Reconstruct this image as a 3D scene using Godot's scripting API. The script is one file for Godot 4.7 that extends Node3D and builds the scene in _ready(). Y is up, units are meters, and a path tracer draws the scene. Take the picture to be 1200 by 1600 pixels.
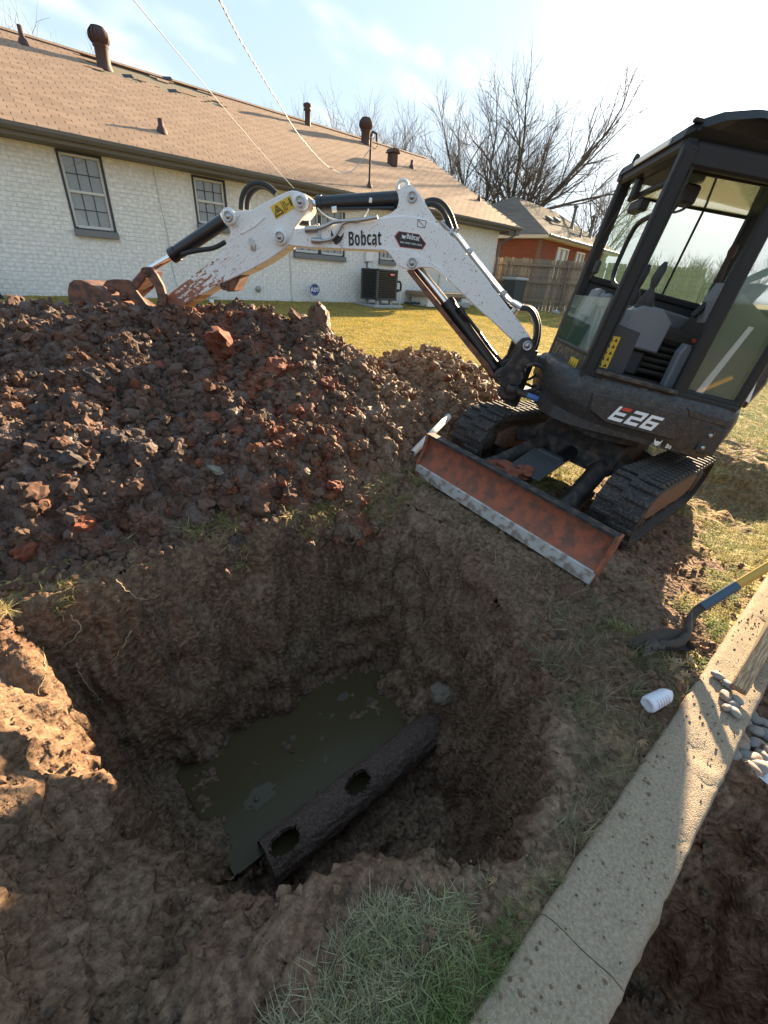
extends Node3D
# ---------------------------------------------------------------- camera data
const CAM := Vector3(0, 1.5, 0)
const RX := Vector3(0.769078, -0.271326, 0.578706)   # world x seen in the camera (right, down, forward)
const RY := Vector3(0.057723, -0.872239, -0.485661)
const RZ := Vector3(0.636543, 0.406916, -0.655159)
const FOCAL := 655.0
const SUN := Vector3(0.9226, 0.309, -0.230)
var rng := RandomNumberGenerator.new()
var used := {}
var M := {}

func ray(px: float, py: float) -> Vector3:
	var r := Vector3(px - 600.0, py - 800.0, FOCAL)
	return Vector3(RX.dot(r), RY.dot(r), RZ.dot(r)).normalized()
func at_z(px: float, py: float, z: float) -> Vector3:
	var r := ray(px, py)
	return CAM + r * (z / r.z)
func at_y(px: float, py: float, y: float) -> Vector3:
	var r := ray(px, py)
	return CAM + r * ((y - CAM.y) / r.y)
func at_plane(px: float, py: float, p: Vector3, n: Vector3) -> Vector3:
	var r := ray(px, py)
	return CAM + r * ((p - CAM).dot(n) / r.dot(n))

# ---------------------------------------------------------------- mesh builder
class MB:
	var v := PackedVector3Array()
	var g := PackedInt32Array()
	var c := PackedColorArray()
	var uv := PackedVector2Array()
	var col := Color.WHITE
	var colored := false
	var has_uv := false
	func tri(a: Vector3, b: Vector3, d: Vector3, sg := -1) -> void:
		v.push_back(a); v.push_back(d); v.push_back(b)
		g.push_back(sg)
		if colored:
			c.push_back(col); c.push_back(col); c.push_back(col)
	func quad(a: Vector3, b: Vector3, d: Vector3, e: Vector3, sg := -1) -> void:
		tri(a, b, d, sg); tri(a, d, e, sg)
	func box(ce: Vector3, s: Vector3, bev := 0.0, bs := Basis.IDENTITY) -> void:
		var h := s * 0.5
		if bev <= 0.0:
			var p := []
			for i in 8:
				p.append(ce + bs * Vector3(h.x * (1 if i & 1 else -1), h.y * (1 if i & 2 else -1), h.z * (1 if i & 4 else -1)))
			quad(p[4], p[5], p[7], p[6]); quad(p[1], p[0], p[2], p[3])
			quad(p[5], p[1], p[3], p[7]); quad(p[0], p[4], p[6], p[2])
			quad(p[6], p[7], p[3], p[2]); quad(p[0], p[1], p[5], p[4])
			return
		var b := minf(bev, minf(h.x, minf(h.y, h.z)) * 0.9)
		var q := {}
		for i in 8:
			var sx := 1.0 if i & 1 else -1.0
			var sy := 1.0 if i & 2 else -1.0
			var sz := 1.0 if i & 4 else -1.0
			q[[i, 0]] = ce + bs * Vector3(h.x * sx, (h.y - b) * sy, (h.z - b) * sz)
			q[[i, 1]] = ce + bs * Vector3((h.x - b) * sx, h.y * sy, (h.z - b) * sz)
			q[[i, 2]] = ce + bs * Vector3((h.x - b) * sx, (h.y - b) * sy, h.z * sz)
		quad(q[[4, 2]], q[[5, 2]], q[[7, 2]], q[[6, 2]]); quad(q[[1, 2]], q[[0, 2]], q[[2, 2]], q[[3, 2]])
		quad(q[[5, 0]], q[[1, 0]], q[[3, 0]], q[[7, 0]]); quad(q[[0, 0]], q[[4, 0]], q[[6, 0]], q[[2, 0]])
		quad(q[[6, 1]], q[[7, 1]], q[[3, 1]], q[[2, 1]]); quad(q[[0, 1]], q[[1, 1]], q[[5, 1]], q[[4, 1]])
		for pr in [[0, 1], [2, 3], [4, 5], [6, 7]]:
			out4(q[[pr[0], 1]], q[[pr[1], 1]], q[[pr[1], 2]], q[[pr[0], 2]], ce)
		for pr in [[0, 2], [1, 3], [4, 6], [5, 7]]:
			out4(q[[pr[0], 0]], q[[pr[1], 0]], q[[pr[1], 2]], q[[pr[0], 2]], ce)
		for pr in [[0, 4], [1, 5], [2, 6], [3, 7]]:
			out4(q[[pr[0], 0]], q[[pr[1], 0]], q[[pr[1], 1]], q[[pr[0], 1]], ce)
		for i in 8:
			var a: Vector3 = q[[i, 0]]; var b2: Vector3 = q[[i, 1]]; var d: Vector3 = q[[i, 2]]
			if (b2 - a).cross(d - a).dot(a - ce) > 0: tri(a, b2, d)
			else: tri(a, d, b2)
	func out4(a: Vector3, b: Vector3, d: Vector3, e: Vector3, ce: Vector3) -> void:
		if (b - a).cross(d - a).dot((a + d) * 0.5 - ce) > 0: quad(a, b, d, e)
		else: quad(a, e, d, b)
	# polygon (ax, ay) extruded along an from d0 to d1; bevel on both rims
	func prism(poly: PackedVector2Array, o: Vector3, ax: Vector3, ay: Vector3, d0: float, d1: float, bev := 0.0, sg := -1) -> void:
		var an := ax.cross(ay).normalized()
		var pts := poly.duplicate()
		var area := 0.0
		for i in pts.size():
			area += pts[i].cross(pts[(i + 1) % pts.size()])
		if area < 0: pts.reverse()
		if d1 < d0:
			var t := d0; d0 = d1; d1 = t
		var n := pts.size()
		var ins := PackedVector2Array()
		for i in n:
			var e0 := (pts[i] - pts[(i + n - 1) % n]).normalized()
			var e1 := (pts[(i + 1) % n] - pts[i]).normalized()
			var nn := (Vector2(-e0.y, e0.x) + Vector2(-e1.y, e1.x))
			nn = nn.normalized() / maxf(0.5, nn.length() * 0.5)
			ins.push_back(pts[i] + nn * bev)
		var tr := Geometry2D.triangulate_polygon(ins)
		var P := func(q: Vector2, d: float) -> Vector3: return o + ax * q.x + ay * q.y + an * d
		for k in range(0, tr.size(), 3):
			var ta := ins[tr[k]]; var tb := ins[tr[k + 1]]; var tc := ins[tr[k + 2]]
			if (tb - ta).cross(tc - ta) < 0:
				var t2 := tb; tb = tc; tc = t2
			tri(P.call(ta, d1), P.call(tb, d1), P.call(tc, d1)); tri(P.call(ta, d0), P.call(tc, d0), P.call(tb, d0))
		for i in n:
			var j := (i + 1) % n
			if bev > 0:
				quad(P.call(pts[i], d1 - bev), P.call(pts[j], d1 - bev), P.call(ins[j], d1), P.call(ins[i], d1))
				quad(P.call(ins[i], d0), P.call(ins[j], d0), P.call(pts[j], d0 + bev), P.call(pts[i], d0 + bev))
				quad(P.call(pts[i], d0 + bev), P.call(pts[j], d0 + bev), P.call(pts[j], d1 - bev), P.call(pts[i], d1 - bev), sg)
			else:
				quad(P.call(pts[i], d0), P.call(pts[j], d0), P.call(pts[j], d1), P.call(pts[i], d1), sg)
	func tube(pts: PackedVector3Array, rad, sides := 8, sg := 1, caps := true) -> void:
		var rings := []
		var n := pts.size()
		var up := Vector3.UP
		for i in n:
			var t := (pts[mini(i + 1, n - 1)] - pts[maxi(i - 1, 0)]).normalized()
			if i == 0 and absf(t.dot(up)) > 0.95: up = Vector3.RIGHT
			var a := (up - t * up.dot(t)).normalized()
			up = a
			var b := t.cross(a)
			var r: float = rad[i] if rad is Array or rad is PackedFloat32Array else rad
			var ring := PackedVector3Array()
			for k in sides:
				var an := TAU * k / sides
				ring.push_back(pts[i] + (a * cos(an) + b * sin(an)) * r)
			rings.append(ring)
		for i in n - 1:
			for k in sides:
				var k2 := (k + 1) % sides
				quad(rings[i][k], rings[i][k2], rings[i + 1][k2], rings[i + 1][k], sg)
		if caps:
			for k in range(1, sides - 1):
				tri(rings[0][0], rings[0][k + 1], rings[0][k])
				tri(rings[n - 1][0], rings[n - 1][k], rings[n - 1][k + 1])
	func rod(a: Vector3, b: Vector3, r: float, sides := 12) -> void:
		tube(PackedVector3Array([a, b]), r, sides)
	func beam(a: Vector3, b: Vector3, w: float, h: float, bev := 0.0, upv := Vector3.UP) -> void:
		var t := (b - a).normalized()
		var s := t.cross(upv).normalized()
		var u := s.cross(t)
		box((a + b) * 0.5, Vector3(w, h, (b - a).length()), bev, Basis(s, u, -t))
	func lathe(prof: PackedVector2Array, o: Vector3, axis: Vector3, sides := 16, sg := 1) -> void:
		var q := Vector3.RIGHT if absf(axis.x) < 0.9 else Vector3.UP
		var a := (q - axis * q.dot(axis)).normalized()
		var b := axis.cross(a)
		for i in prof.size() - 1:
			for k in sides:
				var c0 := TAU * k / sides
				var c1 := TAU * (k + 1) / sides
				var d0 := a * cos(c0) + b * sin(c0)
				var d1 := a * cos(c1) + b * sin(c1)
				quad(o + d0 * prof[i].x + axis * prof[i].y, o + d1 * prof[i].x + axis * prof[i].y, o + d1 * prof[i + 1].x + axis * prof[i + 1].y, o + d0 * prof[i + 1].x + axis * prof[i + 1].y, sg)
	func make(mat: Material) -> ArrayMesh:
		var st := SurfaceTool.new()
		st.begin(Mesh.PRIMITIVE_TRIANGLES)
		for i in g.size():
			st.set_smooth_group(g[i])
			for k in 3:
				if colored: st.set_color(c[i * 3 + k])
				if has_uv: st.set_uv(uv[i * 3 + k])
				st.add_vertex(v[i * 3 + k])
		st.generate_normals()
		st.set_material(mat)
		return st.commit()

# ---------------------------------------------------------------- naming
func numbered(called: String) -> String:
	var n: int = used.get(called, 0)
	used[called] = n + 1
	return called if n == 0 else "%s_%03d" % [called, n]
func tag(o: Node, label: String, category: String, group := "", kind := "") -> void:
	if label: o.set_meta("label", label)
	if category: o.set_meta("category", category)
	if group: o.set_meta("group", group)
	if kind: o.set_meta("kind", kind)
func thing(called: String, label: String, category: String, pos := Vector3.ZERO, group := "") -> Node3D:
	var o := Node3D.new()
	o.name = numbered(called)
	add_child(o)
	o.position = pos
	tag(o, label, category, group)
	return o
func put(mesh: Mesh, called: String, parent: Node = self, xf := Transform3D.IDENTITY) -> MeshInstance3D:
	var o := MeshInstance3D.new()
	o.mesh = mesh
	o.name = numbered(called) if parent == self else called
	o.cast_shadow = GeometryInstance3D.SHADOW_CASTING_SETTING_ON
	parent.add_child(o, true)
	o.transform = xf
	return o
func one(mb: MB, called: String, mat: Material, parent: Node = self, xf := Transform3D.IDENTITY) -> MeshInstance3D:
	return put(mb.make(mat), called, parent, xf)
func structure(mb: MB, called: String, mat: Material) -> MeshInstance3D:
	var o := one(mb, called, mat)
	o.set_meta("kind", "structure")
	return o
func many(mesh: Mesh, called: String, xfs: Array, cols: Array, parent: Node = self) -> MultiMeshInstance3D:
	var mm := MultiMesh.new()
	mm.transform_format = MultiMesh.TRANSFORM_3D
	mm.use_colors = cols.size() > 0
	mm.mesh = mesh
	mm.instance_count = xfs.size()
	for i in xfs.size():
		mm.set_instance_transform(i, xfs[i])
		if cols.size() > 0: mm.set_instance_color(i, cols[i])
	var o := MultiMeshInstance3D.new()
	o.multimesh = mm
	o.name = numbered(called) if parent == self else called
	o.set_meta("kind", "stuff")
	parent.add_child(o, true)
	return o

# ---------------------------------------------------------------- materials
func lin(r: float, g: float, b: float) -> Color:
	return Color(r, g, b).linear_to_srgb()
func noise(seed_: int, freq: float, kind := FastNoiseLite.TYPE_SIMPLEX_SMOOTH, oct := 4) -> FastNoiseLite:
	var n := FastNoiseLite.new()
	n.seed = seed_
	n.noise_type = kind
	n.frequency = freq
	n.fractal_type = FastNoiseLite.FRACTAL_FBM
	n.fractal_octaves = oct
	return n
func ramp_tex(n: FastNoiseLite, size: int, a: Color, b: Color, lo := 0.25, hi := 0.75, n2: FastNoiseLite = null, k2 := 0.5) -> ImageTexture:
	var im := n.get_seamless_image(size, size)
	var im2 := n2.get_seamless_image(size, size) if n2 else null
	var out := Image.create(size, size, true, Image.FORMAT_RGB8)
	for y in size:
		for x in size:
			var t := im.get_pixel(x, y).r
			if im2: t = lerpf(t, im2.get_pixel(x, y).r, k2)
			out.set_pixel(x, y, a.lerp(b, clampf((t - lo) / (hi - lo), 0, 1)))
	out.generate_mipmaps()
	return ImageTexture.create_from_image(out)
func bump_tex(n: FastNoiseLite, size: int, strength: float) -> ImageTexture:
	var im := n.get_seamless_image(size, size)
	im.convert(Image.FORMAT_RGBA8)
	im.bump_map_to_normal_map(strength)
	im.generate_mipmaps()
	return ImageTexture.create_from_image(im)
func mat(key: String, col: Color, rough := 0.8, metal := 0.0) -> StandardMaterial3D:
	var m := StandardMaterial3D.new()
	m.albedo_color = col
	m.roughness = rough
	m.metallic = metal
	M[key] = m
	return m
func tri_tex(m: StandardMaterial3D, albedo: Texture2D, bump: Texture2D, scale: float, bscale := 1.0, world := true) -> StandardMaterial3D:
	m.uv1_triplanar = true
	m.uv1_world_triplanar = world
	m.uv1_scale = Vector3.ONE * scale
	if albedo: m.albedo_texture = albedo
	if bump:
		m.normal_enabled = true
		m.normal_texture = bump
		m.normal_scale = bscale
	return m
func glass(key: String, col: Color, alpha: float, rough := 0.03) -> StandardMaterial3D:
	var m := mat(key, Color(col.r, col.g, col.b, alpha), rough)
	m.transparency = BaseMaterial3D.TRANSPARENCY_ALPHA
	m.metallic_specular = 0.6
	return m

func make_materials() -> void:
	var grain := ramp_tex(noise(1, 0.06), 512, Color(0.72, 0.72, 0.72), Color(1, 1, 1), 0.3, 0.7, noise(2, 0.012), 0.35)
	var soil_a := ramp_tex(noise(11, 0.035, FastNoiseLite.TYPE_SIMPLEX_SMOOTH, 5), 512, Color(0.62, 0.60, 0.60), Color(1, 1, 1), 0.3, 0.72, noise(12, 0.15, FastNoiseLite.TYPE_SIMPLEX_SMOOTH, 3), 0.35)
	var soil_b := bump_tex(noise(13, 0.035, FastNoiseLite.TYPE_SIMPLEX_SMOOTH, 7), 512, 14.0)
	var fine_b := bump_tex(noise(14, 0.12, FastNoiseLite.TYPE_SIMPLEX_SMOOTH, 3), 512, 4.0)
	M["soil_b"] = soil_b; M["grain_t"] = grain; M["fine_b"] = fine_b
	var wetness := ramp_tex(noise(15, 0.02), 256, Color(0.46, 0.46, 0.46), Color(0.95, 0.95, 0.95), 0.3, 0.62)
	var s := tri_tex(mat("soil", Color.WHITE, 0.93), soil_a, soil_b, 1.3, 1.0)
	s.vertex_color_use_as_albedo = true
	s.metallic_specular = 0.25
	s = tri_tex(mat("spoil", Color.WHITE, 1.0), soil_a, soil_b, 2.6, 1.1)
	s.vertex_color_use_as_albedo = true
	s.roughness_texture = wetness
	s.metallic_specular = 0.5
	s = tri_tex(mat("clod", Color.WHITE, 0.78), soil_a, soil_b, 5.0, 1.2, false)
	s.vertex_color_use_as_albedo = true
	s.metallic_specular = 0.3
	s = tri_tex(mat("clod_one", lin(0.16, 0.075, 0.045), 0.9), soil_a, soil_b, 4.0, 1.2, false)
	s = tri_tex(mat("clod_red", lin(0.27, 0.075, 0.035), 0.85), soil_a, soil_b, 4.0, 1.2, false)
	s = tri_tex(mat("clod_dark", lin(0.085, 0.058, 0.045), 0.75), soil_a, soil_b, 4.0, 1.2, false)
	s = tri_tex(mat("rock_pale", lin(0.30, 0.26, 0.20), 0.9), grain, soil_b, 4.0, 0.6, false)
	s = tri_tex(mat("wall_rock", lin(0.24, 0.18, 0.13), 0.8), grain, soil_b, 4.0, 0.6, false)
	s = tri_tex(mat("brick_red", lin(0.30, 0.10, 0.055), 0.9), soil_a, fine_b, 5.0, 0.6, false)
	var g := mat("grass", Color.WHITE, 0.7)
	g.vertex_color_use_as_albedo = true
	g.backlight_enabled = true
	g.backlight = Color(0.8, 0.78, 0.5)
	var soft := ramp_tex(noise(3, 0.03), 256, Color(0.93, 0.93, 0.92), Color(1, 1, 1), 0.3, 0.7)
	# concrete
	var conc := ramp_tex(noise(21, 0.05, FastNoiseLite.TYPE_SIMPLEX_SMOOTH, 5), 512, lin(0.22, 0.165, 0.112), lin(0.37, 0.285, 0.195), 0.25, 0.72, noise(22, 0.18, FastNoiseLite.TYPE_SIMPLEX_SMOOTH, 3), 0.4)
	tri_tex(mat("concrete", Color.WHITE, 0.92), conc, fine_b, 2.6, 1.2)
	tri_tex(mat("concrete_grey", lin(0.42, 0.42, 0.40), 0.9), grain, fine_b, 1.5, 0.4)
	# house
	tri_tex(mat("paint_brick", lin(0.78, 0.77, 0.74), 0.75), soft, fine_b, 1.2, 0.5)
	tri_tex(mat("paint_brick_b", lin(0.74, 0.73, 0.70), 0.75), soft, fine_b, 1.2, 0.5)
	tri_tex(mat("mortar_white", lin(0.70, 0.69, 0.66), 0.85), soft, fine_b, 1.5, 0.4)
	var sh := ramp_tex(noise(31, 0.25, FastNoiseLite.TYPE_SIMPLEX, 2), 256, Color(0.7, 0.68, 0.66), Color(1, 1, 1), 0.2, 0.8)
	var tones := [lin(0.45, 0.29, 0.19), lin(0.40, 0.255, 0.165), lin(0.50, 0.325, 0.215), lin(0.42, 0.275, 0.185)]
	for i in 4: tri_tex(mat("shingle%d" % i, tones[i], 0.95), sh, fine_b, 1.6, 0.5)
	s = tri_tex(mat("shingle_v", Color.WHITE, 0.95), sh, fine_b, 1.6, 0.5)
	s.vertex_color_use_as_albedo = true
	tri_tex(mat("roof_felt", lin(0.30, 0.245, 0.16), 0.95), sh, fine_b, 1.6, 0.5)
	mat("trim", lin(0.12, 0.115, 0.105), 0.55)
	mat("trim_dark", lin(0.035, 0.035, 0.045), 0.6)
	mat("soffit", lin(0.14, 0.125, 0.105), 0.8)
	mat("sill", lin(0.16, 0.165, 0.17), 0.7)
	mat("vinyl", lin(0.55, 0.54, 0.50), 0.5)
	mat("blind", lin(0.42, 0.41, 0.36), 0.8)
	mat("curtain", lin(0.5, 0.49, 0.45), 0.9)
	mat("dark_room", lin(0.10, 0.10, 0.10), 0.9)
	glass("pane", lin(0.3, 0.33, 0.33), 0.25)
	mat("vent_brown", lin(0.075, 0.04, 0.033), 0.7, 0.2)
	mat("cable", lin(0.16, 0.17, 0.20), 0.6)
	mat("cable_white", lin(0.38, 0.39, 0.42), 0.6)
	mat("ac_metal", lin(0.055, 0.06, 0.06), 0.5, 0.3)
	mat("ac_dark", lin(0.015, 0.015, 0.015), 0.8)
	mat("white_plastic", lin(0.7, 0.7, 0.68), 0.45)
	mat("grey_plastic", lin(0.32, 0.33, 0.33), 0.5)
	mat("red_label", lin(0.5, 0.04, 0.03), 0.5)
	mat("blue_sign", lin(0.02, 0.05, 0.2), 0.4)
	mat("black_plastic", lin(0.012, 0.012, 0.013), 0.5)
	tri_tex(mat("brick_house", lin(0.30, 0.085, 0.04), 0.9), soil_a, fine_b, 1.5, 0.5)
	tri_tex(mat("mortar_red", lin(0.25, 0.17, 0.12), 0.95), grain, null, 2.0)
	s = tri_tex(mat("shingle_far", Color.WHITE, 0.95), sh, fine_b, 1.6, 0.5)
	s.vertex_color_use_as_albedo = true
	mat("trim_beige", lin(0.40, 0.36, 0.28), 0.7)
	# timber
	var wood := ramp_tex(noise(41, 0.03), 256, Color(0.62, 0.6, 0.58), Color(1, 1, 1), 0.25, 0.75)
	M["wood_t"] = wood
	var wt := [lin(0.36, 0.28, 0.20), lin(0.29, 0.24, 0.185), lin(0.42, 0.33, 0.23), lin(0.25, 0.22, 0.18)]
	for i in 4:
		s = tri_tex(mat("picket%d" % i, wt[i], 0.9), wood, fine_b, 1.0, 0.5)
		s.uv1_scale = Vector3(9, 0.7, 9)
	s = tri_tex(mat("lumber", lin(0.36, 0.24, 0.14), 0.8), wood, fine_b, 1.0, 0.4, false)
	s.uv1_scale = Vector3(14, 14, 1.2)
	tri_tex(mat("bark", lin(0.075, 0.06, 0.05), 0.95), soil_a, soil_b, 1.0, 1.0)
	mat("twig", lin(0.10, 0.082, 0.068), 0.95)
	# excavator
	var mud := ramp_tex(noise(51, 0.06, FastNoiseLite.TYPE_SIMPLEX_SMOOTH, 4), 512, lin(0.026, 0.026, 0.026), lin(0.12, 0.09, 0.07), 0.52, 0.80, noise(52, 0.02), 0.3)
	var mudr := ramp_tex(noise(53, 0.03), 256, Color(0.38, 0.38, 0.38), Color(0.72, 0.72, 0.72), 0.3, 0.7)
	s = tri_tex(mat("body", Color.WHITE, 1.0), mud, null, 2.0, 1.0, false)
	s.roughness_texture = mudr
	mat("cab_black", lin(0.022, 0.021, 0.02), 0.55).metallic_specular = 0.35
	mat("cab_liner", lin(0.07, 0.07, 0.068), 0.8)
	mat("plastic_grey", lin(0.16, 0.17, 0.185), 0.6)
	mat("plastic_dark", lin(0.03, 0.03, 0.032), 0.6)
	s = tri_tex(mat("fabric", lin(0.06, 0.05, 0.042), 0.95), grain, fine_b, 8.0, 0.8, false)
	mat("rubber", lin(0.018, 0.018, 0.018), 0.75)
	var rubm := ramp_tex(noise(54, 0.05, FastNoiseLite.TYPE_SIMPLEX_SMOOTH, 4), 256, lin(0.018, 0.018, 0.019), lin(0.085, 0.06, 0.045), 0.42, 0.75)
	tri_tex(mat("track_rubber", Color.WHITE, 0.8), rubm, fine_b, 3.0, 0.5, false)
	var ora := ramp_tex(noise(55, 0.04, FastNoiseLite.TYPE_SIMPLEX_SMOOTH, 5), 512, lin(0.20, 0.085, 0.05), lin(0.09, 0.06, 0.045), 0.3, 0.65)
	tri_tex(mat("track_frame", Color.WHITE, 0.8), ora, fine_b, 2.0, 0.5, false)
	var bl := ramp_tex(noise(56, 0.012, FastNoiseLite.TYPE_SIMPLEX_SMOOTH, 6), 512, lin(0.34, 0.10, 0.055), lin(0.15, 0.075, 0.052), 0.4, 0.72, noise(57, 0.1), 0.25)
	s = tri_tex(mat("blade_rust", Color.WHITE, 0.75), bl, fine_b, 1.6, 0.6, false)
	s.metallic_specular = 0.4
	var st := ramp_tex(noise(58, 0.02, FastNoiseLite.TYPE_SIMPLEX_SMOOTH, 6), 256, lin(0.50, 0.48, 0.45), lin(0.26, 0.20, 0.16), 0.42, 0.75)
	tri_tex(mat("worn_steel", Color.WHITE, 0.45, 0.35), st, fine_b, 2.5, 0.4, false)
	var ub := ramp_tex(noise(59, 0.02, FastNoiseLite.TYPE_SIMPLEX_SMOOTH, 6), 256, lin(0.022, 0.021, 0.021), lin(0.10, 0.066, 0.046), 0.4, 0.8)
	tri_tex(mat("under", Color.WHITE, 0.7), ub, fine_b, 2.0, 0.4, false)
	var rs := ramp_tex(noise(60, 0.02, FastNoiseLite.TYPE_SIMPLEX_SMOOTH, 6), 256, lin(0.20, 0.085, 0.05), lin(0.085, 0.05, 0.04), 0.35, 0.7)
	tri_tex(mat("bucket_rust", Color.WHITE, 0.7, 0.2), rs, fine_b, 2.0, 0.5, false)
	var wp := ramp_tex(noise(61, 0.09, FastNoiseLite.TYPE_SIMPLEX_SMOOTH, 3), 512, lin(0.30, 0.13, 0.08), lin(0.74, 0.74, 0.73), 0.22, 0.30, noise(62, 0.02), 0.25)
	tri_tex(mat("boom_white", Color.WHITE, 0.4), wp, null, 1.3, 1.0, false)
	mat("chrome", lin(0.75, 0.75, 0.76), 0.12, 1.0)
	mat("steel", lin(0.42, 0.42, 0.42), 0.35, 0.8)
	mat("cyl_black", lin(0.010, 0.0105, 0.012), 0.3)
	mat("hose", lin(0.012, 0.012, 0.013), 0.6)
	mat("yellow", lin(0.62, 0.40, 0.02), 0.45)
	mat("ink", lin(0.015, 0.015, 0.015), 0.5)
	mat("white_ink", lin(0.75, 0.75, 0.75), 0.4)
	mat("red_ink", lin(0.55, 0.05, 0.025), 0.45)
	mat("blue_label", lin(0.12, 0.22, 0.5), 0.5)
	glass("cab_glass", lin(0.12, 0.24, 0.15), 0.17)
	var dust := ramp_tex(noise(63, 0.12, FastNoiseLite.TYPE_SIMPLEX, 3), 512, Color(0.8, 0.82, 0.78), Color(1, 1, 1), 0.5, 0.8)
	var dg := glass("dusty_glass", lin(0.48, 0.64, 0.44), 0.34, 0.25)
	tri_tex(dg, dust, null, 1.5, 1.0, false)
	# small things
	mat("pvc", lin(0.72, 0.69, 0.60), 0.4)
	mat("handle_yellow", lin(0.50, 0.29, 0.05), 0.55)
	mat("handle_blue", lin(0.04, 0.075, 0.11), 0.6)
	tri_tex(mat("shovel_steel", lin(0.075, 0.055, 0.042), 0.8, 0.1), grain, soil_b, 6.0, 0.5, false)
	mat("can_white", lin(0.62, 0.62, 0.66), 0.4)
	mat("can_print", lin(0.45, 0.25, 0.27), 0.4)
	tri_tex(mat("pipe_clay", lin(0.15, 0.095, 0.07), 0.8), soil_a, soil_b, 3.0, 0.7)
	var w := mat("muddy_water", lin(0.075, 0.058, 0.028), 0.22)
	w.metallic_specular = 0.28
	mat("scum", lin(0.09, 0.074, 0.05), 0.8)
	mat("river0", lin(0.33, 0.28, 0.24), 0.7)
	mat("river1", lin(0.25, 0.235, 0.22), 0.7)
	mat("river2", lin(0.38, 0.26, 0.19), 0.7)
	for k in ["river0", "river1", "river2"]: tri_tex(M[k], grain, null, 5.0, 1.0, false)

# ---------------------------------------------------------------- terrain
const MC := Vector3(3.675, -0.025, -1.533)
const MU := Vector3(0.108, 0.988, 0.114)
var nA: FastNoiseLite
var nB: FastNoiseLite
var nC: FastNoiseLite
var nD: FastNoiseLite
var nE: FastNoiseLite
const RIM := [[-0.6, -2.08, 0.6], [-0.3, -2.1, 0.34], [0.1, -2.12, 0.32], [0.55, -2.14, 0.32], [1.0, -2.16, 0.32], [1.6, -2.12, 0.38], [1.98, -2.0, 0.5], [2.02, -1.6, 0.55],
	[1.86, -1.17, 0.46], [1.70, -0.75, 0.40], [1.50, -0.47, 0.32], [1.26, -0.24, 0.26], [1.03, -0.16, 0.22], [0.82, -0.14, 0.2], [0.66, -0.2, 0.22], [0.46, -0.34, 0.28], [0.3, -0.41, 0.4], [0.14, -0.41, 0.65],
	[0.02, -0.34, 0.9], [-0.22, -0.16, 1.05], [-0.5, -0.12, 1.1], [-0.62, -0.5, 1.25], [-0.62, -1.6, 1.2]]
const INNER := [[-0.34, -2.08, 0.3], [0.1, -2.12, 0.32], [0.55, -2.14, 0.32], [1.0, -2.16, 0.32], [1.6, -2.12, 0.38], [1.98, -2.0, 0.5], [2.02, -1.6, 0.55], [1.86, -1.17, 0.46], [1.70, -0.75, 0.40], [1.50, -0.47, 0.32], [1.26, -0.24, 0.26], [1.03, -0.16, 0.22], [0.82, -0.14, 0.2], [0.66, -0.2, 0.22],
	[0.48, -0.32, 0.22], [0.32, -0.44, 0.22], [0.12, -0.54, 0.24], [-0.03, -0.74, 0.26], [-0.15, -1.05, 0.28], [-0.24, -1.5, 0.3], [-0.32, -1.9, 0.3]]
const PIT := [[0.0, 0.10, 0.12], [1.5, 0.10, 0.14], [1.72, 0.2, 0.3], [1.95, 0.5, 0.6], [1.9, 1.1, 0.6], [1.3, 1.6, 0.5], [0.0, 1.6, 0.4]]

func poly_depth(poly: Array, x: float, z: float) -> Vector2:   # (distance inside, wall width), distance <= 0 outside
	var inside := false
	var best := 1e9
	var ws := 0.0
	var wt := 0.0
	var n := poly.size()
	for i in n:
		var a: Array = poly[i]
		var b: Array = poly[(i + 1) % n]
		var ax: float = a[0]; var az: float = a[1]; var bx: float = b[0]; var bz: float = b[1]
		if (az > z) != (bz > z) and x < (bx - ax) * (z - az) / (bz - az) + ax: inside = not inside
		var dx := bx - ax
		var dz := bz - az
		var t := clampf(((x - ax) * dx + (z - az) * dz) / (dx * dx + dz * dz), 0, 1)
		var ex := x - ax - dx * t
		var ez := z - az - dz * t
		var d2 := ex * ex + ez * ez
		if d2 < best: best = d2
		var k := 1.0 / (d2 * d2 + 1e-5)
		ws += lerpf(a[2], b[2], t) * k
		wt += k
	return Vector2(sqrt(best) * (1.0 if inside else -1.0), ws / wt)

func base_h(x: float, z: float) -> float:
	var y := 0.0
	if z < -2.0: y = 0.15 + 0.065 * (-maxf(z, -12.0) - 2.0)
	else: y = 0.15 - 0.09 * (minf(z, 3.0) + 2.0)
	var yp := MC.y - (MU.x * (x - MC.x) + MU.z * (z - MC.z)) / MU.y
	var dx := maxf(maxf(2.15 - x, x - 5.0), 0.0)
	var dz := maxf(maxf(-2.6 - z, z + 0.45), 0.0)
	var w := 1.0 - smoothstep(0.0, 0.7, sqrt(dx * dx + dz * dz))
	y = lerpf(y, yp, w)
	# the ground falls away under the blade, towards the hole
	return y - 0.13 * smoothstep(2.75, 2.4, x) * smoothstep(0.9, 1.7, x) * smoothstep(-2.6, -2.1, z) * smoothstep(-0.25, -0.7, z)

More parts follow.
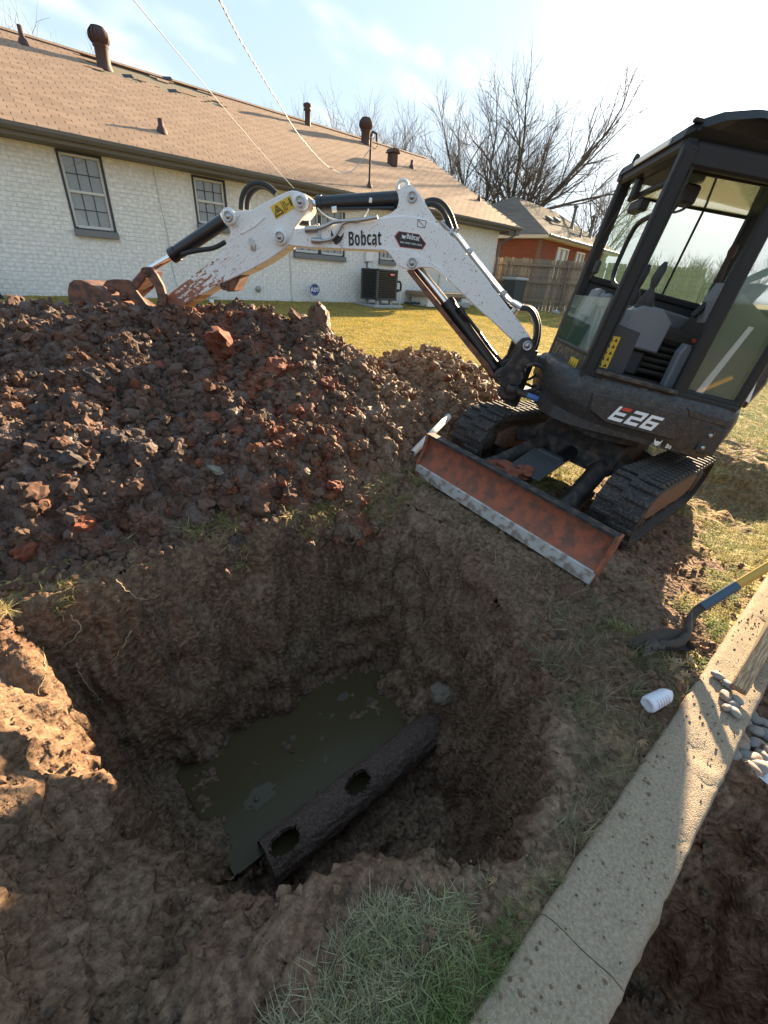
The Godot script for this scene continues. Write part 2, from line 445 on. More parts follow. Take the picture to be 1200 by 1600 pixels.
func ground_h(x: float, z: float) -> float:
	var y := base_h(x, z)
	if x > -1.4 and x < 2.4 and z > -2.5 and z < 1.9:
		var wx := x + nA.get_noise_2d(x * 1.5, z * 1.5) * 0.10
		var wz := z + nA.get_noise_2d(x * 1.5 + 40.0, z * 1.5) * 0.10
		if z < 0.02:
			var p := poly_depth(RIM, wx, wz)
			if p.x > 0.0:
				y = lerpf(y, -0.56, smoothstep(0.0, 0.62, p.x))
				var q := poly_depth(INNER, wx, wz)
				if q.x > 0.0:
					var t := clampf(q.x / q.y, 0, 1)
					var fl := -1.28 if z < -1.1 else -1.36
					fl += 0.05 * nA.get_noise_2d(x * 3.0, z * 3.0 + 9.0) + 0.06 * smoothstep(0.45, 0.0, x)
					y = lerpf(y, fl, lerpf(t, smoothstep(0.0, 1.0, t), 0.5))
			elif p.x > -0.12: y -= 0.03 * (1.0 + p.x / 0.12)
		if z > 0.05:
			var p2 := poly_depth(PIT, wx, wz)
			if p2.x > 0.0:
				y = lerpf(y - 0.06, -1.25, smoothstep(0.0, 1.0, clampf(p2.x / p2.y, 0, 1)))
			else: y -= 0.06
	return y

func grassy(x: float, z: float) -> float:      # 1 = turf, 0 = bare soil
	var n := nA.get_noise_2d(x * 1.7, z * 1.7 + 70.0) * 0.5 + nA.get_noise_2d(x * 5.0, z * 5.0 + 20.0) * 0.35
	var m := 1.0
	if x > -1.4 and x < 2.6 and z > -2.6 and z < 0.3:
		var p := poly_depth(RIM, x, z)
		if p.x > 0.05: return 0.0
		var reach := 0.10
		if x > 1.2 and z < -0.45: reach = 0.55
		elif z < -1.9: reach = 0.14
		m = minf(m, smoothstep(reach * 0.3, reach + 0.12, -p.x + n * 0.25))
	# soil trampled by the machine
	var dx := maxf(maxf(2.0 - x, x - 4.0), 0.0)
	var dz := maxf(maxf(-1.3 - z, z + 0.62), 0.0)
	m = minf(m, smoothstep(0.02, 0.35, sqrt(dx * dx + dz * dz) + n * 0.3))
	dx = maxf(maxf(4.6 - x, x - 6.2), 0.0)
	dz = maxf(maxf(-1.25 - z, z + 0.45), 0.0)
	m = minf(m, 0.25 + smoothstep(0.0, 0.5, sqrt(dx * dx + dz * dz) + n * 0.6))
	if x > 1.0 and x < 3.5 and z > -1.4: m = minf(m, smoothstep(-0.42, -0.1, z + n * 0.35) * smoothstep(-0.15, 0.3, n + 0.12))
	if x > -0.2 and x < 1.0 and z > -0.45: m *= smoothstep(-0.36, -0.2, z + n * 0.3 + (0.12 if x > 0.6 else 0.0))
	if z > 0.15 and x < 3.6: m = 0.0
	return clampf(m, 0, 1)

func soil_color(x: float, y: float, z: float) -> Color:
	var n := nA.get_noise_3d(x * 1.4, y * 1.4, z * 1.4)
	var n2 := nA.get_noise_3d(x * 6.0 + 30.0, y * 6.0, z * 6.0)
	var c := Color(0.325, 0.218, 0.140).lerp(Color(0.235, 0.152, 0.098), clampf(0.5 + n * 0.9, 0, 1))
	c = c.lerp(Color(0.21, 0.118, 0.074), clampf(0.2 + nB.get_noise_3d(x * 0.9, y * 3.0, z * 0.9) * 1.2, 0, 0.8))
	return c.lerp(Color(0.12, 0.085, 0.06), clampf(n2 * 1.6 - 0.3, 0, 0.6))

func ground_color(x: float, y: float, z: float) -> Color:
	var c := soil_color(x, y, z)
	var m := grassy(x, z)
	if m > 0.0:
		var n := nA.get_noise_2d(x * 0.9, z * 0.9)
		var n2 := nB.get_noise_2d(x * 8.0, z * 8.0)
		var t := Color(0.50, 0.385, 0.155).lerp(Color(0.38, 0.33, 0.115), clampf(0.45 + n * 0.8 + n2 * 0.5, 0, 1))
		c = c.lerp(t, m * (0.15 if x < 2.5 and z > -2.0 else 1.0))
	return c

func field(x0: float, x1: float, z0: float, z1: float, step: float, hf: Callable, cf: Callable, df: Callable, skip := Rect2(), cutf = null) -> ArrayMesh:
	var nx := int(round((x1 - x0) / step)) + 1
	var nz := int(round((z1 - z0) / step)) + 1
	var pos := PackedVector3Array(); pos.resize(nx * nz)
	var col := PackedColorArray(); col.resize(nx * nz)
	for j in nz:
		for i in nx:
			var x := x0 + i * step
			var z := z0 + j * step
			pos[j * nx + i] = Vector3(x, hf.call(x, z), z)
	var nor := field_normals(pos, nx, nz)
	for k in pos.size():
		var p := pos[k]
		var edge := minf(minf(p.x - x0, x1 - p.x), minf(p.z - z0, z1 - p.z))
		pos[k] = p + nor[k] * float(df.call(p)) * smoothstep(0.0, step * 6.0, edge)
		col[k] = cf.call(p.x, p.y, p.z)
	nor = field_normals(pos, nx, nz)
	var idx := PackedInt32Array()
	for j in nz - 1:
		for i in nx - 1:
			var a := j * nx + i
			var cx := x0 + (i + 0.5) * step
			var cz := z0 + (j + 0.5) * step
			if skip.size.x > 0 and cx > skip.position.x and cx < skip.end.x and cz > skip.position.y and cz < skip.end.y: continue
			if cutf != null and cutf.call(pos[a], pos[a + 1], pos[a + nx], pos[a + nx + 1]): continue
			for q in [a, a + 1, a + nx + 1, a, a + nx + 1, a + nx]: idx.push_back(q)
	var arr := []
	arr.resize(Mesh.ARRAY_MAX)
	arr[Mesh.ARRAY_VERTEX] = pos
	arr[Mesh.ARRAY_NORMAL] = nor
	arr[Mesh.ARRAY_COLOR] = col
	arr[Mesh.ARRAY_INDEX] = idx
	var me := ArrayMesh.new()
	me.add_surface_from_arrays(Mesh.PRIMITIVE_TRIANGLES, arr)
	return me
func field_normals(pos: PackedVector3Array, nx: int, nz: int) -> PackedVector3Array:
	var nor := PackedVector3Array(); nor.resize(pos.size())
	for j in nz:
		for i in nx:
			var dx := pos[j * nx + mini(i + 1, nx - 1)] - pos[j * nx + maxi(i - 1, 0)]
			var dz := pos[mini(j + 1, nz - 1) * nx + i] - pos[maxi(j - 1, 0) * nx + i]
			nor[j * nx + i] = dz.cross(dx).normalized()
	return nor

func rough_soil(p: Vector3) -> float:
	var g := grassy(p.x, p.z)
	var a := lerpf(1.0, 0.35, g)
	var d := nA.get_noise_3d(p.x * 5.0, p.y * 5.0, p.z * 5.0) * 0.045
	d += nB.get_noise_3d(p.x * 22.0, p.y * 22.0, p.z * 22.0) * 0.016
	d += (0.5 + nC.get_noise_3d(p.x * 16.0, p.y * 16.0, p.z * 16.0)) * -0.02
	d += nB.get_noise_3d(p.x * 60.0, p.y * 60.0, p.z * 60.0) * 0.005
	if p.x > 4.2 and p.x < 6.4 and p.z > -1.2 and p.z < -0.45: d += 0.02 * sin(p.x * 48.0 + nA.get_noise_2d(p.x * 3.0, p.z * 3.0) * 4.0)
	if p.y < -0.1:
		d *= 1.5
		d += nE.get_noise_3d(p.x * 2.2, p.y * 6.0, p.z * 2.2) * -0.03 + nE.get_noise_3d(p.x * 9.0, p.y * 12.0, p.z * 9.0) * 0.016
	return d * a

# ---- spoil pile
const CREST := [[-2.2, 1.12, -4.2], [-0.4, 1.17, -4.1], [0.5, 1.17, -4.05], [1.1, 1.12, -4.0], [1.55, 1.14, -3.75], [2.0, 1.08, -3.5], [2.35, 0.86, -3.35], [2.7, 0.74, -3.25], [3.1, 0.84, -3.2], [3.5, 0.80, -3.15], [3.9, 0.58, -3.1], [4.3, 0.28, -3.0]]
func pile_h(x: float, z: float) -> float:
	var best := -9.0
	for i in CREST.size() - 1:
		var a: Array = CREST[i]
		var b: Array = CREST[i + 1]
		var dx: float = b[0] - a[0]
		var dz: float = b[2] - a[2]
		var t := clampf(((x - a[0]) * dx + (z - a[2]) * dz) / (dx * dx + dz * dz), 0, 1)
		var ex: float = x - a[0] - dx * t
		var ez: float = z - a[2] - dz * t
		var d := sqrt(ex * ex + ez * ez)
		var sl := 0.60
		if ez > 0: sl = lerpf(0.50, 0.66, smoothstep(1.0, 2.4, x))
		best = maxf(best, lerpf(a[1], b[1], t) - sl * (sqrt(d * d + 0.02) - 0.1414))
	# the standing clump at the right shoulder
	var sx := x - 2.08
	var sz := z + 3.36
	var ds := sqrt(sx * sx * 1.6 + sz * sz)
	best = maxf(best, 1.20 - 1.6 * ds + 0.10 * nA.get_noise_2d(x * 9.0, z * 9.0))
	best -= 0.42 * smoothstep(-2.6, -2.04, z + 0.08 * nA.get_noise_2d(x * 3.0, 4.0))
	best += 0.10 * nA.get_noise_2d(x * 1.6, z * 1.6) + 0.05 * nA.get_noise_2d(x * 4.0, z * 4.0 + 5.0)
	return best
func rough_pile(p: Vector3) -> float:
	var red := smoothstep(0.6, 2.4, p.x)
	var d := nA.get_noise_3d(p.x * 6.0, p.y * 6.0, p.z * 6.0) * 0.07
	var c1 := 0.5 + nC.get_noise_3d(p.x * 7.0, p.y * 7.0, p.z * 7.0)
	var c2 := 0.5 + nC.get_noise_3d(p.x * 19.0 + 3.0, p.y * 19.0, p.z * 19.0)
	d -= c1 * 0.038 + c2 * 0.022
	d += nB.get_noise_3d(p.x * 30.0, p.y * 30.0, p.z * 30.0) * 0.014
	d += nE.get_noise_3d(p.x * 9.0, p.y * 9.0, p.z * 9.0) * 0.022 + nE.get_noise_3d(p.x * 26.0, p.y * 26.0, p.z * 26.0) * 0.011
	return d + 0.02
func pile_color(x: float, y: float, z: float) -> Color:
	var n := nA.get_noise_3d(x * 1.1 + 7.0, y * 1.1, z * 1.1)
	var n2 := nA.get_noise_3d(x * 4.5, y * 4.5 + 3.0, z * 4.5)
	var n3 := nC.get_noise_3d(x * 7.0, y * 7.0, z * 7.0)
	var wet := Color(0.155, 0.098, 0.072)
	var red := Color(0.205, 0.102, 0.064)
	var dry := Color(0.30, 0.188, 0.115)
	var c := wet.lerp(red, smoothstep(-0.1, 0.5, n2 + n * 0.6))
	var right := smoothstep(1.3, 2.4, x + n * 0.8 + (z + 3.0) * 0.3)
	c = c.lerp(dry, right)
	var clay := smoothstep(0.55, 0.25, absf(x - 1.55 + n2 * 0.5)) * smoothstep(0.05, 0.35, n2 + 0.12)
	c = c.lerp(Color(0.26, 0.085, 0.042), clay * 0.8)
	if n3 < -0.82: c = c.lerp(Color(0.03, 0.026, 0.026), 0.6)
	return c

func lump(seed_: int, amp := 0.35, det := 2) -> MB:
	var mb := MB.new()
	var n := noise(seed_, 0.9, FastNoiseLite.TYPE_SIMPLEX_SMOOTH, 3)
	var ico := []
	var t := (1.0 + sqrt(5.0)) / 2.0
	for q in [[-1, t, 0], [1, t, 0], [-1, -t, 0], [1, -t, 0], [0, -1, t], [0, 1, t], [0, -1, -t], [0, 1, -t], [t, 0, -1], [t, 0, 1], [-t, 0, -1], [-t, 0, 1]]:
		ico.append(Vector3(q[0], q[1], q[2]).normalized())
	var f := [[0, 11, 5], [0, 5, 1], [0, 1, 7], [0, 7, 10], [0, 10, 11], [1, 5, 9], [5, 11, 4], [11, 10, 2], [10, 7, 6], [7, 1, 8], [3, 9, 4], [3, 4, 2], [3, 2, 6], [3, 6, 8], [3, 8, 9], [4, 9, 5], [2, 4, 11], [6, 2, 10], [8, 6, 7], [9, 8, 1]]
	var tris := []
	for q in f: tris.append([ico[q[0]], ico[q[1]], ico[q[2]]])
	for k in det - 1:
		var nt := []
		for q in tris:
			var a: Vector3 = (q[0] + q[1]).normalized()
			var b: Vector3 = (q[1] + q[2]).normalized()
			var c: Vector3 = (q[2] + q[0]).normalized()
			nt.append([q[0], a, c]); nt.append([q[1], b, a]); nt.append([q[2], c, b]); nt.append([a, b, c])
		tris = nt
	var D := func(p: Vector3) -> Vector3:
		var k := 1.0 + amp * n.get_noise_3d(p.x * 1.2, p.y * 1.2, p.z * 1.2) + amp * 0.5 * n.get_noise_3d(p.x * 3.0, p.y * 3.0, p.z * 3.0 + 8.0)
		return p * k
	for q in tris: mb.tri(D.call(q[0]), D.call(q[1]), D.call(q[2]), 1 if amp < 0.2 else -1)
	return mb

func rand_basis(s: Vector3) -> Basis:
	return Basis.from_euler(Vector3(rng.randf() * TAU, rng.randf() * TAU, rng.randf() * TAU)) * Basis.from_scale(s)

func build_ground() -> void:
	nA = noise(101, 1.0, FastNoiseLite.TYPE_SIMPLEX_SMOOTH, 3)
	nB = noise(102, 1.0, FastNoiseLite.TYPE_SIMPLEX_SMOOTH, 3)
	nC = noise(103, 1.0, FastNoiseLite.TYPE_CELLULAR, 1)
	nE = noise(104, 1.0, FastNoiseLite.TYPE_SIMPLEX_SMOOTH, 4)
	nE.fractal_type = FastNoiseLite.FRACTAL_RIDGED
	nC.cellular_return_type = FastNoiseLite.RETURN_DISTANCE
	var none := func(_p: Vector3) -> float: return 0.0
	var near := Rect2(-1.5, -2.7, 4.2, 4.5)
	var mid := Rect2(-3.0, -6.6, 12.0, 9.0)
	var o := put(field(near.position.x, near.end.x, near.position.y, near.end.y, 0.015, ground_h, ground_color, rough_soil), "ground")
	o.material_override = M.soil; o.set_meta("kind", "structure")
	o = put(field(mid.position.x, mid.end.x, mid.position.y, mid.end.y, 0.05, ground_h, ground_color, rough_soil, near.grow(-0.08)), "ground")
	o.material_override = M.soil; o.set_meta("kind", "structure")
	o = put(field(-43.0, 77.0, -60.6, 20.4, 1.0, base_h, ground_color, none, mid.grow(-0.3)), "lawn")
	o.material_override = M.soil; o.set_meta("kind", "structure")
	var mb := MB.new()
	mb.colored = true; mb.col = Color(0.15, 0.15, 0.05)
	var R0 := Rect2(-42.0, -60.0, 118.0, 80.0)
	var R1 := Rect2(-700.0, -700.0, 1400.0, 1400.0)
	var a := [Vector2(R0.position.x, R0.position.y), Vector2(R0.end.x, R0.position.y), R0.end, Vector2(R0.position.x, R0.end.y)]
	var b := [Vector2(R1.position.x, R1.position.y), Vector2(R1.end.x, R1.position.y), R1.end, Vector2(R1.position.x, R1.end.y)]
	for k in 4:
		var k2 := (k + 1) % 4
		var w := func(q: Vector2) -> Vector3: return Vector3(q.x, base_h(q.x, clampf(q.y, -12, 3)) - 0.05, q.y)
		mb.quad(w.call(b[k2]), w.call(b[k]), w.call(a[k]), w.call(a[k2]))
	structure(mb, "terrain", M.soil)
	# spoil pile
	var cut := func(a: Vector3, b: Vector3, c: Vector3, d: Vector3) -> bool:
		return a.y < base_h(a.x, a.z) - 0.12 and b.y < base_h(b.x, b.z) - 0.12 and c.y < base_h(c.x, c.z) - 0.12 and d.y < base_h(d.x, d.z) - 0.12
	var ph := func(x: float, z: float) -> float:
		return maxf(pile_h(x, z), base_h(x, z) - 0.2)
	var pl := put(field(-1.1, 4.9, -5.4, -1.9, 0.014, ph, pile_color, rough_pile, Rect2(), cut), "spoil_pile")
	pl.material_override = M.spoil
	tag(pl, "long mound of wet red-brown dug soil heaped behind the open hole", "dirt pile")

func pile_at(x: float, z: float) -> Vector3:
	var p := Vector3(x, maxf(pile_h(x, z), ground_h(x, z)), z)
	var e := 0.02
	var n := Vector3(maxf(pile_h(x - e, z), ground_h(x - e, z)) - maxf(pile_h(x + e, z), ground_h(x + e, z)), 2 * e, maxf(pile_h(x, z - e), ground_h(x, z - e)) - maxf(pile_h(x, z + e), ground_h(x, z + e))).normalized()
	return p + n * (rough_pile(p) if pile_h(x, z) > ground_h(x, z) else rough_soil(p))

func build_clods() -> void:
	rng.seed = 5
	var kinds := []
	for k in 4: kinds.append(lump(200 + k, 0.62, 2).make(M.clod))
	var xs := [[], [], [], []]
	var cs := [[], [], [], []]
	for i in 16000:
		var x := rng.randf_range(-0.6, 4.4)
		var z := rng.randf_range(-4.1, -1.95)
		if pile_h(x, z) < base_h(x, z) - 0.22: continue
		var p := pile_at(x, z)
		var s := 0.006 + 0.032 * pow(rng.randf(), 3.2)
		var c := pile_color(p.x, p.y, p.z) * rng.randf_range(0.8, 1.25)
		if rng.randf() < 0.03: c = Color(0.25, 0.09, 0.045)
		var k := rng.randi() % 4
		xs[k].append(Transform3D(rand_basis(Vector3(s, s * rng.randf_range(0.6, 1.0), s * rng.randf_range(0.7, 1.2))), p)); cs[k].append(c)
	for i in 1800:
		var x := rng.randf_range(-0.5, 4.2)
		var z := rng.randf_range(-4.05, -2.1)
		if pile_h(x, z) < base_h(x, z) - 0.1: continue
		var p := pile_at(x, z)
		var s := 0.014 + 0.034 * pow(rng.randf(), 2.2)
		var c := pile_color(p.x, p.y, p.z) * rng.randf_range(0.75, 1.3)
		if rng.randf() < 0.10 * smoothstep(0.3, 1.2, x): c = Color(0.25, 0.095, 0.05) * rng.randf_range(0.8, 1.15)
		var k := rng.randi() % 4
		xs[k].append(Transform3D(rand_basis(Vector3(s * rng.randf_range(0.8, 1.4), s * rng.randf_range(0.5, 0.9), s)), p + Vector3(0, s * 0.2, 0))); cs[k].append(c)
	for i in 7200:
		var x := rng.randf_range(-0.8, 3.6)
		var z := rng.randf_range(-2.3, 0.0)
		if grassy(x, z) > 0.8 and rng.randf() < 0.85: continue
		var y := ground_h(x, z)
		var p := Vector3(x, y, z)
		var s := 0.004 + 0.016 * pow(rng.randf(), 3.0)
		if y < -0.12 and y > -1.15: s *= 0.7
		var k := rng.randi() % 4
		xs[k].append(Transform3D(rand_basis(Vector3(s, s * 0.8, s)), p + Vector3(0, s * 0.3 + rough_soil(p) * 0.9, 0))); cs[k].append(soil_color(x, y, z) * rng.randf_range(0.85, 1.3))
	for i in 900:
		var x := rng.randf_range(1.2, 2.4)
		var z := rng.randf_range(0.18, 1.1)
		var y := ground_h(x, z)
		var p := Vector3(x, y, z)
		var s := 0.004 + 0.02 * pow(rng.randf(), 3.0)
		var k := rng.randi() % 4
		xs[k].append(Transform3D(rand_basis(Vector3(s, s * 0.8, s)), p + Vector3(0, rough_soil(p), 0))); cs[k].append(soil_color(x, y, z) * rng.randf_range(0.9, 1.2))
	for k in 4:
		var mm := many(kinds[k], "soil_crumbs", xs[k], cs[k])
		tag(mm, ["loose soil crumbs strewn over mound and trench banks", "small broken soil bits scattered round the dig", "fine clay crumbs lying on the dug earth", "tiny dirt lumps spread over the bare ground"][k], "soil")
	# big clods that can be picked out: [photo x, photo y, size, material, stretch]
	var big := [[462, 640, 0.075, 0, 1.3], [430, 577, 0.13, 0, 1.2], [510, 605, 0.12, 0, 1.1], [525, 760, 0.085, 0, 1.7], [335, 655, 0.075, 0, 1.3], [490, 655, 0.07, 1, 1.1], [515, 680, 0.08, 1, 1.1], [362, 765, 0.06, 0, 1.1],
		[245, 655, 0.07, 0, 1.5], [250, 575, 0.085, 0, 1.3], [300, 625, 0.10, 2, 1.7], [335, 733, 0.055, 3, 1.6], [452, 770, 0.07, 1, 1.3], [405, 790, 0.085, 1, 1.5], [350, 785, 0.06, 1, 1.2], [270, 800, 0.05, 0, 1.2], [560, 668, 0.06, 1, 1.1], [480, 560, 0.14, 1, 1.2], [575, 570, 0.09, 3, 1.9],
		[440, 740, 0.06, 2, 1.1], [350, 545, 0.16, 0, 1.9], [395, 540, 0.12, 0, 1.4], [545, 640, 0.06, 0, 1.2], [60, 650, 0.10, 2, 1.3], [110, 720, 0.09, 2, 1.2], [180, 690, 0.10, 2, 1.3], [150, 590, 0.09, 2, 1.4], [50, 770, 0.08, 1, 1.2], [215, 760, 0.08, 1, 1.1], [130, 820, 0.07, 0, 1.2], [40, 860, 0.07, 0, 1.1], [625, 600, 0.07, 1, 1.1], [680, 570, 0.07, 3, 1.4], [660, 545, 0.05, 3, 1.5], [700, 590, 0.08, 1, 1.2]]
	var names := ["clay_clod", "soil_clod", "mud_lump", "stone_chunk"]
	var labs := ["lump of bright red clay resting on the slope of the dug soil mound", "rounded brown clod of dry earth lying on the dug soil mound", "dark wet lump of mud stuck to the dug soil mound", "flat pale stone chunk sticking out of the dug soil mound"]
	var own := {3: "long brick red clod at the mound foot beside the grass strip", 20: "widest red clay slab on the mound crest under the boom", 10: "flat dark grey slab lying in the middle of the mound", 11: "small pale pointed stone low on the mound face", 18: "long pale stone on the mound just right of the standing clump", 17: "large brown clod at the base of the standing clump", 6: "squarish brown clod beside two red clods on the right of the mound", 33: "pale stone on top of the low mound beside the excavator", 13: "oblong tan clod at the lip of the hole"}
	var cats := ["clay clod", "soil clod", "mud lump", "stone"]
	var ms := [M.clod_red, M.clod_one, M.clod_dark, M.rock_pale]
	var shapes := []
	for k in 4:
		var row := []
		for j in 3: row.append(lump(300 + k * 7 + j, 0.45, 3).make(ms[k]))
		shapes.append(row)
	for i in big.size():
		var b: Array = big[i]
		var r := ray(b[0], b[1])
		var t := 1.2
		while t < 7.0:
			var q := CAM + r * t
			if q.y < maxf(pile_h(q.x, q.z), ground_h(q.x, q.z)) - 0.02: break
			t += 0.02
		var p := CAM + r * (t - 0.05)
		var k: int = b[3]
		var s: float = b[2] * 0.74
		put(shapes[k][i % 3], names[k], self, Transform3D(Basis.from_euler(Vector3(rng.randf_range(-0.4, 0.4), rng.randf() * TAU, rng.randf_range(-0.5, 0.5))) * Basis.from_scale(Vector3(s * float(b[4]), s * (0.5 if k == 3 else 0.8), s)), p))
		tag(get_child(-1), own.get(i, labs[k]), cats[k], cats[k] + "s on the dug soil mound")
	# boulder-like lumps on the ground
	for d in [[890, 930, 0.09, "flattish brown earth clod on bare soil before the dozer blade"], [693, 1082, 0.10, "pale rounded stone set in the wall of the hole"], [615, 625, 0.05, "small brick coloured clod by the bottom of the blade"]]:
		if d[1] == 625: continue
		var r := ray(d[0], d[1])
		var t := 1.0
		while t < 7.0:
			var q := CAM + r * t
			if q.y < ground_h(q.x, q.z): break
			t += 0.01
		var st: bool = d[1] == 1082
		put(lump(400 + int(d[0]), 0.2 if st else 0.4, 3).make(M.wall_rock if st else M.clod_one), "wall_stone" if st else "earth_clod", self, Transform3D(Basis.from_scale(Vector3(d[2], d[2] * 0.6, d[2] * 0.8)), CAM + r * t))
		tag(get_child(-1), d[3], "stone" if st else "soil clod")

# ---------------------------------------------------------------- grass
func tuft(seed_: int, blades: int, h: float, spread: float, wid: float, droop: float) -> ArrayMesh:
	var mb := MB.new()
	var r := RandomNumberGenerator.new()
	r.seed = seed_
	mb.colored = true
	for i in blades:
		var a := r.randf() * TAU
		var o := Vector3(cos(a), 0, sin(a)) * r.randf() * spread
		var d := Vector3(cos(a + r.randf_range(-1, 1)), 0, sin(a + r.randf_range(-1, 1)))
		var hh := h * r.randf_range(0.5, 1.2)
		var side := d.cross(Vector3.UP) * wid * 0.5
		var k := droop * r.randf_range(0.4, 1.3)
		var p1 := o + Vector3.UP * hh * 0.42 + d * hh * k * 0.18
		var p2 := o + Vector3.UP * hh * (0.72 - k * 0.16) + d * hh * k * 0.55
		var p3 := o + Vector3.UP * hh * (0.86 - k * 0.36) + d * hh * k * 1.05
		var t := r.randf_range(0.7, 1.25)
		mb.col = Color(t, t * r.randf_range(0.9, 1.06), t * r.randf_range(0.8, 1.1))
		mb.quad(o - side, o + side, p1 + side * 0.9, p1 - side * 0.9, -1)
		mb.quad(p1 - side * 0.9, p1 + side * 0.9, p2 + side * 0.7, p2 - side * 0.7, -1)
		mb.tri(p2 - side * 0.7, p2 + side * 0.7, p3, -1)
	return mb.make(M.grass)

func build_grass() -> void:
	rng.seed = 9
	# mown lawn towards the house and to the right of the machine
	var tm := tuft(1, 14, 0.026, 0.07, 0.006, 1.1)
	var xs := []
	var cs := []
	while xs.size() < 46000:
		var z := -3.0 - 8.8 * pow(rng.randf(), 1.25)
		var x := rng.randf_range(0.5, 16.5)
		if x > 1.9 - z * 1.9 or x < -z * 0.05: continue
		if pile_h(x, z) > base_h(x, z) - 0.02: continue
		var s := 1.0 + (-z - 3.0) * 0.06
		var n := nA.get_noise_2d(x * 0.9, z * 0.9)
		var n2 := nB.get_noise_2d(x * 3.0, z * 3.0)
		var c := Color(0.60, 0.46, 0.18).lerp(Color(0.44, 0.38, 0.13), clampf(0.42 + n * 0.8 + n2 * 0.6, 0, 1))
		xs.append(Transform3D(Basis(Vector3.UP, rng.randf() * TAU) * Basis.from_scale(Vector3(s, s * rng.randf_range(0.6, 1.2), s)), Vector3(x, base_h(x, z) - 0.004, z)))
		cs.append(c * rng.randf_range(0.8, 1.2))
	tag(many(tm, "lawn_grass", xs, cs), "short yellow-green mown lawn between the dirt and the white house", "grass")
	xs = []; cs = []
	while xs.size() < 26000:
		var x := 2.0 + 10.0 * pow(rng.randf(), 1.5)
		var z := rng.randf_range(-3.4, -0.06)
		var m := grassy(x, z)
		if rng.randf() > m * 1.3 - 0.25: continue
		if x > 2.6 and x < 4.9 and z > -2.45 and z < -0.7 and rng.randf() < 0.55: continue
		var n := nA.get_noise_2d(x * 2.0, z * 2.0)
		var c := Color(0.33, 0.28, 0.11).lerp(Color(0.15, 0.20, 0.05), clampf(0.5 + n * 1.2, 0, 1))
		xs.append(Transform3D(Basis(Vector3.UP, rng.randf() * TAU) * Basis.from_scale(Vector3(0.7, rng.randf_range(0.5, 1.0), 0.7)), Vector3(x, ground_h(x, z) - 0.004, z)))
		cs.append(c * rng.randf_range(0.8, 1.25))
	tag(many(tuft(2, 12, 0.05, 0.05, 0.006, 0.9), "yard_grass", xs, cs), "patchy green grass round the tracks and along the concrete beam", "grass")
	# long pale grass on the near bank
	var lg := tuft(3, 15, 0.085, 0.045, 0.0028, 1.5)
	xs = []; cs = []
	var tries := 0
	while xs.size() < 950 and tries < 60000:
		tries += 1
		var x := rng.randf_range(0.02, 0.85)
		var z := rng.randf_range(-0.33, -0.03)
		var p := poly_depth(RIM, x, z)
		if p.x > -0.05: continue
		var dens := 1.0 if x < 0.52 else 0.22
		if rng.randf() > dens * clampf(0.75 + nA.get_noise_2d(x * 5.0, z * 5.0) * 1.2, 0.05, 1): continue
		var gr := clampf(smoothstep(-0.24, -0.05, z) * 0.9 + 0.1 + nA.get_noise_2d(x * 6.0 + 9.0, z * 6.0) * 0.8, 0, 1)
		var c := Color(0.38, 0.36, 0.22).lerp(Color(0.14, 0.20, 0.055), gr)
		xs.append(Transform3D(Basis.from_euler(Vector3(rng.randf_range(-0.9, 0.9), rng.randf() * TAU, rng.randf_range(-0.9, 0.9))) * Basis.from_scale(Vector3.ONE * rng.randf_range(0.3, 0.75)), Vector3(x, ground_h(x, z) - 0.006, z)))
		cs.append(c * rng.randf_range(0.8, 1.2))
	tag(many(lg, "bank_grass", xs, cs), "long pale grass on the bank between hole and concrete beam", "grass")
	# dry straggling grass on the right-hand lip and by the shovel
	xs = []; cs = []
	tries = 0
	while xs.size() < 900 and tries < 60000:
		tries += 1
		var x := rng.randf_range(0.9, 2.35)
		var z := rng.randf_range(-1.75, -0.04)
		var p := poly_depth(RIM, x, z)
		if p.x > 0.03 or p.x < -0.62: continue
		var lowz := smoothstep(-1.2, -0.3, z)
		if rng.randf() > 0.04 + 0.85 * lowz * clampf(0.5 + nA.get_noise_2d(x * 4.0, z * 4.0) * 1.3, 0.0, 1.0): continue
		var gr := clampf(0.25 + nA.get_noise_2d(x * 5.0 + 3.0, z * 5.0) * 1.3, 0, 1) * lowz
		var c := Color(0.27, 0.22, 0.135).lerp(Color(0.10, 0.15, 0.04), gr)
		xs.append(Transform3D(Basis.from_euler(Vector3(rng.randf_range(-1.0, 1.0), rng.randf() * TAU, rng.randf_range(-1.0, 1.0))) * Basis.from_scale(Vector3.ONE * rng.randf_range(0.35, 0.7)), Vector3(x, ground_h(x, z) - 0.002, z)))
		cs.append(c * rng.randf_range(0.8, 1.2))
	tag(many(tuft(4, 11, 0.07, 0.05, 0.0026, 1.6), "dry_grass", xs, cs), "dry straggling grass on the lip between hole and shovel", "grass")
	# strips along the far lip
	xs = []; cs = []
	tries = 0
	while xs.size() < 900 and tries < 60000:
		tries += 1
		var x := rng.randf_range(-0.6, 2.3)
		var z := rng.randf_range(-2.5, -2.0)
		var p := poly_depth(RIM, x, z)
		if p.x > 0.05: continue
		if pile_h(x, z) > base_h(x, z) + 0.03: continue
		if nA.get_noise_2d(x * 3.0 + 11.0, z * 3.0) < 0.25 - smoothstep(0.6, 1.6, x) * 0.45: continue
		xs.append(Transform3D(Basis.from_euler(Vector3(rng.randf_range(0.0, 0.9), rng.randf() * TAU, rng.randf_range(-0.5, 0.5))) * Basis.from_scale(Vector3.ONE * rng.randf_range(0.3, 0.65)), Vector3(x, ground_h(x, z) - 0.002, z)))
		cs.append(Color(0.42, 0.34, 0.17).lerp(Color(0.25, 0.24, 0.09), rng.randf()) * rng.randf_range(0.8, 1.2))
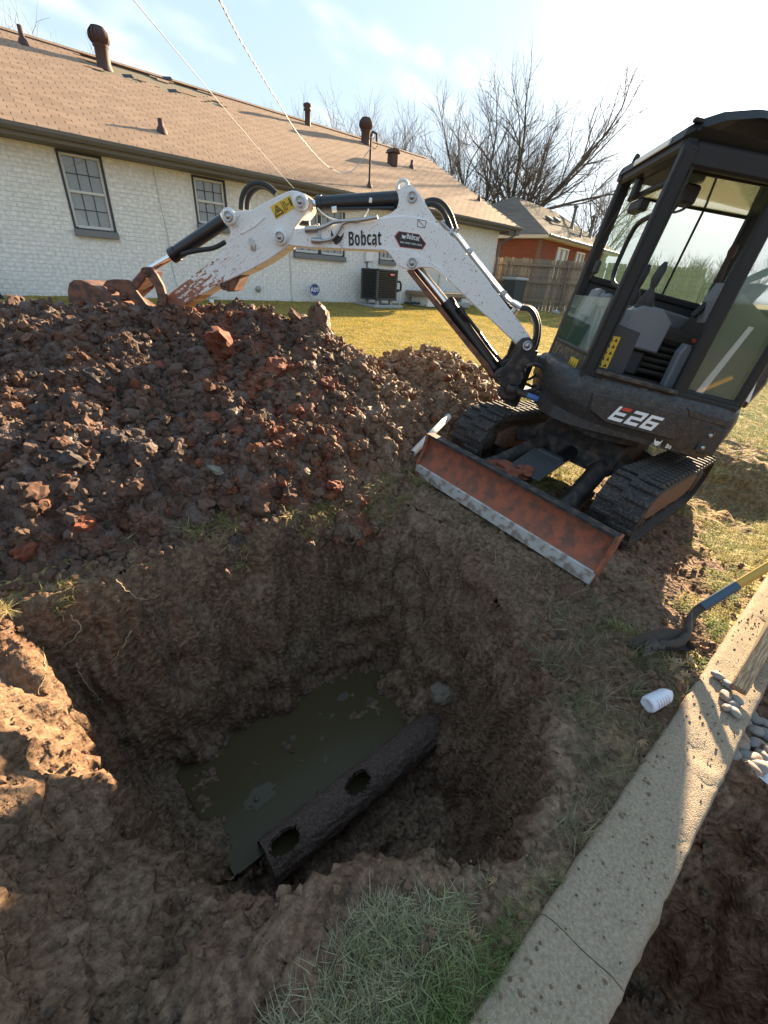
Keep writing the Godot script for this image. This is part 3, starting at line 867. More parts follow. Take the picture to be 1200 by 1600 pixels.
	tag(many(tuft(5, 14, 0.09, 0.04, 0.004, 1.3), "lip_grass", xs, cs), "flattened straw coloured grass along the far lip of the hole", "grass")
	# bare roots hanging in the trench
	var roots := [[[205, 985], [180, 1030], [165, 1040]], [[67, 1010], [70, 1050], [58, 1085]], [[120, 1035], [135, 1070], [162, 1098]], [[110, 960], [125, 985], [95, 1015]], [[180, 905], [215, 935], [250, 930]]]
	for q in roots:
		var pts := PackedVector3Array()
		for k in q:
			var r := ray(k[0], k[1])
			var t := 1.0
			while t < 6.0:
				var s := CAM + r * t
				if s.y < ground_h(s.x, s.z) + 0.02: break
				t += 0.01
			pts.push_back(CAM + r * (t - 0.02))
		var mb := MB.new()
		var sp := smooth_path([pts[0], pts[1], pts[2]], 0.015)
		var rad := []
		for k in sp.size():
			sp[k] += Vector3(nA.get_noise_1d(k * 2.3 + pts[0].x * 90.0), nA.get_noise_1d(k * 2.3 + 50.0), nA.get_noise_1d(k * 2.3 + 90.0)) * 0.012
			rad.append(lerpf(0.003, 0.0008, k / float(sp.size())))
		mb.tube(sp, rad, 5)
		tag(one(mb, "root", M.pvc_root), "thin pale root hanging from the wall of the hole", "root", "roots hanging in the hole")

# ---------------------------------------------------------------- white brick house
const WZ := -11.9          # outer face of the back wall
const EZ := -11.45         # eave
const PITCH := 26.4
func roof_pt(x: float, s: float, up := 0.0) -> Vector3:     # s metres up the slope from the eave
	var a := deg_to_rad(PITCH)
	return Vector3(x, 3.46 + s * sin(a) + up * cos(a), EZ - s * cos(a) + up * sin(a))
func on_roof(px: float, py: float) -> Vector3:
	var a := deg_to_rad(PITCH)
	return at_plane(px, py, roof_pt(0, 0, 0.02), Vector3(0, cos(a), sin(a)))

func build_house() -> void:
	rng.seed = 21
	var h := thing("brick_house", "long white painted brick house with brown shingle roof behind the lawn", "house", Vector3(8, 0.75, WZ))
	var off := Transform3D(Basis.IDENTITY, -h.position)
	# openings: x0, x1, y0, y1
	var op := [[1.65, 2.41, 2.02, 3.29], [4.13, 4.89, 2.36, 3.28], [6.62, 8.30, 1.98, 3.25], [9.60, 10.25, 2.0, 3.0], [11.55, 12.45, 1.25, 3.22]]
	var wall := MB.new()
	# core of the wall, set back behind the brick faces, in strips round the openings
	var xs := [-2.5]
	for o in op: xs.append(o[0]); xs.append(o[1])
	xs.append(15.38)
	for i in range(0, xs.size() - 1):
		var x0: float = xs[i]
		var x1: float = xs[i + 1]
		if i % 2 == 0: wall.box(Vector3((x0 + x1) / 2, 1.9, WZ - 0.107), Vector3(x1 - x0, 3.0, 0.2))
		else:
			var o: Array = op[(i - 1) / 2]
			wall.box(Vector3((x0 + x1) / 2, (0.4 + o[2]) / 2, WZ - 0.107), Vector3(x1 - x0, o[2] - 0.4, 0.2))
			wall.box(Vector3((x0 + x1) / 2, (3.4 + o[3]) / 2, WZ - 0.107), Vector3(x1 - x0, 3.4 - o[3], 0.2))
	wall.box(Vector3(15.27, 1.9, WZ - 5.3), Vector3(0.2, 3.0, 10.0))
	# gable triangle
	wall.prism(PackedVector2Array([Vector2(-WZ + 0.2, 3.3), Vector2(22.0, 3.3), Vector2(16.75, 5.85)]), Vector3(15.37, 0, 0), Vector3(0, 0, -1), Vector3(0, 1, 0), -0.2, 0.0)
	var w := one(wall, "wall", M.mortar_white, h, off)
	# bricks: the larger ones in the photo singly, the others joined
	var bm := []
	for k in 2:
		var b := MB.new()
		b.box(Vector3.ZERO, Vector3(0.192, 0.066, 0.03), 0.004)
		bm.append(b.make(M.paint_brick if k == 0 else M.paint_brick_b))
	var rest := MB.new()
	var singles := 0
	var row := 0
	var y := 0.56
	while y < 3.32:
		var x := -0.4 + (0.1 if row % 2 else 0.0)
		while x < 15.3:
			var hit := false
			for o in op:
				if x + 0.1 > o[0] - 0.01 and x - 0.1 < o[1] + 0.01 and y + 0.035 > o[2] - 0.13 and y - 0.035 < o[3] + 0.02: hit = true
			if not hit:
				var c := Vector3(x, y, WZ - 0.013 + rng.randf_range(-0.002, 0.002))
				if singles < 296 and x > 0.75 and x < 3.6 and y > 1.9 and y < 3.26:
					singles += 1
					put(bm[rng.randi() % 2], "brick", w, Transform3D(Basis.IDENTITY, c))
				else: rest.box(c, Vector3(0.192, 0.066, 0.03))
			x += 0.202
		y += 0.0765
		row += 1
	one(rest, "brickwork", M.paint_brick, w).set_meta("kind", "stuff")
	# windows
	for i in 4: house_window(h, off, op[i], i)
	# door with step
	var mb := MB.new()
	mb.box(Vector3(12.0, 2.23, WZ - 0.06), Vector3(0.86, 1.92, 0.04), 0.006)
	for k in 3: mb.box(Vector3(12.0, 1.6 + k * 0.6, WZ - 0.035), Vector3(0.6, 0.42, 0.012), 0.004)
	var dr := one(mb, "door", M.vinyl, h, off)
	mb = MB.new(); mb.lathe(PackedVector2Array([Vector2(0, 0.05), Vector2(0.025, 0.045), Vector2(0.03, 0.02), Vector2(0.012, 0.0)]), Vector3(11.66, 2.2, WZ - 0.03), Vector3(0, 0, 1), 10)
	one(mb, "handle", M.steel, dr)
	mb = MB.new()
	for s in [11.56, 12.44]: mb.box(Vector3(s, 2.24, WZ - 0.02), Vector3(0.07, 1.98, 0.05), 0.004)
	mb.box(Vector3(12.0, 3.2, WZ - 0.021), Vector3(0.95, 0.07, 0.05), 0.004)
	one(mb, "frame", M.vinyl, dr)
	# roof: deck, shingles, fascia, gutter, soffit
	var deck := MB.new()
	var L := 5.92
	var a := deg_to_rad(PITCH)
	var up := Vector3(0, cos(a), sin(a))
	var sl := Vector3(0, sin(a), -cos(a))
	deck.box(roof_pt(6.8, L / 2, -0.06), Vector3(18.5, 0.09, L), 0.0, Basis(Vector3.RIGHT, up, -sl))
	var rz := EZ - L * cos(a)
	var dn := Vector3(0, -sin(a), -cos(a))
	deck.box(roof_pt(6.8, L, -0.066) + dn * L * 0.5, Vector3(18.5, 0.09, L), 0.0, Basis(Vector3.RIGHT, Vector3(0, cos(a), -sin(a)), -dn))
	var roof := one(deck, "roof", M.roof_felt, h, off)
	var shm := []
	for k in 4:
		var b := MB.new()
		b.box(Vector3.ZERO, Vector3(0.308, 0.016, 0.155), 0.0)
		shm.append(b.make(M["shingle%d" % k]))
	var sh := MB.new()
	sh.colored = true
	singles = 0
	var courses := 42
	var gone := noise(77, 1.0)
	for j in courses:
		var s := 0.05 + j * 0.14
		var x := -1.6 + (0.16 if j % 2 else 0.0) + rng.randf_range(-0.02, 0.02)
		while x < 15.95:
			var worn := j > 31 and j < 41 and x > 3.3 and x < 6.6 and gone.get_noise_2d(x * 0.9, j * 0.12) > -0.12
			if not worn:
				var bs := Basis(Vector3.RIGHT, up.rotated(Vector3.RIGHT, 0.055 + rng.randf_range(0, 0.012)), Vector3.RIGHT.cross(up.rotated(Vector3.RIGHT, 0.055)))
				var p := roof_pt(x, s + 0.07, 0.006 + rng.randf_range(0, 0.002))
				if singles < 297 and x > 0.7 and x < 3.95 and j >= 1 and j < 32:
					singles += 1
					put(shm[rng.randi() % 4], "shingle", roof, Transform3D(bs, p))
				else:
					var t := rng.randf()
					sh.col = Color(0.40, 0.255, 0.165).lerp(Color(0.50, 0.325, 0.215), t)
					sh.box(p, Vector3(0.308, 0.016, 0.155), 0.0, bs)
			x += 0.32
	one(sh, "shingles", M.shingle_v, roof).set_meta("kind", "stuff")
	# torn flaps at the bald patch
	for q in [[200, 122], [262, 125], [270, 145]]:
		mb = MB.new()
		var p := on_roof(q[0], q[1])
		mb.box(p + Vector3(0, 0.04, 0), Vector3(0.24, 0.01, 0.10), 0.0, Basis.from_euler(Vector3(0.75, 0.3, 0.3)))
		one(mb, "loose_shingle", M.trim_dark, roof)
	# ridge caps
	mb = MB.new()
	mb.colored = true
	for k in 58:
		mb.col = Color(0.36, 0.23, 0.15).lerp(Color(0.44, 0.285, 0.19), rng.randf())
		var x := -1.5 + k * 0.3
		var r0 := roof_pt(x, L, 0.03)
		mb.box(r0 + Vector3(0, -0.035, 0.075), Vector3(0.31, 0.012, 0.18), 0.0, Basis(Vector3.RIGHT, a))
		mb.box(r0 + Vector3(0, -0.035, -0.075), Vector3(0.31, 0.012, 0.18), 0.0, Basis(Vector3.RIGHT, -a))
	one(mb, "ridge_cap", M.shingle_v, roof).set_meta("kind", "stuff")
	mb = MB.new()
	mb.box(Vector3(6.8, 3.38, EZ + 0.0), Vector3(18.4, 0.17, 0.03))
	one(mb, "fascia", M.soffit, roof)
	mb = MB.new()
	mb.box(Vector3(6.8, 3.305, (EZ + WZ) / 2 - 0.01), Vector3(18.3, 0.02, 0.44))
	one(mb, "soffit", M.soffit, roof)
	var gp := PackedVector2Array([Vector2(0, 0), Vector2(0.07, 0.0), Vector2(0.115, 0.05), Vector2(0.125, 0.10), Vector2(0.117, 0.105), Vector2(0.105, 0.055), Vector2(0.065, 0.012), Vector2(0.008, 0.012), Vector2(0.008, 0.10), Vector2(0, 0.10)])
	mb = MB.new()
	mb.prism(gp, Vector3(-2.3, 3.36, EZ + 0.018), Vector3(0, 0, 1), Vector3(0, 1, 0), 0.0, -18.3)
	one(mb, "gutter", M.trim, roof)
	for k in 16:
		mb = MB.new()
		mb.box(Vector3(0.9 + k * 1.0, 3.466, EZ + 0.08), Vector3(0.03, 0.02, 0.12))
		one(mb, "gutter_strap", M.steel, roof)
	# rake edge of the gable
	mb = MB.new()
	mb.box(roof_pt(16.02, L / 2, -0.09), Vector3(0.03, 0.20, L), 0.0, Basis(Vector3.RIGHT, up, -sl))
	mb.box(Vector3(15.7, 3.29, (EZ + WZ) / 2), Vector3(0.62, 0.16, 0.45))
	one(mb, "rake_board", M.soffit, roof)
	# downspout
	mb = MB.new()
	mb.beam(Vector3(15.72, 3.36, EZ + 0.07), Vector3(15.72, 3.2, EZ + 0.07), 0.07, 0.06, 0.01, Vector3.RIGHT)
	mb.beam(Vector3(15.72, 3.22, EZ + 0.07), Vector3(15.42, 2.9, WZ + 0.07), 0.07, 0.06, 0.01, Vector3.RIGHT)
	mb.beam(Vector3(15.42, 2.92, WZ + 0.07), Vector3(15.42, 0.85, WZ + 0.07), 0.07, 0.06, 0.01, Vector3.RIGHT)
	one(mb, "downspout", M.trim, h, off)
	# roof furniture
	roof_pipe(roof, [37, 68], 0.30, 0.05)
	roof_pipe(roof, [253, 206], 0.22, 0.055)
	roof_pipe(roof, [643, 262], 0.22, 0.05)
	roof_pipe(roof, [748, 313], 0.16, 0.04)
	turbine(roof, on_roof(163, 103), 0.19)
	turbine(roof, on_roof(571, 224), 0.20)
	var p := on_roof(481, 195)
	mb = MB.new()
	mb.lathe(PackedVector2Array([Vector2(0.12, 0), Vector2(0.10, 0.06), Vector2(0.09, 0.42), Vector2(0.13, 0.44), Vector2(0.13, 0.47), Vector2(0.10, 0.5), Vector2(0.14, 0.54), Vector2(0.14, 0.6), Vector2(0.0, 0.66)]), p - Vector3(0, 0.08, 0), Vector3.UP, 14)
	one(mb, "flue", M.vent_brown, roof)
	p = on_roof(613, 258)
	mb = MB.new()
	mb.box(p + Vector3(0, 0.14, 0), Vector3(0.28, 0.36, 0.28), 0.02)
	mb.prism(PackedVector2Array([Vector2(-0.2, 0.32), Vector2(0.2, 0.32), Vector2(0.1, 0.45), Vector2(-0.1, 0.45)]), p, Vector3.RIGHT, Vector3.UP, -0.2, 0.2, 0.02)
	one(mb, "hooded_vent", M.vent_brown, roof)
	# service mast
	p = on_roof(577, 292)
	mb = MB.new()
	mb.tube(PackedVector3Array([p - Vector3(0, 0.1, 0), p + Vector3(0, 1.15, 0)]), 0.03, 10)
	mb.lathe(PackedVector2Array([Vector2(0.1, 0), Vector2(0.05, 0.1), Vector2(0.031, 0.16)]), p - Vector3(0, 0.02, 0), Vector3.UP, 12)
	mb.tube(PackedVector3Array([p + Vector3(0, 1.12, 0), p + Vector3(0.02, 1.22, 0.04), p + Vector3(0.10, 1.18, 0.12), p + Vector3(0.12, 1.02, 0.12)]), 0.035, 8)
	mb.tube(PackedVector3Array([p + Vector3(0.1, 1.1, 0.1), p + Vector3(0.17, 0.95, 0.1), p + Vector3(0.08, 0.85, 0.1), p + Vector3(0.0, 0.9, 0.05)]), 0.009, 5)
	mb.tube(PackedVector3Array([p + Vector3(-0.02, 1.15, 0.1), p + Vector3(-0.16, 1.0, 0.12), p + Vector3(-0.14, 0.85, 0.1)]), 0.009, 5)
	one(mb, "service_mast", M.vent_brown, roof)
	mast_top = p + Vector3(0, 0.88, 0.03)
	# wall fittings
	mb = MB.new()
	mb.tube(PackedVector3Array([Vector3(3.35, 3.28, WZ + 0.02), Vector3(3.37, 2.7, WZ + 0.02), Vector3(3.42, 2.1, WZ + 0.02), Vector3(3.40, 1.5, WZ + 0.02), Vector3(3.45, 1.05, WZ + 0.02)]), 0.006, 5)
	one(mb, "wall_cable", M.cable_white, h, off)
	mb = MB.new()
	mb.box(Vector3(6.5, 1.45, WZ + 0.02), Vector3(0.03, 1.4, 0.02), 0.004)
	one(mb, "conduit", M.vinyl, h, off)
	mb = MB.new()
	mb.box(Vector3(9.17, 2.13, WZ + 0.05), Vector3(0.28, 0.42, 0.12), 0.02)
	mb.box(Vector3(9.2, 1.84, WZ + 0.03), Vector3(0.10, 0.16, 0.07), 0.01)
	one(mb, "meter_box", M.white_plastic, h, off)
	mb = MB.new()
	mb.tube(PackedVector3Array([Vector3(9.1, 1.92, WZ + 0.04), Vector3(9.1, 1.75, WZ + 0.06), Vector3(9.13, 1.6, WZ + 0.12), Vector3(9.16, 1.5, WZ + 0.25)]), 0.012, 6)
	one(mb, "wire_whip", M.hose, h, off)
	mb = MB.new()
	mb.lathe(PackedVector2Array([Vector2(0, 0.12), Vector2(0.06, 0.10), Vector2(0.08, 0.0)]), Vector3(5.5, 1.06, WZ), Vector3(0, 0.3, 1).normalized(), 10)
	one(mb, "dryer_vent", M.grey_plastic, h, off)
	for x in [4.2, 7.3]:
		mb = MB.new(); mb.box(Vector3(x, 0.95, WZ + 0.01), Vector3(0.42, 0.2, 0.03), 0.005)
		one(mb, "crawl_vent", M.paint_brick_b, h, off)

var mast_top := Vector3.ZERO

func roof_pipe(roof: Node3D, px: Array, hh: float, r: float) -> void:
	var p := on_roof(px[0], px[1])
	var mb := MB.new()
	mb.lathe(PackedVector2Array([Vector2(r * 2.4, -0.05), Vector2(r * 1.7, 0.06), Vector2(r * 1.05, 0.1), Vector2(r, hh), Vector2(r * 0.8, hh), Vector2(r * 0.8, hh - 0.08)]), p, Vector3.UP, 12)
	one(mb, "vent_pipe", M.vent_brown, roof)

func turbine(roof: Node3D, p: Vector3, r: float) -> void:
	var mb := MB.new()
	mb.lathe(PackedVector2Array([Vector2(r * 1.1, -0.12), Vector2(r * 0.86, 0.0), Vector2(r * 0.8, 0.32), Vector2(r * 0.95, 0.34), Vector2(r * 0.95, 0.37)]), p, Vector3.UP, 16)
	var t := one(mb, "turbine_vent", M.vent_brown, roof)
	mb = MB.new()
	var n := 16
	for k in n:
		var a := TAU * k / n
		var prev := Vector3.ZERO
		var prev2 := Vector3.ZERO
		for i in 7:
			var u := float(i) / 6.0
			var rr := r * (0.55 + 0.75 * sin(PI * (0.12 + 0.80 * u)))
			var y := 0.36 + u * r * 1.75
			var c := p + Vector3(cos(a) * rr, y, sin(a) * rr)
			var c2 := p + Vector3(cos(a + 0.5) * rr * 0.9, y, sin(a + 0.5) * rr * 0.9)
			if i > 0: mb.quad(prev, prev2, c2, c, k)
			prev = c; prev2 = c2
	mb.lathe(PackedVector2Array([Vector2(r * 0.8, 0.36 + r * 1.74), Vector2(0.0, 0.36 + r * 1.85)]), p, Vector3.UP, 14)
	one(mb, "turbine_head", M.vent_brown, t)

func house_window(h: Node3D, off: Transform3D, o: Array, i: int) -> void:
	var x0: float = o[0]; var x1: float = o[1]; var y0: float = o[2]; var y1: float = o[3]
	var cx := (x0 + x1) / 2
	var mb := MB.new()
	# dark outer trim
	var z := WZ - 0.045
	mb.box(Vector3(x0 + 0.02, (y0 + y1) / 2, z), Vector3(0.04, y1 - y0, 0.10)); mb.box(Vector3(x1 - 0.02, (y0 + y1) / 2, z), Vector3(0.04, y1 - y0, 0.10))
	mb.box(Vector3(cx, y1 - 0.02, z + 0.002), Vector3(x1 - x0 - 0.08, 0.04, 0.10)); mb.box(Vector3(cx, y0 + 0.012, z + 0.002), Vector3(x1 - x0 - 0.08, 0.024, 0.10))
	var w := one(mb, "window", M.trim_dark, h, off)
	mb = MB.new()
	mb.box(Vector3(cx, y0 - 0.06, WZ + 0.01), Vector3(x1 - x0 + 0.02, 0.12, 0.16), 0.006)
	one(mb, "sill", M.sill, w)
	var sashes := [[x0 + 0.04, x1 - 0.04]]
	if i == 2: sashes = [[x0 + 0.04, cx - 0.04], [cx + 0.04, x1 - 0.04]]
	if i == 2:
		mb = MB.new(); mb.box(Vector3(cx, (y0 + y1) / 2, z), Vector3(0.08, y1 - y0 - 0.06, 0.10)); one(mb, "mullion", M.trim_dark, w)
	for q in sashes:
		var a: float = q[0]; var b: float = q[1]
		mb = MB.new()
		var m := (a + b) / 2
		var my := (y0 + y1) / 2 + 0.0
		for e in [[a + 0.022, 0.044], [b - 0.022, 0.044]]: mb.box(Vector3(e[0], my, z - 0.012), Vector3(e[1], y1 - y0 - 0.08, 0.06), 0.004)
		for e in [[y0 + 0.05, 0.05], [my, 0.045], [y1 - 0.06, 0.04]]: mb.box(Vector3(m, e[0], z - 0.010), Vector3(b - a - 0.088, e[1], 0.06), 0.004)
		one(mb, "sash", M.vinyl, w)
		for k in 2:
			var py0 := y0 + 0.075 if k == 0 else my + 0.022
			var py1 := my - 0.022 if k == 0 else y1 - 0.08
			mb = MB.new()
			mb.box(Vector3(m, (py0 + py1) / 2, z - 0.03), Vector3(b - a - 0.085, py1 - py0, 0.005))
			one(mb, "pane", M.pane, w)
			mb = MB.new()
			for e in 2:
				mb.box(Vector3(lerpf(a + 0.044, b - 0.044, (e + 1) / 3.0), (py0 + py1) / 2, z - 0.02), Vector3(0.014, py1 - py0, 0.012))
			mb.box(Vector3(m, (py0 + py1) / 2, z - 0.0195), Vector3(b - a - 0.09, 0.014, 0.0125))
			one(mb, "muntin", M.trim_dark, w)
			# slatted blind behind the glass
			mb = MB.new()
			var yy := py0
			while yy < py1:
				mb.box(Vector3(m, yy, z - 0.075), Vector3(b - a - 0.06, 0.004, 0.034), 0.0, Basis(Vector3.RIGHT, 1.1))
				yy += 0.026
			one(mb, "blind", M.blind, w)
		mb = MB.new()
		mb.box(Vector3(m, (y0 + y1) / 2, z - 0.125), Vector3(b - a, y1 - y0, 0.01))
		one(mb, "blind_back", M.curtain, w)
		if i == 0:
			mb = MB.new()
			mb.prism(PackedVector2Array([Vector2(a + 0.05, y0 + 0.06), Vector2(a + 0.42, y0 + 0.06), Vector2(a + 0.2, y0 + 0.18), Vector2(a + 0.10, y0 + 0.30), Vector2(a + 0.05, y0 + 0.31)]), Vector3(0, 0, z - 0.052), Vector3.RIGHT, Vector3.UP, -0.008, 0.008)
			one(mb, "crumpled_curtain", M.curtain, w)

# ---------------------------------------------------------------- things along the house
func build_yard_things() -> void:
	# air conditioner
	var ac := thing("air_conditioner", "dark grey air conditioner unit beside the white brick wall", "air conditioner", Vector3(9.05, 0.80, -11.15))
	var mb := MB.new()
	var W := 0.80; var H := 0.80; var B := 0.14
	for sx in [-1, 1]:
		for sz in [-1, 1]: mb.box(Vector3(sx * (W / 2 - 0.04), B + H / 2, sz * (W / 2 - 0.04)), Vector3(0.08, H, 0.08), 0.02)
	mb.box(Vector3(0, B + H - 0.03, 0), Vector3(W, 0.06, W), 0.02); mb.box(Vector3(0, B + 0.02, 0), Vector3(W, 0.06, W), 0.015)
	one(mb, "case", M.ac_metal, ac)
	mb = MB.new(); mb.box(Vector3(0, B + H / 2, 0), Vector3(W - 0.07, H - 0.1, W - 0.07)); one(mb, "coil", M.ac_dark, ac)
	for k in 13:
		mb = MB.new()
		var y := B + 0.09 + k * 0.052
		mb.box(Vector3(0, y, W / 2 - 0.02), Vector3(W - 0.16, 0.022, 0.03), 0.0, Basis(Vector3.RIGHT, 0.4)); mb.box(Vector3(-W / 2 + 0.02, y, 0), Vector3(0.03, 0.022, W - 0.16), 0.0, Basis(Vector3.BACK, 0.4))
		one(mb, "louvre", M.ac_metal, ac)
	mb = MB.new(); mb.box(Vector3(0.16, B + H - 0.13, W / 2 + 0.004), Vector3(0.17, 0.06, 0.008)); one(mb, "badge", M.red_label, ac)
	mb = MB.new()
	for k in 5: mb.box(Vector3(0.105 + k * 0.027, B + H - 0.13, W / 2 + 0.010), Vector3(0.014, 0.022, 0.003))
	one(mb, "badge_print", M.white_ink, ac)
	for sx in [-1, 1]:
		for sz in [-1, 1]:
			mb = MB.new(); mb.box(Vector3(sx * 0.26, 0.07, sz * 0.26), Vector3(0.1, 0.13, 0.1), 0.01); one(mb, "foot", M.grey_plastic, ac)
	mb = MB.new(); mb.box(Vector3.ZERO, Vector3(1.15, 0.09, 1.05), 0.02)
	var pad := one(mb, "equipment_pad", M.concrete_grey, self, Transform3D(Basis.IDENTITY, Vector3(9.05, 0.765, -11.15)))
	tag(pad, "pale concrete pad under the air conditioner", "pad")
	# yard sign
	var s := thing("yard_sign", "blue octagonal security sign on a thin stake against the white wall", "sign", Vector3(7.05, 0.77, -11.6))
	var pts := PackedVector2Array()
	for k in 8: pts.push_back(Vector2(cos(TAU * (k + 0.5) / 8), sin(TAU * (k + 0.5) / 8)) * 0.165)
	mb = MB.new(); mb.prism(pts, Vector3(0.03, 0.34, 0), Vector3.RIGHT, Vector3.UP, -0.006, 0.006); one(mb, "sign_plate", M.blue_sign, s)
	mb = MB.new()
	for k in 8:
		var a := Vector2(cos(TAU * (k + 0.5) / 8), sin(TAU * (k + 0.5) / 8)) * 0.155
		var b := Vector2(cos(TAU * (k + 1.5) / 8), sin(TAU * (k + 1.5) / 8)) * 0.155
		mb.beam(Vector3(0.03 + a.x, 0.34 + a.y, 0.0075), Vector3(0.03 + b.x, 0.34 + b.y, 0.0075), 0.006, 0.004)
	one(mb, "border", M.white_ink, s)
	letters("ADT", 0.105, M.white_ink, s, "lettering", Transform3D(Basis.IDENTITY, Vector3(0.03, 0.34, 0.009)), true)
	mb = MB.new(); mb.rod(Vector3(-0.07, -0.1, 0.0), Vector3(0.02, 0.3, -0.012), 0.009, 6); one(mb, "stake", M.white_plastic, s)
	# standpipe
	var t := thing("hose_bib", "black and white standpipe tap beside the air conditioner", "tap", Vector3(10.15, 0.78, -11.4))
	mb = MB.new(); mb.rod(Vector3(0, -0.05, 0), Vector3(0, 0.45, 0), 0.02, 8); one(mb, "pipe", M.white_plastic, t)
	mb = MB.new(); mb.tube(PackedVector3Array([Vector3(0, 0.42, 0), Vector3(0, 0.58, 0), Vector3(-0.05, 0.66, 0), Vector3(-0.17, 0.66, 0)]), 0.032, 8); mb.rod(Vector3(0, 0.42, 0), Vector3(-0.12, 0.40, 0), 0.028, 8); mb.rod(Vector3(-0.12, 0.36, 0), Vector3(-0.12, 0.45, 0), 0.035, 8)
	one(mb, "valve", M.black_plastic, t)
	# cleanout cap on the lawn
	var cp := at_z(331, 474, -11.3)
	var co := thing("cleanout_pipe", "short white capped pipe standing in the lawn near the wall", "pipe", Vector3(cp.x, 0.76, -11.3))
	mb = MB.new(); mb.lathe(PackedVector2Array([Vector2(0.055, -0.1), Vector2(0.055, 0.10), Vector2(0.0, 0.10)]), Vector3.ZERO, Vector3.UP, 12); one(mb, "pipe", M.white_plastic, co)
	mb = MB.new(); mb.lathe(PackedVector2Array([Vector2(0.065, 0.08), Vector2(0.065, 0.125), Vector2(0.0, 0.13)]), Vector3.ZERO, Vector3.UP, 12); one(mb, "cap", M.grey_plastic, co)
	# porch step
	var st := thing("porch_step", "grey concrete slab step on block supports before the back door", "step", Vector3(12.0, 0.78, -11.3))
	mb = MB.new(); mb.box(Vector3(-0.1, 0.36, 0.0), Vector3(2.3, 0.13, 1.05), 0.015); one(mb, "slab", M.concrete, st)
	for x in [-0.9, 0.75]:
		mb = MB.new(); mb.box(Vector3(x, 0.14, 0.05), Vector3(0.4, 0.3, 0.8), 0.01); one(mb, "support", M.paint_brick_b, st)
	mb = MB.new(); mb.box(Vector3(0.1, 0.08, 0.6), Vector3(1.1, 0.16, 0.35), 0.015); one(mb, "lower_step", M.concrete_grey, st)
	for q in [[11.0, 0.0, 0.2], [11.12, 0.0, -0.5], [11.06, 0.075, 0.4], [11.3, 0.0, 0.1], [11.24, 0.075, -0.2]]:
		mb = MB.new(); mb.box(Vector3.ZERO, Vector3(0.2, 0.07, 0.1), 0.006)
		tag(one(mb, "loose_brick", M.brick_red, self, Transform3D(Basis(Vector3.UP, q[2]), Vector3(q[0], 0.805 + q[1], -10.95))), "loose red brick in the little heap beside the porch step", "brick", "loose bricks beside the porch step")
	# hose bundle
	mb = MB.new()
	var hp := PackedVector3Array()
	for k in 40:
		var u := k / 39.0
		hp.push_back(Vector3(10.35 + u * 0.55 + 0.05 * sin(u * 40.0), 0.82 + 0.05 * absf(sin(u * 25.0)), -11.3 + 0.14 * cos(u * 30.0)))
	mb.tube(hp, 0.018, 6)
	tag(one(mb, "garden_hose", M.ac_metal), "dark green garden hose heaped by the porch step", "hose")
	# planter / bin at the house corner
	var bn := thing("storage_bin", "dark bin with a pale lid standing at the house corner", "bin", Vector3(15.65, 0.78, -11.0))
	mb = MB.new(); mb.prism(PackedVector2Array([Vector2(-0.28, 0), Vector2(0.28, 0), Vector2(0.36, 0.95), Vector2(-0.36, 0.95)]), Vector3.ZERO, Vector3.RIGHT, Vector3.UP, -0.3, 0.3, 0.02); one(mb, "body", M.ac_metal, bn)
	mb = MB.new(); mb.box(Vector3(0, 1.0, 0), Vector3(0.82, 0.1, 0.7), 0.03); one(mb, "lid", M.grey_plastic, bn)
	# dark leaning board at the left end
	mb = MB.new(); mb.prism(PackedVector2Array([Vector2(-0.6, 0), Vector2(0.16, 0), Vector2(0.0, 0.40), Vector2(-0.6, 0.62)]), Vector3(0.02, 0.72, -11.3), Vector3.RIGHT, Vector3.UP, -0.02, 0.02, 0.004)
	tag(one(mb, "dark_panel", M.black_plastic), "black sheet leaning at the far left of the white wall", "panel")

func letters(txt: String, size: float, m: Material, parent: Node, called: String, xf: Transform3D, bold := true, squeeze := 1.0, italic := false) -> MeshInstance3D:
	var f := SystemFont.new()
	f.font_names = PackedStringArray(["Droid Sans"])
	f.font_weight = 700 if bold else 400
	f.font_italic = italic
	var t := TextMesh.new()
	t.font = f
	t.text = txt
	t.font_size = 64
	t.pixel_size = size / 46.0
	t.depth = 0.0015
	t.curve_step = 1.0
	t.horizontal_alignment = HORIZONTAL_ALIGNMENT_CENTER
	t.vertical_alignment = VERTICAL_ALIGNMENT_CENTER
	t.material = m
	return put(t, called, parent, xf * Transform3D(Basis.from_scale(Vector3(squeeze, 1, 1)), Vector3.ZERO))

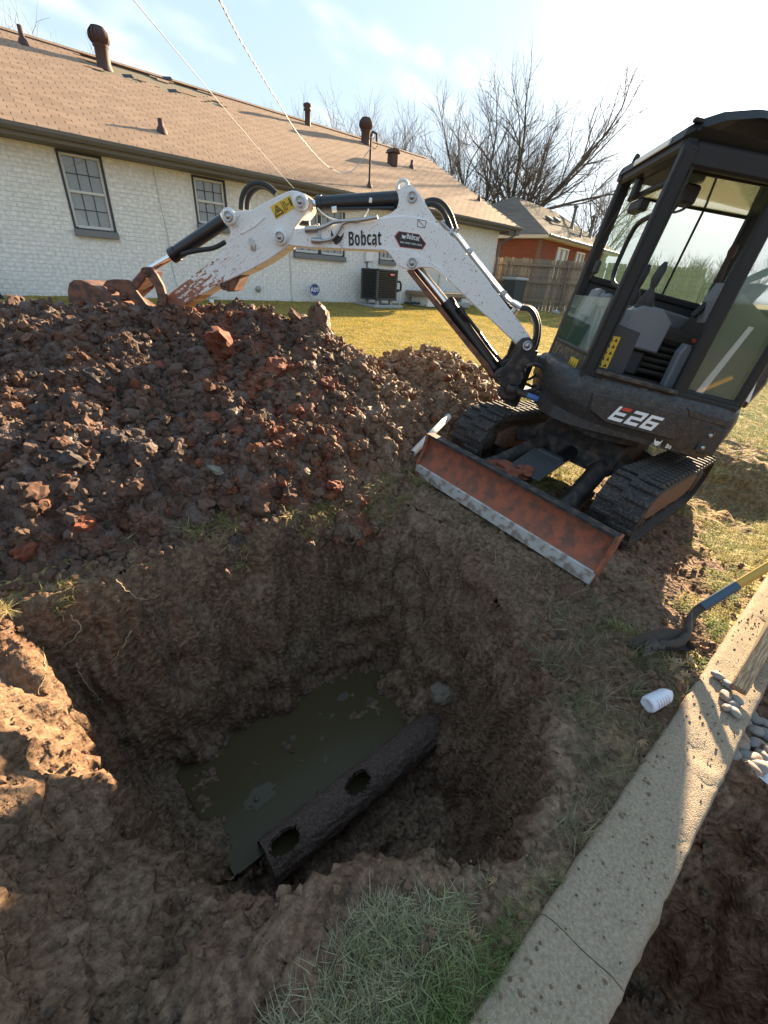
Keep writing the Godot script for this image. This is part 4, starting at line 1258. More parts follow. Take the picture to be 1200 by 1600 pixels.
# ---------------------------------------------------------------- fence and neighbour
func build_fence() -> void:
	rng.seed = 31
	var A := Vector3(14.9, 0.74, -14.3)
	var B := Vector3(20.6, 0.70, -6.25)
	var d := (B - A)
	var len := d.length()
	d = d.normalized()
	var f := thing("picket_fence", "weathered grey-brown wooden picket fence running past the house corner", "fence", A)
	var side := d.cross(Vector3.UP).normalized()
	var pm := []
	for k in 4:
		var mb := MB.new()
		mb.prism(PackedVector2Array([Vector2(-0.068, -0.05), Vector2(0.068, -0.05), Vector2(0.068, 1.78), Vector2(0.045, 1.82), Vector2(-0.045, 1.82), Vector2(-0.068, 1.78)]), Vector3.ZERO, Vector3.RIGHT, Vector3.UP, -0.009, 0.009)
		pm.append(mb.make(M["picket%d" % k]))
	var s := 0.0
	var fb := Basis(d, Vector3.UP, -side)
	while s < len:
		put(pm[rng.randi() % 4], "picket", f, Transform3D(Basis(fb.z, rng.randf_range(-0.012, 0.012)) * fb * Basis.from_scale(Vector3(1, rng.randf_range(0.985, 1.012), 1)), d * s + side * rng.randf_range(-0.006, 0.006)))
		s += 0.145
	for y in [0.35, 1.0, 1.6]:
		var mb := MB.new()
		mb.beam(side * 0.035 + Vector3(0, y, 0), d * len + side * 0.035 + Vector3(0, y, 0), 0.04, 0.085)
		one(mb, "rail", M.picket1, f)
	s = 0.3
	while s < len:
		var mb := MB.new()
		mb.box(d * s + side * 0.1 + Vector3(0, 0.9, 0), Vector3(0.09, 1.8, 0.09), 0.005, fb)
		one(mb, "post", M.picket3, f)
		s += 2.4
	# stones at the foot
	for q in [[876, 480, 0.22], [886, 487, 0.18], [868, 488, 0.15]]:
		var p := at_y(q[0], q[1], 0.78)
		var mb := lump(500 + int(q[0]), 0.25, 2)
		tag(one(mb, "field_stone", M.concrete_grey, self, Transform3D(Basis.from_scale(Vector3(q[2], q[2] * 0.55, q[2] * 0.8)), p)), "grey stone lying at the foot of the wooden fence", "stone", "stones at the fence foot")

func build_neighbour() -> void:
	rng.seed = 41
	var o := Vector3(21.6, 0.9, -14.0)     # near wall corner
	var h := thing("red_brick_house", "red brick house with grey hip roof beyond the wooden fence", "house", o)
	var rot := Transform3D(Basis(Vector3.UP, 0.14), Vector3.ZERO)
	var mb := MB.new()
	mb.box(Vector3(5.0, 1.4, -0.13), Vector3(10, 2.8, 0.2)); mb.box(Vector3(0.13, 1.4, -4.0), Vector3(0.2, 2.8, 8))
	var w := one(mb, "wall", M.mortar_red, h, rot)
	var bk := MB.new()
	var row := 0
	var y := 0.9
	while y < 2.78:
		var x := 0.1 + (0.1 if row % 2 else 0.0)
		while x < 7.0:
			var win := (x > 1.9 and x < 3.55 and y > 1.15 and y < 2.55) or (x > 4.6 and x < 6.0 and y > 1.15 and y < 2.55)
			if not win: bk.box(Vector3(x, y, -0.025), Vector3(0.195, 0.066, 0.05))
			x += 0.205
		var z := -0.15 - (0.1 if row % 2 else 0.0)
		while z > -7.8:
			bk.box(Vector3(0.025, y, z), Vector3(0.05, 0.066, 0.195))
			z -= 0.205
		y += 0.0765
		row += 1
	one(bk, "brickwork", M.brick_house, w).set_meta("kind", "stuff")
	for q in [[2.0, 3.45], [4.7, 5.9]]:
		var x0: float = q[0]; var x1: float = q[1]
		mb = MB.new()
		for x in [x0 + 0.04, (x0 + x1) / 2, x1 - 0.04]: mb.box(Vector3(x, 1.85, 0.0), Vector3(0.08, 1.4, 0.1))
		mb.box(Vector3((x0 + x1) / 2, 1.17, 0.002), Vector3(x1 - x0, 0.06, 0.1)); mb.box(Vector3((x0 + x1) / 2, 1.95, 0.003), Vector3(x1 - x0 - 0.1, 0.05, 0.08)); mb.box(Vector3((x0 + x1) / 2, 2.54, 0.002), Vector3(x1 - x0 + 0.1, 0.07, 0.1))
		var wn := one(mb, "window", M.vinyl, h, rot)
		for k in 2:
			var c := lerpf(x0, x1, 0.25 + 0.5 * k)
			mb = MB.new(); mb.box(Vector3(c, 1.85, -0.02), Vector3((x1 - x0) / 2 - 0.06, 1.35, 0.006)); one(mb, "pane", M.pane, wn)
			mb = MB.new()
			for j in 26: mb.box(Vector3(c, 1.22 + j * 0.05, -0.05), Vector3((x1 - x0) / 2 - 0.08, 0.005, 0.04), 0.0, Basis(Vector3.RIGHT, 0.9))
			one(mb, "blind", M.blind, wn)
	# hip roof: eaves 0.45 out, pitch 28 degrees
	var e := 0.45
	var D := 9.4
	var LN := 11.0
	var rise := 2.35
	var r0 := Vector3(-e, 2.9, e)
	var a := [Vector3(-e, 2.9, e), Vector3(LN, 2.9, e), Vector3(LN, 2.9, e - D), Vector3(-e, 2.9, e - D)]
	var t0 := Vector3(-e + D * 0.5, 2.9 + rise, e - D * 0.5)
	var t1 := Vector3(LN - 1.0, 2.9 + rise, e - D * 0.5)
	mb = MB.new(); mb.colored = true
	mb.col = Color(0.15, 0.13, 0.11)
	mb.quad(a[0], a[1], t1, t0); mb.quad(a[2], a[3], t0, t1); mb.tri(a[3], a[0], t0); mb.tri(a[1], a[2], t1)
	var roof := one(mb, "roof", M.shingle_far, h, rot)
	# shingle courses as thin strips
	mb = MB.new(); mb.colored = true
	for k in 36:
		var u0 := k / 36.0
		var u1 := (k + 1) / 36.0
		var x := 0.0
		var f := func(q0: Vector3, q1: Vector3, s0: Vector3, s1: Vector3, n: Vector3) -> void:
			var b0 := q0.lerp(s0, u0); var b1 := q1.lerp(s1, u0)
			var c0 := q0.lerp(s0, u1); var c1 := q1.lerp(s1, u1)
			var m := maxi(int((b1 - b0).length() / 0.45), 1)
			for j in m:
				mb.col = Color(0.175, 0.15, 0.125).lerp(Color(0.25, 0.215, 0.175), rng.randf())
				mb.quad(b0.lerp(b1, j / float(m)) + n * 0.022, b0.lerp(b1, (j + 1.0) / m) + n * 0.022, c0.lerp(c1, (j + 1.0) / m) + n * 0.008, c0.lerp(c1, j / float(m)) + n * 0.008)
				mb.quad(b0.lerp(b1, j / float(m)) + n * 0.008, b0.lerp(b1, (j + 1.0) / m) + n * 0.008, b0.lerp(b1, (j + 1.0) / m) + n * 0.022, b0.lerp(b1, j / float(m)) + n * 0.022)
		f.call(a[0], a[1], t0, t1, Vector3(0, 0.89, 0.45))
		f.call(a[3], a[0], t0, t0, Vector3(-0.45, 0.89, 0))
	one(mb, "shingles", M.shingle_far, roof).set_meta("kind", "stuff")
	mb = MB.new()
	mb.box(Vector3((LN - e) / 2, 2.83, e), Vector3(LN + e, 0.14, 0.03)); mb.box(Vector3(-e, 2.83, e - D / 2), Vector3(0.03, 0.14, D))
	mb.box(Vector3((LN - e) / 2, 2.765, e / 2), Vector3(LN + e - 0.04, 0.02, e)); mb.box(Vector3(-e / 2, 2.767, e - D / 2), Vector3(e, 0.02, D - 0.04))
	one(mb, "fascia", M.trim_beige, roof)
	mb = MB.new(); mb.box(Vector3((LN - e) / 2, 2.87, e + 0.07), Vector3(LN + e, 0.11, 0.11), 0.02); one(mb, "gutter", M.trim, roof)
	for q in [[2.6, 2.3, 0], [4.2, 2.6, 0], [5.9, 2.3, 1], [7.5, 1.6, 1], [4.6, 1.0, 2]]:
		var sx: float = q[0]; var s: float = q[1]
		var p := Vector3(sx + 1.2, 2.9 + s * 0.46, e - s * 0.9)
		mb = MB.new()
		if q[2] == 0: mb.box(p + Vector3(0, 0.1, 0), Vector3(0.45, 0.14, 0.45), 0.05, Basis(Vector3.RIGHT, 0.45))
		elif q[2] == 1: mb.lathe(PackedVector2Array([Vector2(0.16, -0.1), Vector2(0.09, 0.1), Vector2(0.08, 1.0), Vector2(0.15, 1.02), Vector2(0.15, 1.12), Vector2(0, 1.18)]), p, Vector3.UP, 10)
		else: mb.lathe(PackedVector2Array([Vector2(0.14, -0.1), Vector2(0.06, 0.1), Vector2(0.05, 0.4), Vector2(0, 0.4)]), p, Vector3.UP, 10)
		one(mb, ["box_vent", "flue", "vent_pipe"][q[2]], M.trim, roof)

# ---------------------------------------------------------------- trees and wires
func grow(tr: MB, tw: MB, p: Vector3, d: Vector3, len: float, r: float, depth: int, lean: Vector3) -> void:
	var n := 5
	var pts := PackedVector3Array([p])
	var rad := [r]
	var q := p
	var dd := d
	for i in n:
		dd = (dd + Vector3(rng.randf_range(-1, 1), rng.randf_range(-0.5, 0.8), rng.randf_range(-1, 1)) * 0.17 + lean * 0.05).normalized()
		q += dd * len / n
		pts.push_back(q)
		rad.append(lerpf(r, r * 0.5, (i + 1.0) / n))
	if depth <= 1: tr.tube(pts, rad, 7, 1, false)
	else: tw.tube(pts, rad, 4 if depth < 4 else 3, 1, false)
	if depth >= 5: return
	var kids: int = [3, 4, 4, 4, 3][depth]
	for k in kids:
		var t := 0.35 + 0.65 * (k + rng.randf()) / kids
		var i := clampi(int(t * n), 1, n)
		var base := pts[i]
		var dir := (pts[i] - pts[i - 1]).normalized()
		var ax := dir.cross(Vector3(rng.randf_range(-1, 1), rng.randf_range(-1, 1), rng.randf_range(-1, 1))).normalized()
		var nd := dir.rotated(ax, rng.randf_range(0.35, 0.95))
		nd = (nd + Vector3.UP * 0.12).normalized()
		grow(tr, tw, base, nd, len * rng.randf_range(0.55, 0.78), maxf(rad[i] * rng.randf_range(0.5, 0.75), 0.011), depth + 1, lean)
	grow(tr, tw, pts[n], dd, len * 0.62, maxf(rad[n] * 0.9, 0.008), depth + 1, lean)

func tree(px: float, py_top: float, z: float, label: String, lean: Vector3, limbs: int, thick: float, seed_: int) -> void:
	rng.seed = seed_
	var b := at_z(px, 300, z)
	var top := at_z(px, py_top, z)
	var H := top.y - 0.8
	var t := thing("bare_tree", label, "tree", Vector3(b.x, 0.8, z))
	var tr := MB.new()
	var tw := MB.new()
	tr.tube(PackedVector3Array([Vector3(0, -0.3, 0), Vector3(0.03, H * 0.08, 0), Vector3(0.05, H * 0.2, 0)]), [thick * 1.4, thick * 1.05, thick], 9, 1, false)
	for k in limbs:
		var a := TAU * (k + 0.3 * rng.randf()) / limbs
		var d := (Vector3(cos(a) * 0.45, 1.0, sin(a) * 0.45) + lean).normalized()
		grow(tr, tw, Vector3(0.05, H * (0.12 + 0.08 * rng.randf()), 0), d, H * rng.randf_range(0.34, 0.42), thick * 0.8, 1, lean)
	one(tr, "trunk", M.bark, t)
	one(tw, "crown", M.twig, t)

func build_trees() -> void:
	tree(738, 108, -27.0, "tall bare tree with many upright limbs behind the white house roof end", Vector3(0.0, 0, 0), 4, 0.26, 11)
	tree(800, 60, -25.0, "largest bare tree with limbs leaning over the grey hip roof", Vector3(0.35, 0, 0.1), 4, 0.32, 12)
	tree(950, 225, -24.0, "smaller bare tree behind the grey roof beside the machine cab", Vector3(0.25, 0, 0), 3, 0.2, 13)
	tree(640, 150, -42.0, "distant bare tree left of the tall pair behind the house ridge", Vector3(-0.05, 0, 0), 4, 0.28, 14)
	tree(590, 155, -50.0, "distant twiggy tree rising over the ridge behind the second turbine vent", Vector3.ZERO, 4, 0.28, 15)
	tree(540, 180, -55.0, "small far tree top just showing above the ridge by the flue", Vector3.ZERO, 4, 0.25, 16)
	tree(122, 28, -50.0, "thin far tree top above the ridge beside the turbine vent nearest the window", Vector3.ZERO, 3, 0.25, 17)
	tree(435, 150, -58.0, "pale far tree top barely above the middle of the ridge", Vector3.ZERO, 3, 0.25, 18)
	var lab := ["far bare tree seen through the cab between its front pillars", "far bare tree seen through the cab window beside the lever", "far bare tree low on the horizon behind the cab", "far bare tree behind the cab rear pillar"]
	var ps := [[1000, 395], [1050, 385], [1095, 390], [1150, 395]]
	for k in 4:
		rng.seed = 60 + k
		var q := at_y(ps[k][0], 470, 0.2)
		var r := ray(ps[k][0], 470)
		var g := CAM + r * (45.0 / Vector2(r.x, r.z).length())
		var t := thing("far_tree", lab[k], "tree", Vector3(g.x, -0.5, g.z))
		var tr := MB.new()
		var tw := MB.new()
		for j in 3:
			grow(tr, tw, Vector3(j * 0.6, 0, 0), Vector3(rng.randf_range(-0.3, 0.3), 1, rng.randf_range(-0.3, 0.3)).normalized(), 2.3, 0.16, 1, Vector3.ZERO)
		one(tr, "trunk", M.bark, t)
		one(tw, "crown", M.twig, t)

func build_wires() -> void:
	var mb := MB.new()
	# bare straight line from the eave up to a pole behind the camera
	var a := at_z(461, 296, EZ + 0.05)
	var r := ray(237, 0)
	var b := CAM + r * 4.6
	b = a + (b - a) * 2.2
	var pts := PackedVector3Array()
	for k in 25:
		var u := k / 24.0
		pts.push_back(a.lerp(b, u) - Vector3(0, 0.12 * 4 * u * (1 - u), 0))
	mb.tube(pts, 0.0035, 6)
	tag(one(mb, "telephone_wire", M.cable), "thin straight wire running from the eave up across the sky", "wire")
	mb = MB.new()
	var q := [mast_top]
	for d in [[548, 268, 0.0], [515, 262, 0.04], [470, 215, 0.16], [430, 152, 0.3], [380, 70, 0.5], [343, 0, 0.68]]:
		var rr := ray(d[0], d[1])
		var zz := lerpf(mast_top.z, -2.2, d[2])
		q.append(CAM + rr * (zz / rr.z))
	q.append(q[-1] + (q[-1] - q[-2]) * 0.8)
	var cv := Curve3D.new()
	for i in q.size():
		var tn: Vector3 = (q[mini(i + 1, q.size() - 1)] - q[maxi(i - 1, 0)]) / 6.0
		cv.add_point(q[i], -tn, tn)
	cv.bake_interval = 0.04
	var bp := cv.get_baked_points()
	for s in 3:
		var pp := PackedVector3Array()
		for i in bp.size():
			var an := i * 0.22 + s * TAU / 3
			pp.push_back(bp[i] + Vector3(cos(an), sin(an), 0) * 0.007)
		mb.tube(pp, 0.006, 5)
	tag(one(mb, "service_drop", M.cable_white), "twisted white power cable sagging to the mast on the roof", "cable")

# ---------------------------------------------------------------- mini excavator
var UF: Vector3
var UR: Vector3
var UU: Vector3
func V(f: float, u: float, r: float) -> Vector3: return Vector3(r, u, -f)
func mp(px: float, py: float, r := -0.08) -> Vector2:      # photo pixel -> (forward, up) on the machine's plane r
	var d := at_plane(px, py, MC + UR * r, UR) - MC
	return Vector2(d.dot(UF), d.dot(UU))
func mv(px: float, py: float, r := -0.08) -> Vector3:
	var q := mp(px, py, r)
	return V(q.x, q.y, r)
func mpoly(a: Array, r := -0.08) -> PackedVector2Array:
	var o := PackedVector2Array()
	for q in a: o.push_back(mp(q[0], q[1], r))
	return o
const AF := Vector3(0, 0, -1)
func side_plate(mb: MB, poly: PackedVector2Array, r0: float, r1: float, bev := 0.004) -> void:
	mb.prism(poly, Vector3.ZERO, AF, Vector3.UP, r0, r1, bev)
func smooth_path(p: Array, step := 0.02) -> PackedVector3Array:
	var cv := Curve3D.new()
	for i in p.size():
		var t: Vector3 = (p[mini(i + 1, p.size() - 1)] - p[maxi(i - 1, 0)]) / 5.0
		cv.add_point(p[i], -t, t)
	cv.bake_interval = step
	return cv.get_baked_points()
func pin(parent: Node, px: Array, r: float, rad: float, m: Material) -> void:
	var mb := MB.new()
	var c := mv(px[0], px[1], r)
	mb.lathe(PackedVector2Array([Vector2(rad, 0.0), Vector2(rad, 0.012), Vector2(rad * 0.8, 0.016), Vector2(rad * 0.72, 0.010), Vector2(rad * 0.45, 0.010), Vector2(rad * 0.4, 0.018), Vector2(0, 0.018)]), c, Vector3(-1, 0, 0), 18)
	one(mb, "pin", m, parent)
func text_on_side(txt: String, a: Array, b: Array, size: float, m: Material, parent: Node, r := -0.0835, squeeze := 1.0) -> void:
	var p := mp(a[0], a[1], r)
	var q := mp(b[0], b[1], r)
	var c := (p + q) / 2
	var d := (q - p).normalized()
	var x := V(d.x, d.y, 0)
	var z := Vector3(-1, 0, 0)
	letters(txt, size, m, parent, "lettering", Transform3D(Basis(x, z.cross(x), z), V(c.x, c.y, r)), true, squeeze)

func build_excavator() -> void:
	UU = MU.normalized()
	var fh := Vector3(-cos(deg_to_rad(46.6)), 0, -sin(deg_to_rad(46.6)))
	UF = (fh - UU * fh.dot(UU)).normalized()
	UR = UF.cross(UU)
	var ex := thing("mini_excavator", "black and white mini excavator with raised boom and rust-red dozer blade", "excavator", MC)
	var up := Transform3D(Basis(UR, UU, -UF), Vector3.ZERO)
	var lh := Vector3(-cos(-0.041), 0, -sin(-0.041))
	var LF := (lh - UU * lh.dot(UU)).normalized()
	var lo := Transform3D(Basis(LF.cross(UU), UU, -LF), Vector3.ZERO)
	build_under(ex, lo)
	build_body(ex, up)
	build_cab(ex, up)
	build_boom(ex, up)

func build_under(ex: Node3D, lo: Transform3D) -> void:
	rng.seed = 71
	# tracks
	var fc := Vector2(0.775, 0.245)
	var rc := Vector2(-0.775, 0.245)
	var R := 0.225
	var path := []
	for k in 13: path.append(fc + Vector2(sin(PI * k / 12.0), cos(PI * k / 12.0)) * R)
	for k in 7: path.append(Vector2(lerpf(0.775, -0.775, (k + 1) / 8.0), 0.02 - 0.0))
	for k in 13: path.append(rc + Vector2(-sin(PI * k / 12.0), -cos(PI * k / 12.0)) * R)
	for k in 7: path.append(Vector2(lerpf(-0.775, 0.775, (k + 1) / 8.0), 0.47 - 0.012 * sin(PI * (k + 1) / 8.0)))
	var total := 0.0
	for i in path.size(): total += (path[(i + 1) % path.size()] - path[i]).length()
	var lug_mesh: ArrayMesh
	var lm := MB.new()
	# one tread bar: two staggered halves, built along x (width), y up, z along the belt
	for s in [-1, 1]:
		lm.box(Vector3(s * 0.075, 0.013, s * 0.022), Vector3(0.145, 0.026, 0.04), 0.008)
	lm.box(Vector3(0, 0.009, 0), Vector3(0.06, 0.018, 0.075), 0.006)
	lug_mesh = lm.make(M.track_rubber)
	for side in [-1, 1]:
		var cr: float = side * 0.625
		var mb := MB.new()
		for i in path.size():
			var a: Vector2 = path[i]
			var b: Vector2 = path[(i + 1) % path.size()]
			var pa: Vector2 = path[(i + path.size() - 1) % path.size()]
			var nb: Vector2 = path[(i + 2) % path.size()]
			var na := (b - pa).normalized().orthogonal() * -1.0
			var nbn := (nb - a).normalized().orthogonal() * -1.0
			if na.dot(a - Vector2(clampf(a.x, -0.775, 0.775), 0.245)) < 0: na = -na
			if nbn.dot(b - Vector2(clampf(b.x, -0.775, 0.775), 0.245)) < 0: nbn = -nbn
			var ai := a - na * 0.03
			var bi := b - nbn * 0.03
			var r0 := cr - 0.15
			var r1 := cr + 0.15
			mb.quad(V(a.x, a.y, r0), V(b.x, b.y, r0), V(b.x, b.y, r1), V(a.x, a.y, r1), 1)
			mb.quad(V(ai.x, ai.y, r1), V(bi.x, bi.y, r1), V(bi.x, bi.y, r0), V(ai.x, ai.y, r0), 2)
			mb.quad(V(ai.x, ai.y, r0), V(bi.x, bi.y, r0), V(b.x, b.y, r0), V(a.x, a.y, r0))
			mb.quad(V(a.x, a.y, r1), V(b.x, b.y, r1), V(bi.x, bi.y, r1), V(ai.x, ai.y, r1))
		var tk := one(mb, "track", M.track_rubber, ex, lo)
		var n := 46
		for k in n:
			var s := total * k / n
			var i := 0
			while s > (path[(i + 1) % path.size()] - path[i]).length():
				s -= (path[(i + 1) % path.size()] - path[i]).length()
				i += 1
			var a: Vector2 = path[i]
			var b: Vector2 = path[(i + 1) % path.size()]
			var p := a.lerp(b, s / (b - a).length())
			var t := (b - a).normalized()
			var nn := Vector2(-t.y, t.x)
			if nn.dot(p - Vector2(clampf(p.x, -0.775, 0.775), 0.245)) < 0: nn = -nn
			var bs := Basis(Vector3(1, 0, 0), V(nn.x, nn.y, 0), Vector3.RIGHT.cross(V(nn.x, nn.y, 0)))
			put(lug_mesh, "tread_bar", tk, Transform3D(bs, V(p.x, p.y, cr)))
		# side frame, idler, sprocket, rollers
		mb = MB.new()
		side_plate(mb, PackedVector2Array([Vector2(0.55, 0.15), Vector2(0.70, 0.20), Vector2(0.70, 0.31), Vector2(0.5, 0.36), Vector2(-0.5, 0.36), Vector2(-0.66, 0.32), Vector2(-0.66, 0.18), Vector2(-0.5, 0.13)]), cr - 0.115, cr + 0.115, 0.015)
		one(mb, "track_frame", M.track_frame, ex, lo)
		mb = MB.new()
		mb.lathe(PackedVector2Array([Vector2(0, -0.09), Vector2(0.08, -0.09), Vector2(0.11, -0.05), Vector2(0.185, -0.045), Vector2(0.19, 0.045), Vector2(0.11, 0.05), Vector2(0.08, 0.09), Vector2(0, 0.09)]), V(fc.x, fc.y, cr), Vector3.RIGHT, 22)
		one(mb, "idler_wheel", M.under, ex, lo)
		mb = MB.new()
		var teeth := PackedVector2Array()
		for k in 34:
			var rr := 0.19 if k % 2 else 0.165
			teeth.push_back(rc + Vector2(cos(TAU * k / 34), sin(TAU * k / 34)) * rr)
		side_plate(mb, teeth, cr - 0.03, cr + 0.03, 0.003)
		mb.lathe(PackedVector2Array([Vector2(0, -0.12), Vector2(0.10, -0.12), Vector2(0.12, -0.04), Vector2(0.12, 0.04), Vector2(0.10, 0.12), Vector2(0, 0.12)]), V(rc.x, rc.y, cr), Vector3.RIGHT, 18)
		one(mb, "sprocket", M.under, ex, lo)
		for x in [-0.45, -0.1, 0.25, 0.52]:
			mb = MB.new()
			mb.lathe(PackedVector2Array([Vector2(0, -0.10), Vector2(0.055, -0.10), Vector2(0.075, -0.07), Vector2(0.05, -0.03), Vector2(0.05, 0.03), Vector2(0.075, 0.07), Vector2(0.055, 0.10), Vector2(0, 0.10)]), V(x, 0.125, cr), Vector3.RIGHT, 14)
			one(mb, "roller", M.under, ex, lo)
	# centre frame
	var mb := MB.new()
	side_plate(mb, PackedVector2Array([Vector2(0.42, 0.26), Vector2(0.42, 0.40), Vector2(0.3, 0.50), Vector2(-0.3, 0.50), Vector2(-0.42, 0.4), Vector2(-0.42, 0.26)]), -0.34, 0.34, 0.02)
	for s in [-1, 1]:
		for x in [-0.35, 0.35]: mb.beam(V(x * 0.7, 0.40, s * 0.25), V(x, 0.28, s * 0.54), 0.16, 0.13, 0.01)
	mb.lathe(PackedVector2Array([Vector2(0.34, 0.49), Vector2(0.34, 0.58), Vector2(0.28, 0.60), Vector2(0.28, 0.64)]), Vector3.ZERO, Vector3.UP, 28)
	one(mb, "centre_frame", M.under, ex, lo)
	# dozer blade
	var prof := PackedVector2Array()
	var front := []
	for k in 9:
		var t := k / 8.0
		var u := -0.02 + t * 0.255
		front.append(Vector2(1.285 + 0.075 * pow(absf(t - 0.62) / 0.62, 2.0), u))
	for q in front: prof.push_back(q)
	for k in 9:
		var q: Vector2 = front[8 - k]
		prof.push_back(q - Vector2(0.022, 0))
	mb = MB.new()
	side_plate(mb, prof, -0.765, 0.765, 0.0)
	var bl := one(mb, "dozer_blade", M.blade_rust, ex, lo)
	mb = MB.new()
	mb.prism(PackedVector2Array([Vector2(1.352, -0.092), Vector2(1.372, -0.092), Vector2(1.366, -0.012), Vector2(1.352, -0.004)]), Vector3.ZERO, AF, Vector3.UP, -0.775, 0.775, 0.003)
	one(mb, "cutting_edge", M.worn_steel, bl)
	mb = MB.new()
	mb.prism(PackedVector2Array([Vector2(1.252, 0.215), Vector2(1.330, 0.232), Vector2(1.333, 0.252), Vector2(1.252, 0.252)]), Vector3.ZERO, AF, Vector3.UP, -0.775, 0.775, 0.006)
	one(mb, "top_rail", M.under, bl)
	for s in [-1, 1]:
		mb = MB.new()
		side_plate(mb, PackedVector2Array([Vector2(1.352, -0.085), Vector2(1.365, 0.0), Vector2(1.335, 0.10), Vector2(1.338, 0.25), Vector2(1.24, 0.25), Vector2(1.25, 0.05), Vector2(1.32, -0.06)]), s * 0.77 - 0.012, s * 0.77 + 0.012, 0.003)
		one(mb, "end_plate", M.blade_rust, bl)
		mb = MB.new()
		mb.tube(PackedVector3Array([V(1.27, 0.10, s * 0.36), V(0.95, 0.16, s * 0.33), V(0.40, 0.33, s * 0.26)]), [0.075, 0.07, 0.075], 4)
		one(mb, "blade_arm", M.under, ex, lo)
	for s in [-0.36, 0.36]:
		mb = MB.new()
		side_plate(mb, PackedVector2Array([Vector2(1.275, 0.0), Vector2(1.275, 0.2), Vector2(1.1, 0.17), Vector2(1.1, 0.08)]), s - 0.012, s + 0.012, 0.003)
		one(mb, "rib", M.under, bl)
	mb = MB.new()
	mb.box(V(0.93, 0.29, 0.02), Vector3(0.26, 0.018, 0.34), 0.004, Basis(Vector3.RIGHT, -0.32))
	mb.box(V(0.76, 0.335, 0.02), Vector3(0.2, 0.05, 0.08), 0.01)
	one(mb, "cover_plate", M.plastic_dark, ex, lo)
	mb = MB.new()
	mb.rod(V(1.24, 0.14, 0.0), V(0.9, 0.22, 0.0), 0.035)
	mb.rod(V(0.92, 0.215, 0.0), V(0.42, 0.34, 0.0), 0.055)
	one(mb, "blade_cylinder", M.cyl_black, ex, lo)
	mb = lump(611, 0.5, 3)
	var cl := one(mb, "mud_clump", M.clod_red, ex, lo * Transform3D(Basis.from_scale(Vector3(0.13, 0.05, 0.12)), V(1.12, 0.21, 0.12)))
	cl.set_meta("label", "lump of red clay caught behind the blade")
	for q in [[1.05, 0.25, 0.02], [1.16, 0.2, 0.24]]:
		mb = lump(620 + int(q[0] * 100), 0.5, 3)
		one(mb, "mud_clump", M.clod_red, ex, lo * Transform3D(Basis.from_scale(Vector3(0.07, 0.035, 0.08)), V(q[0], q[1], q[2])))

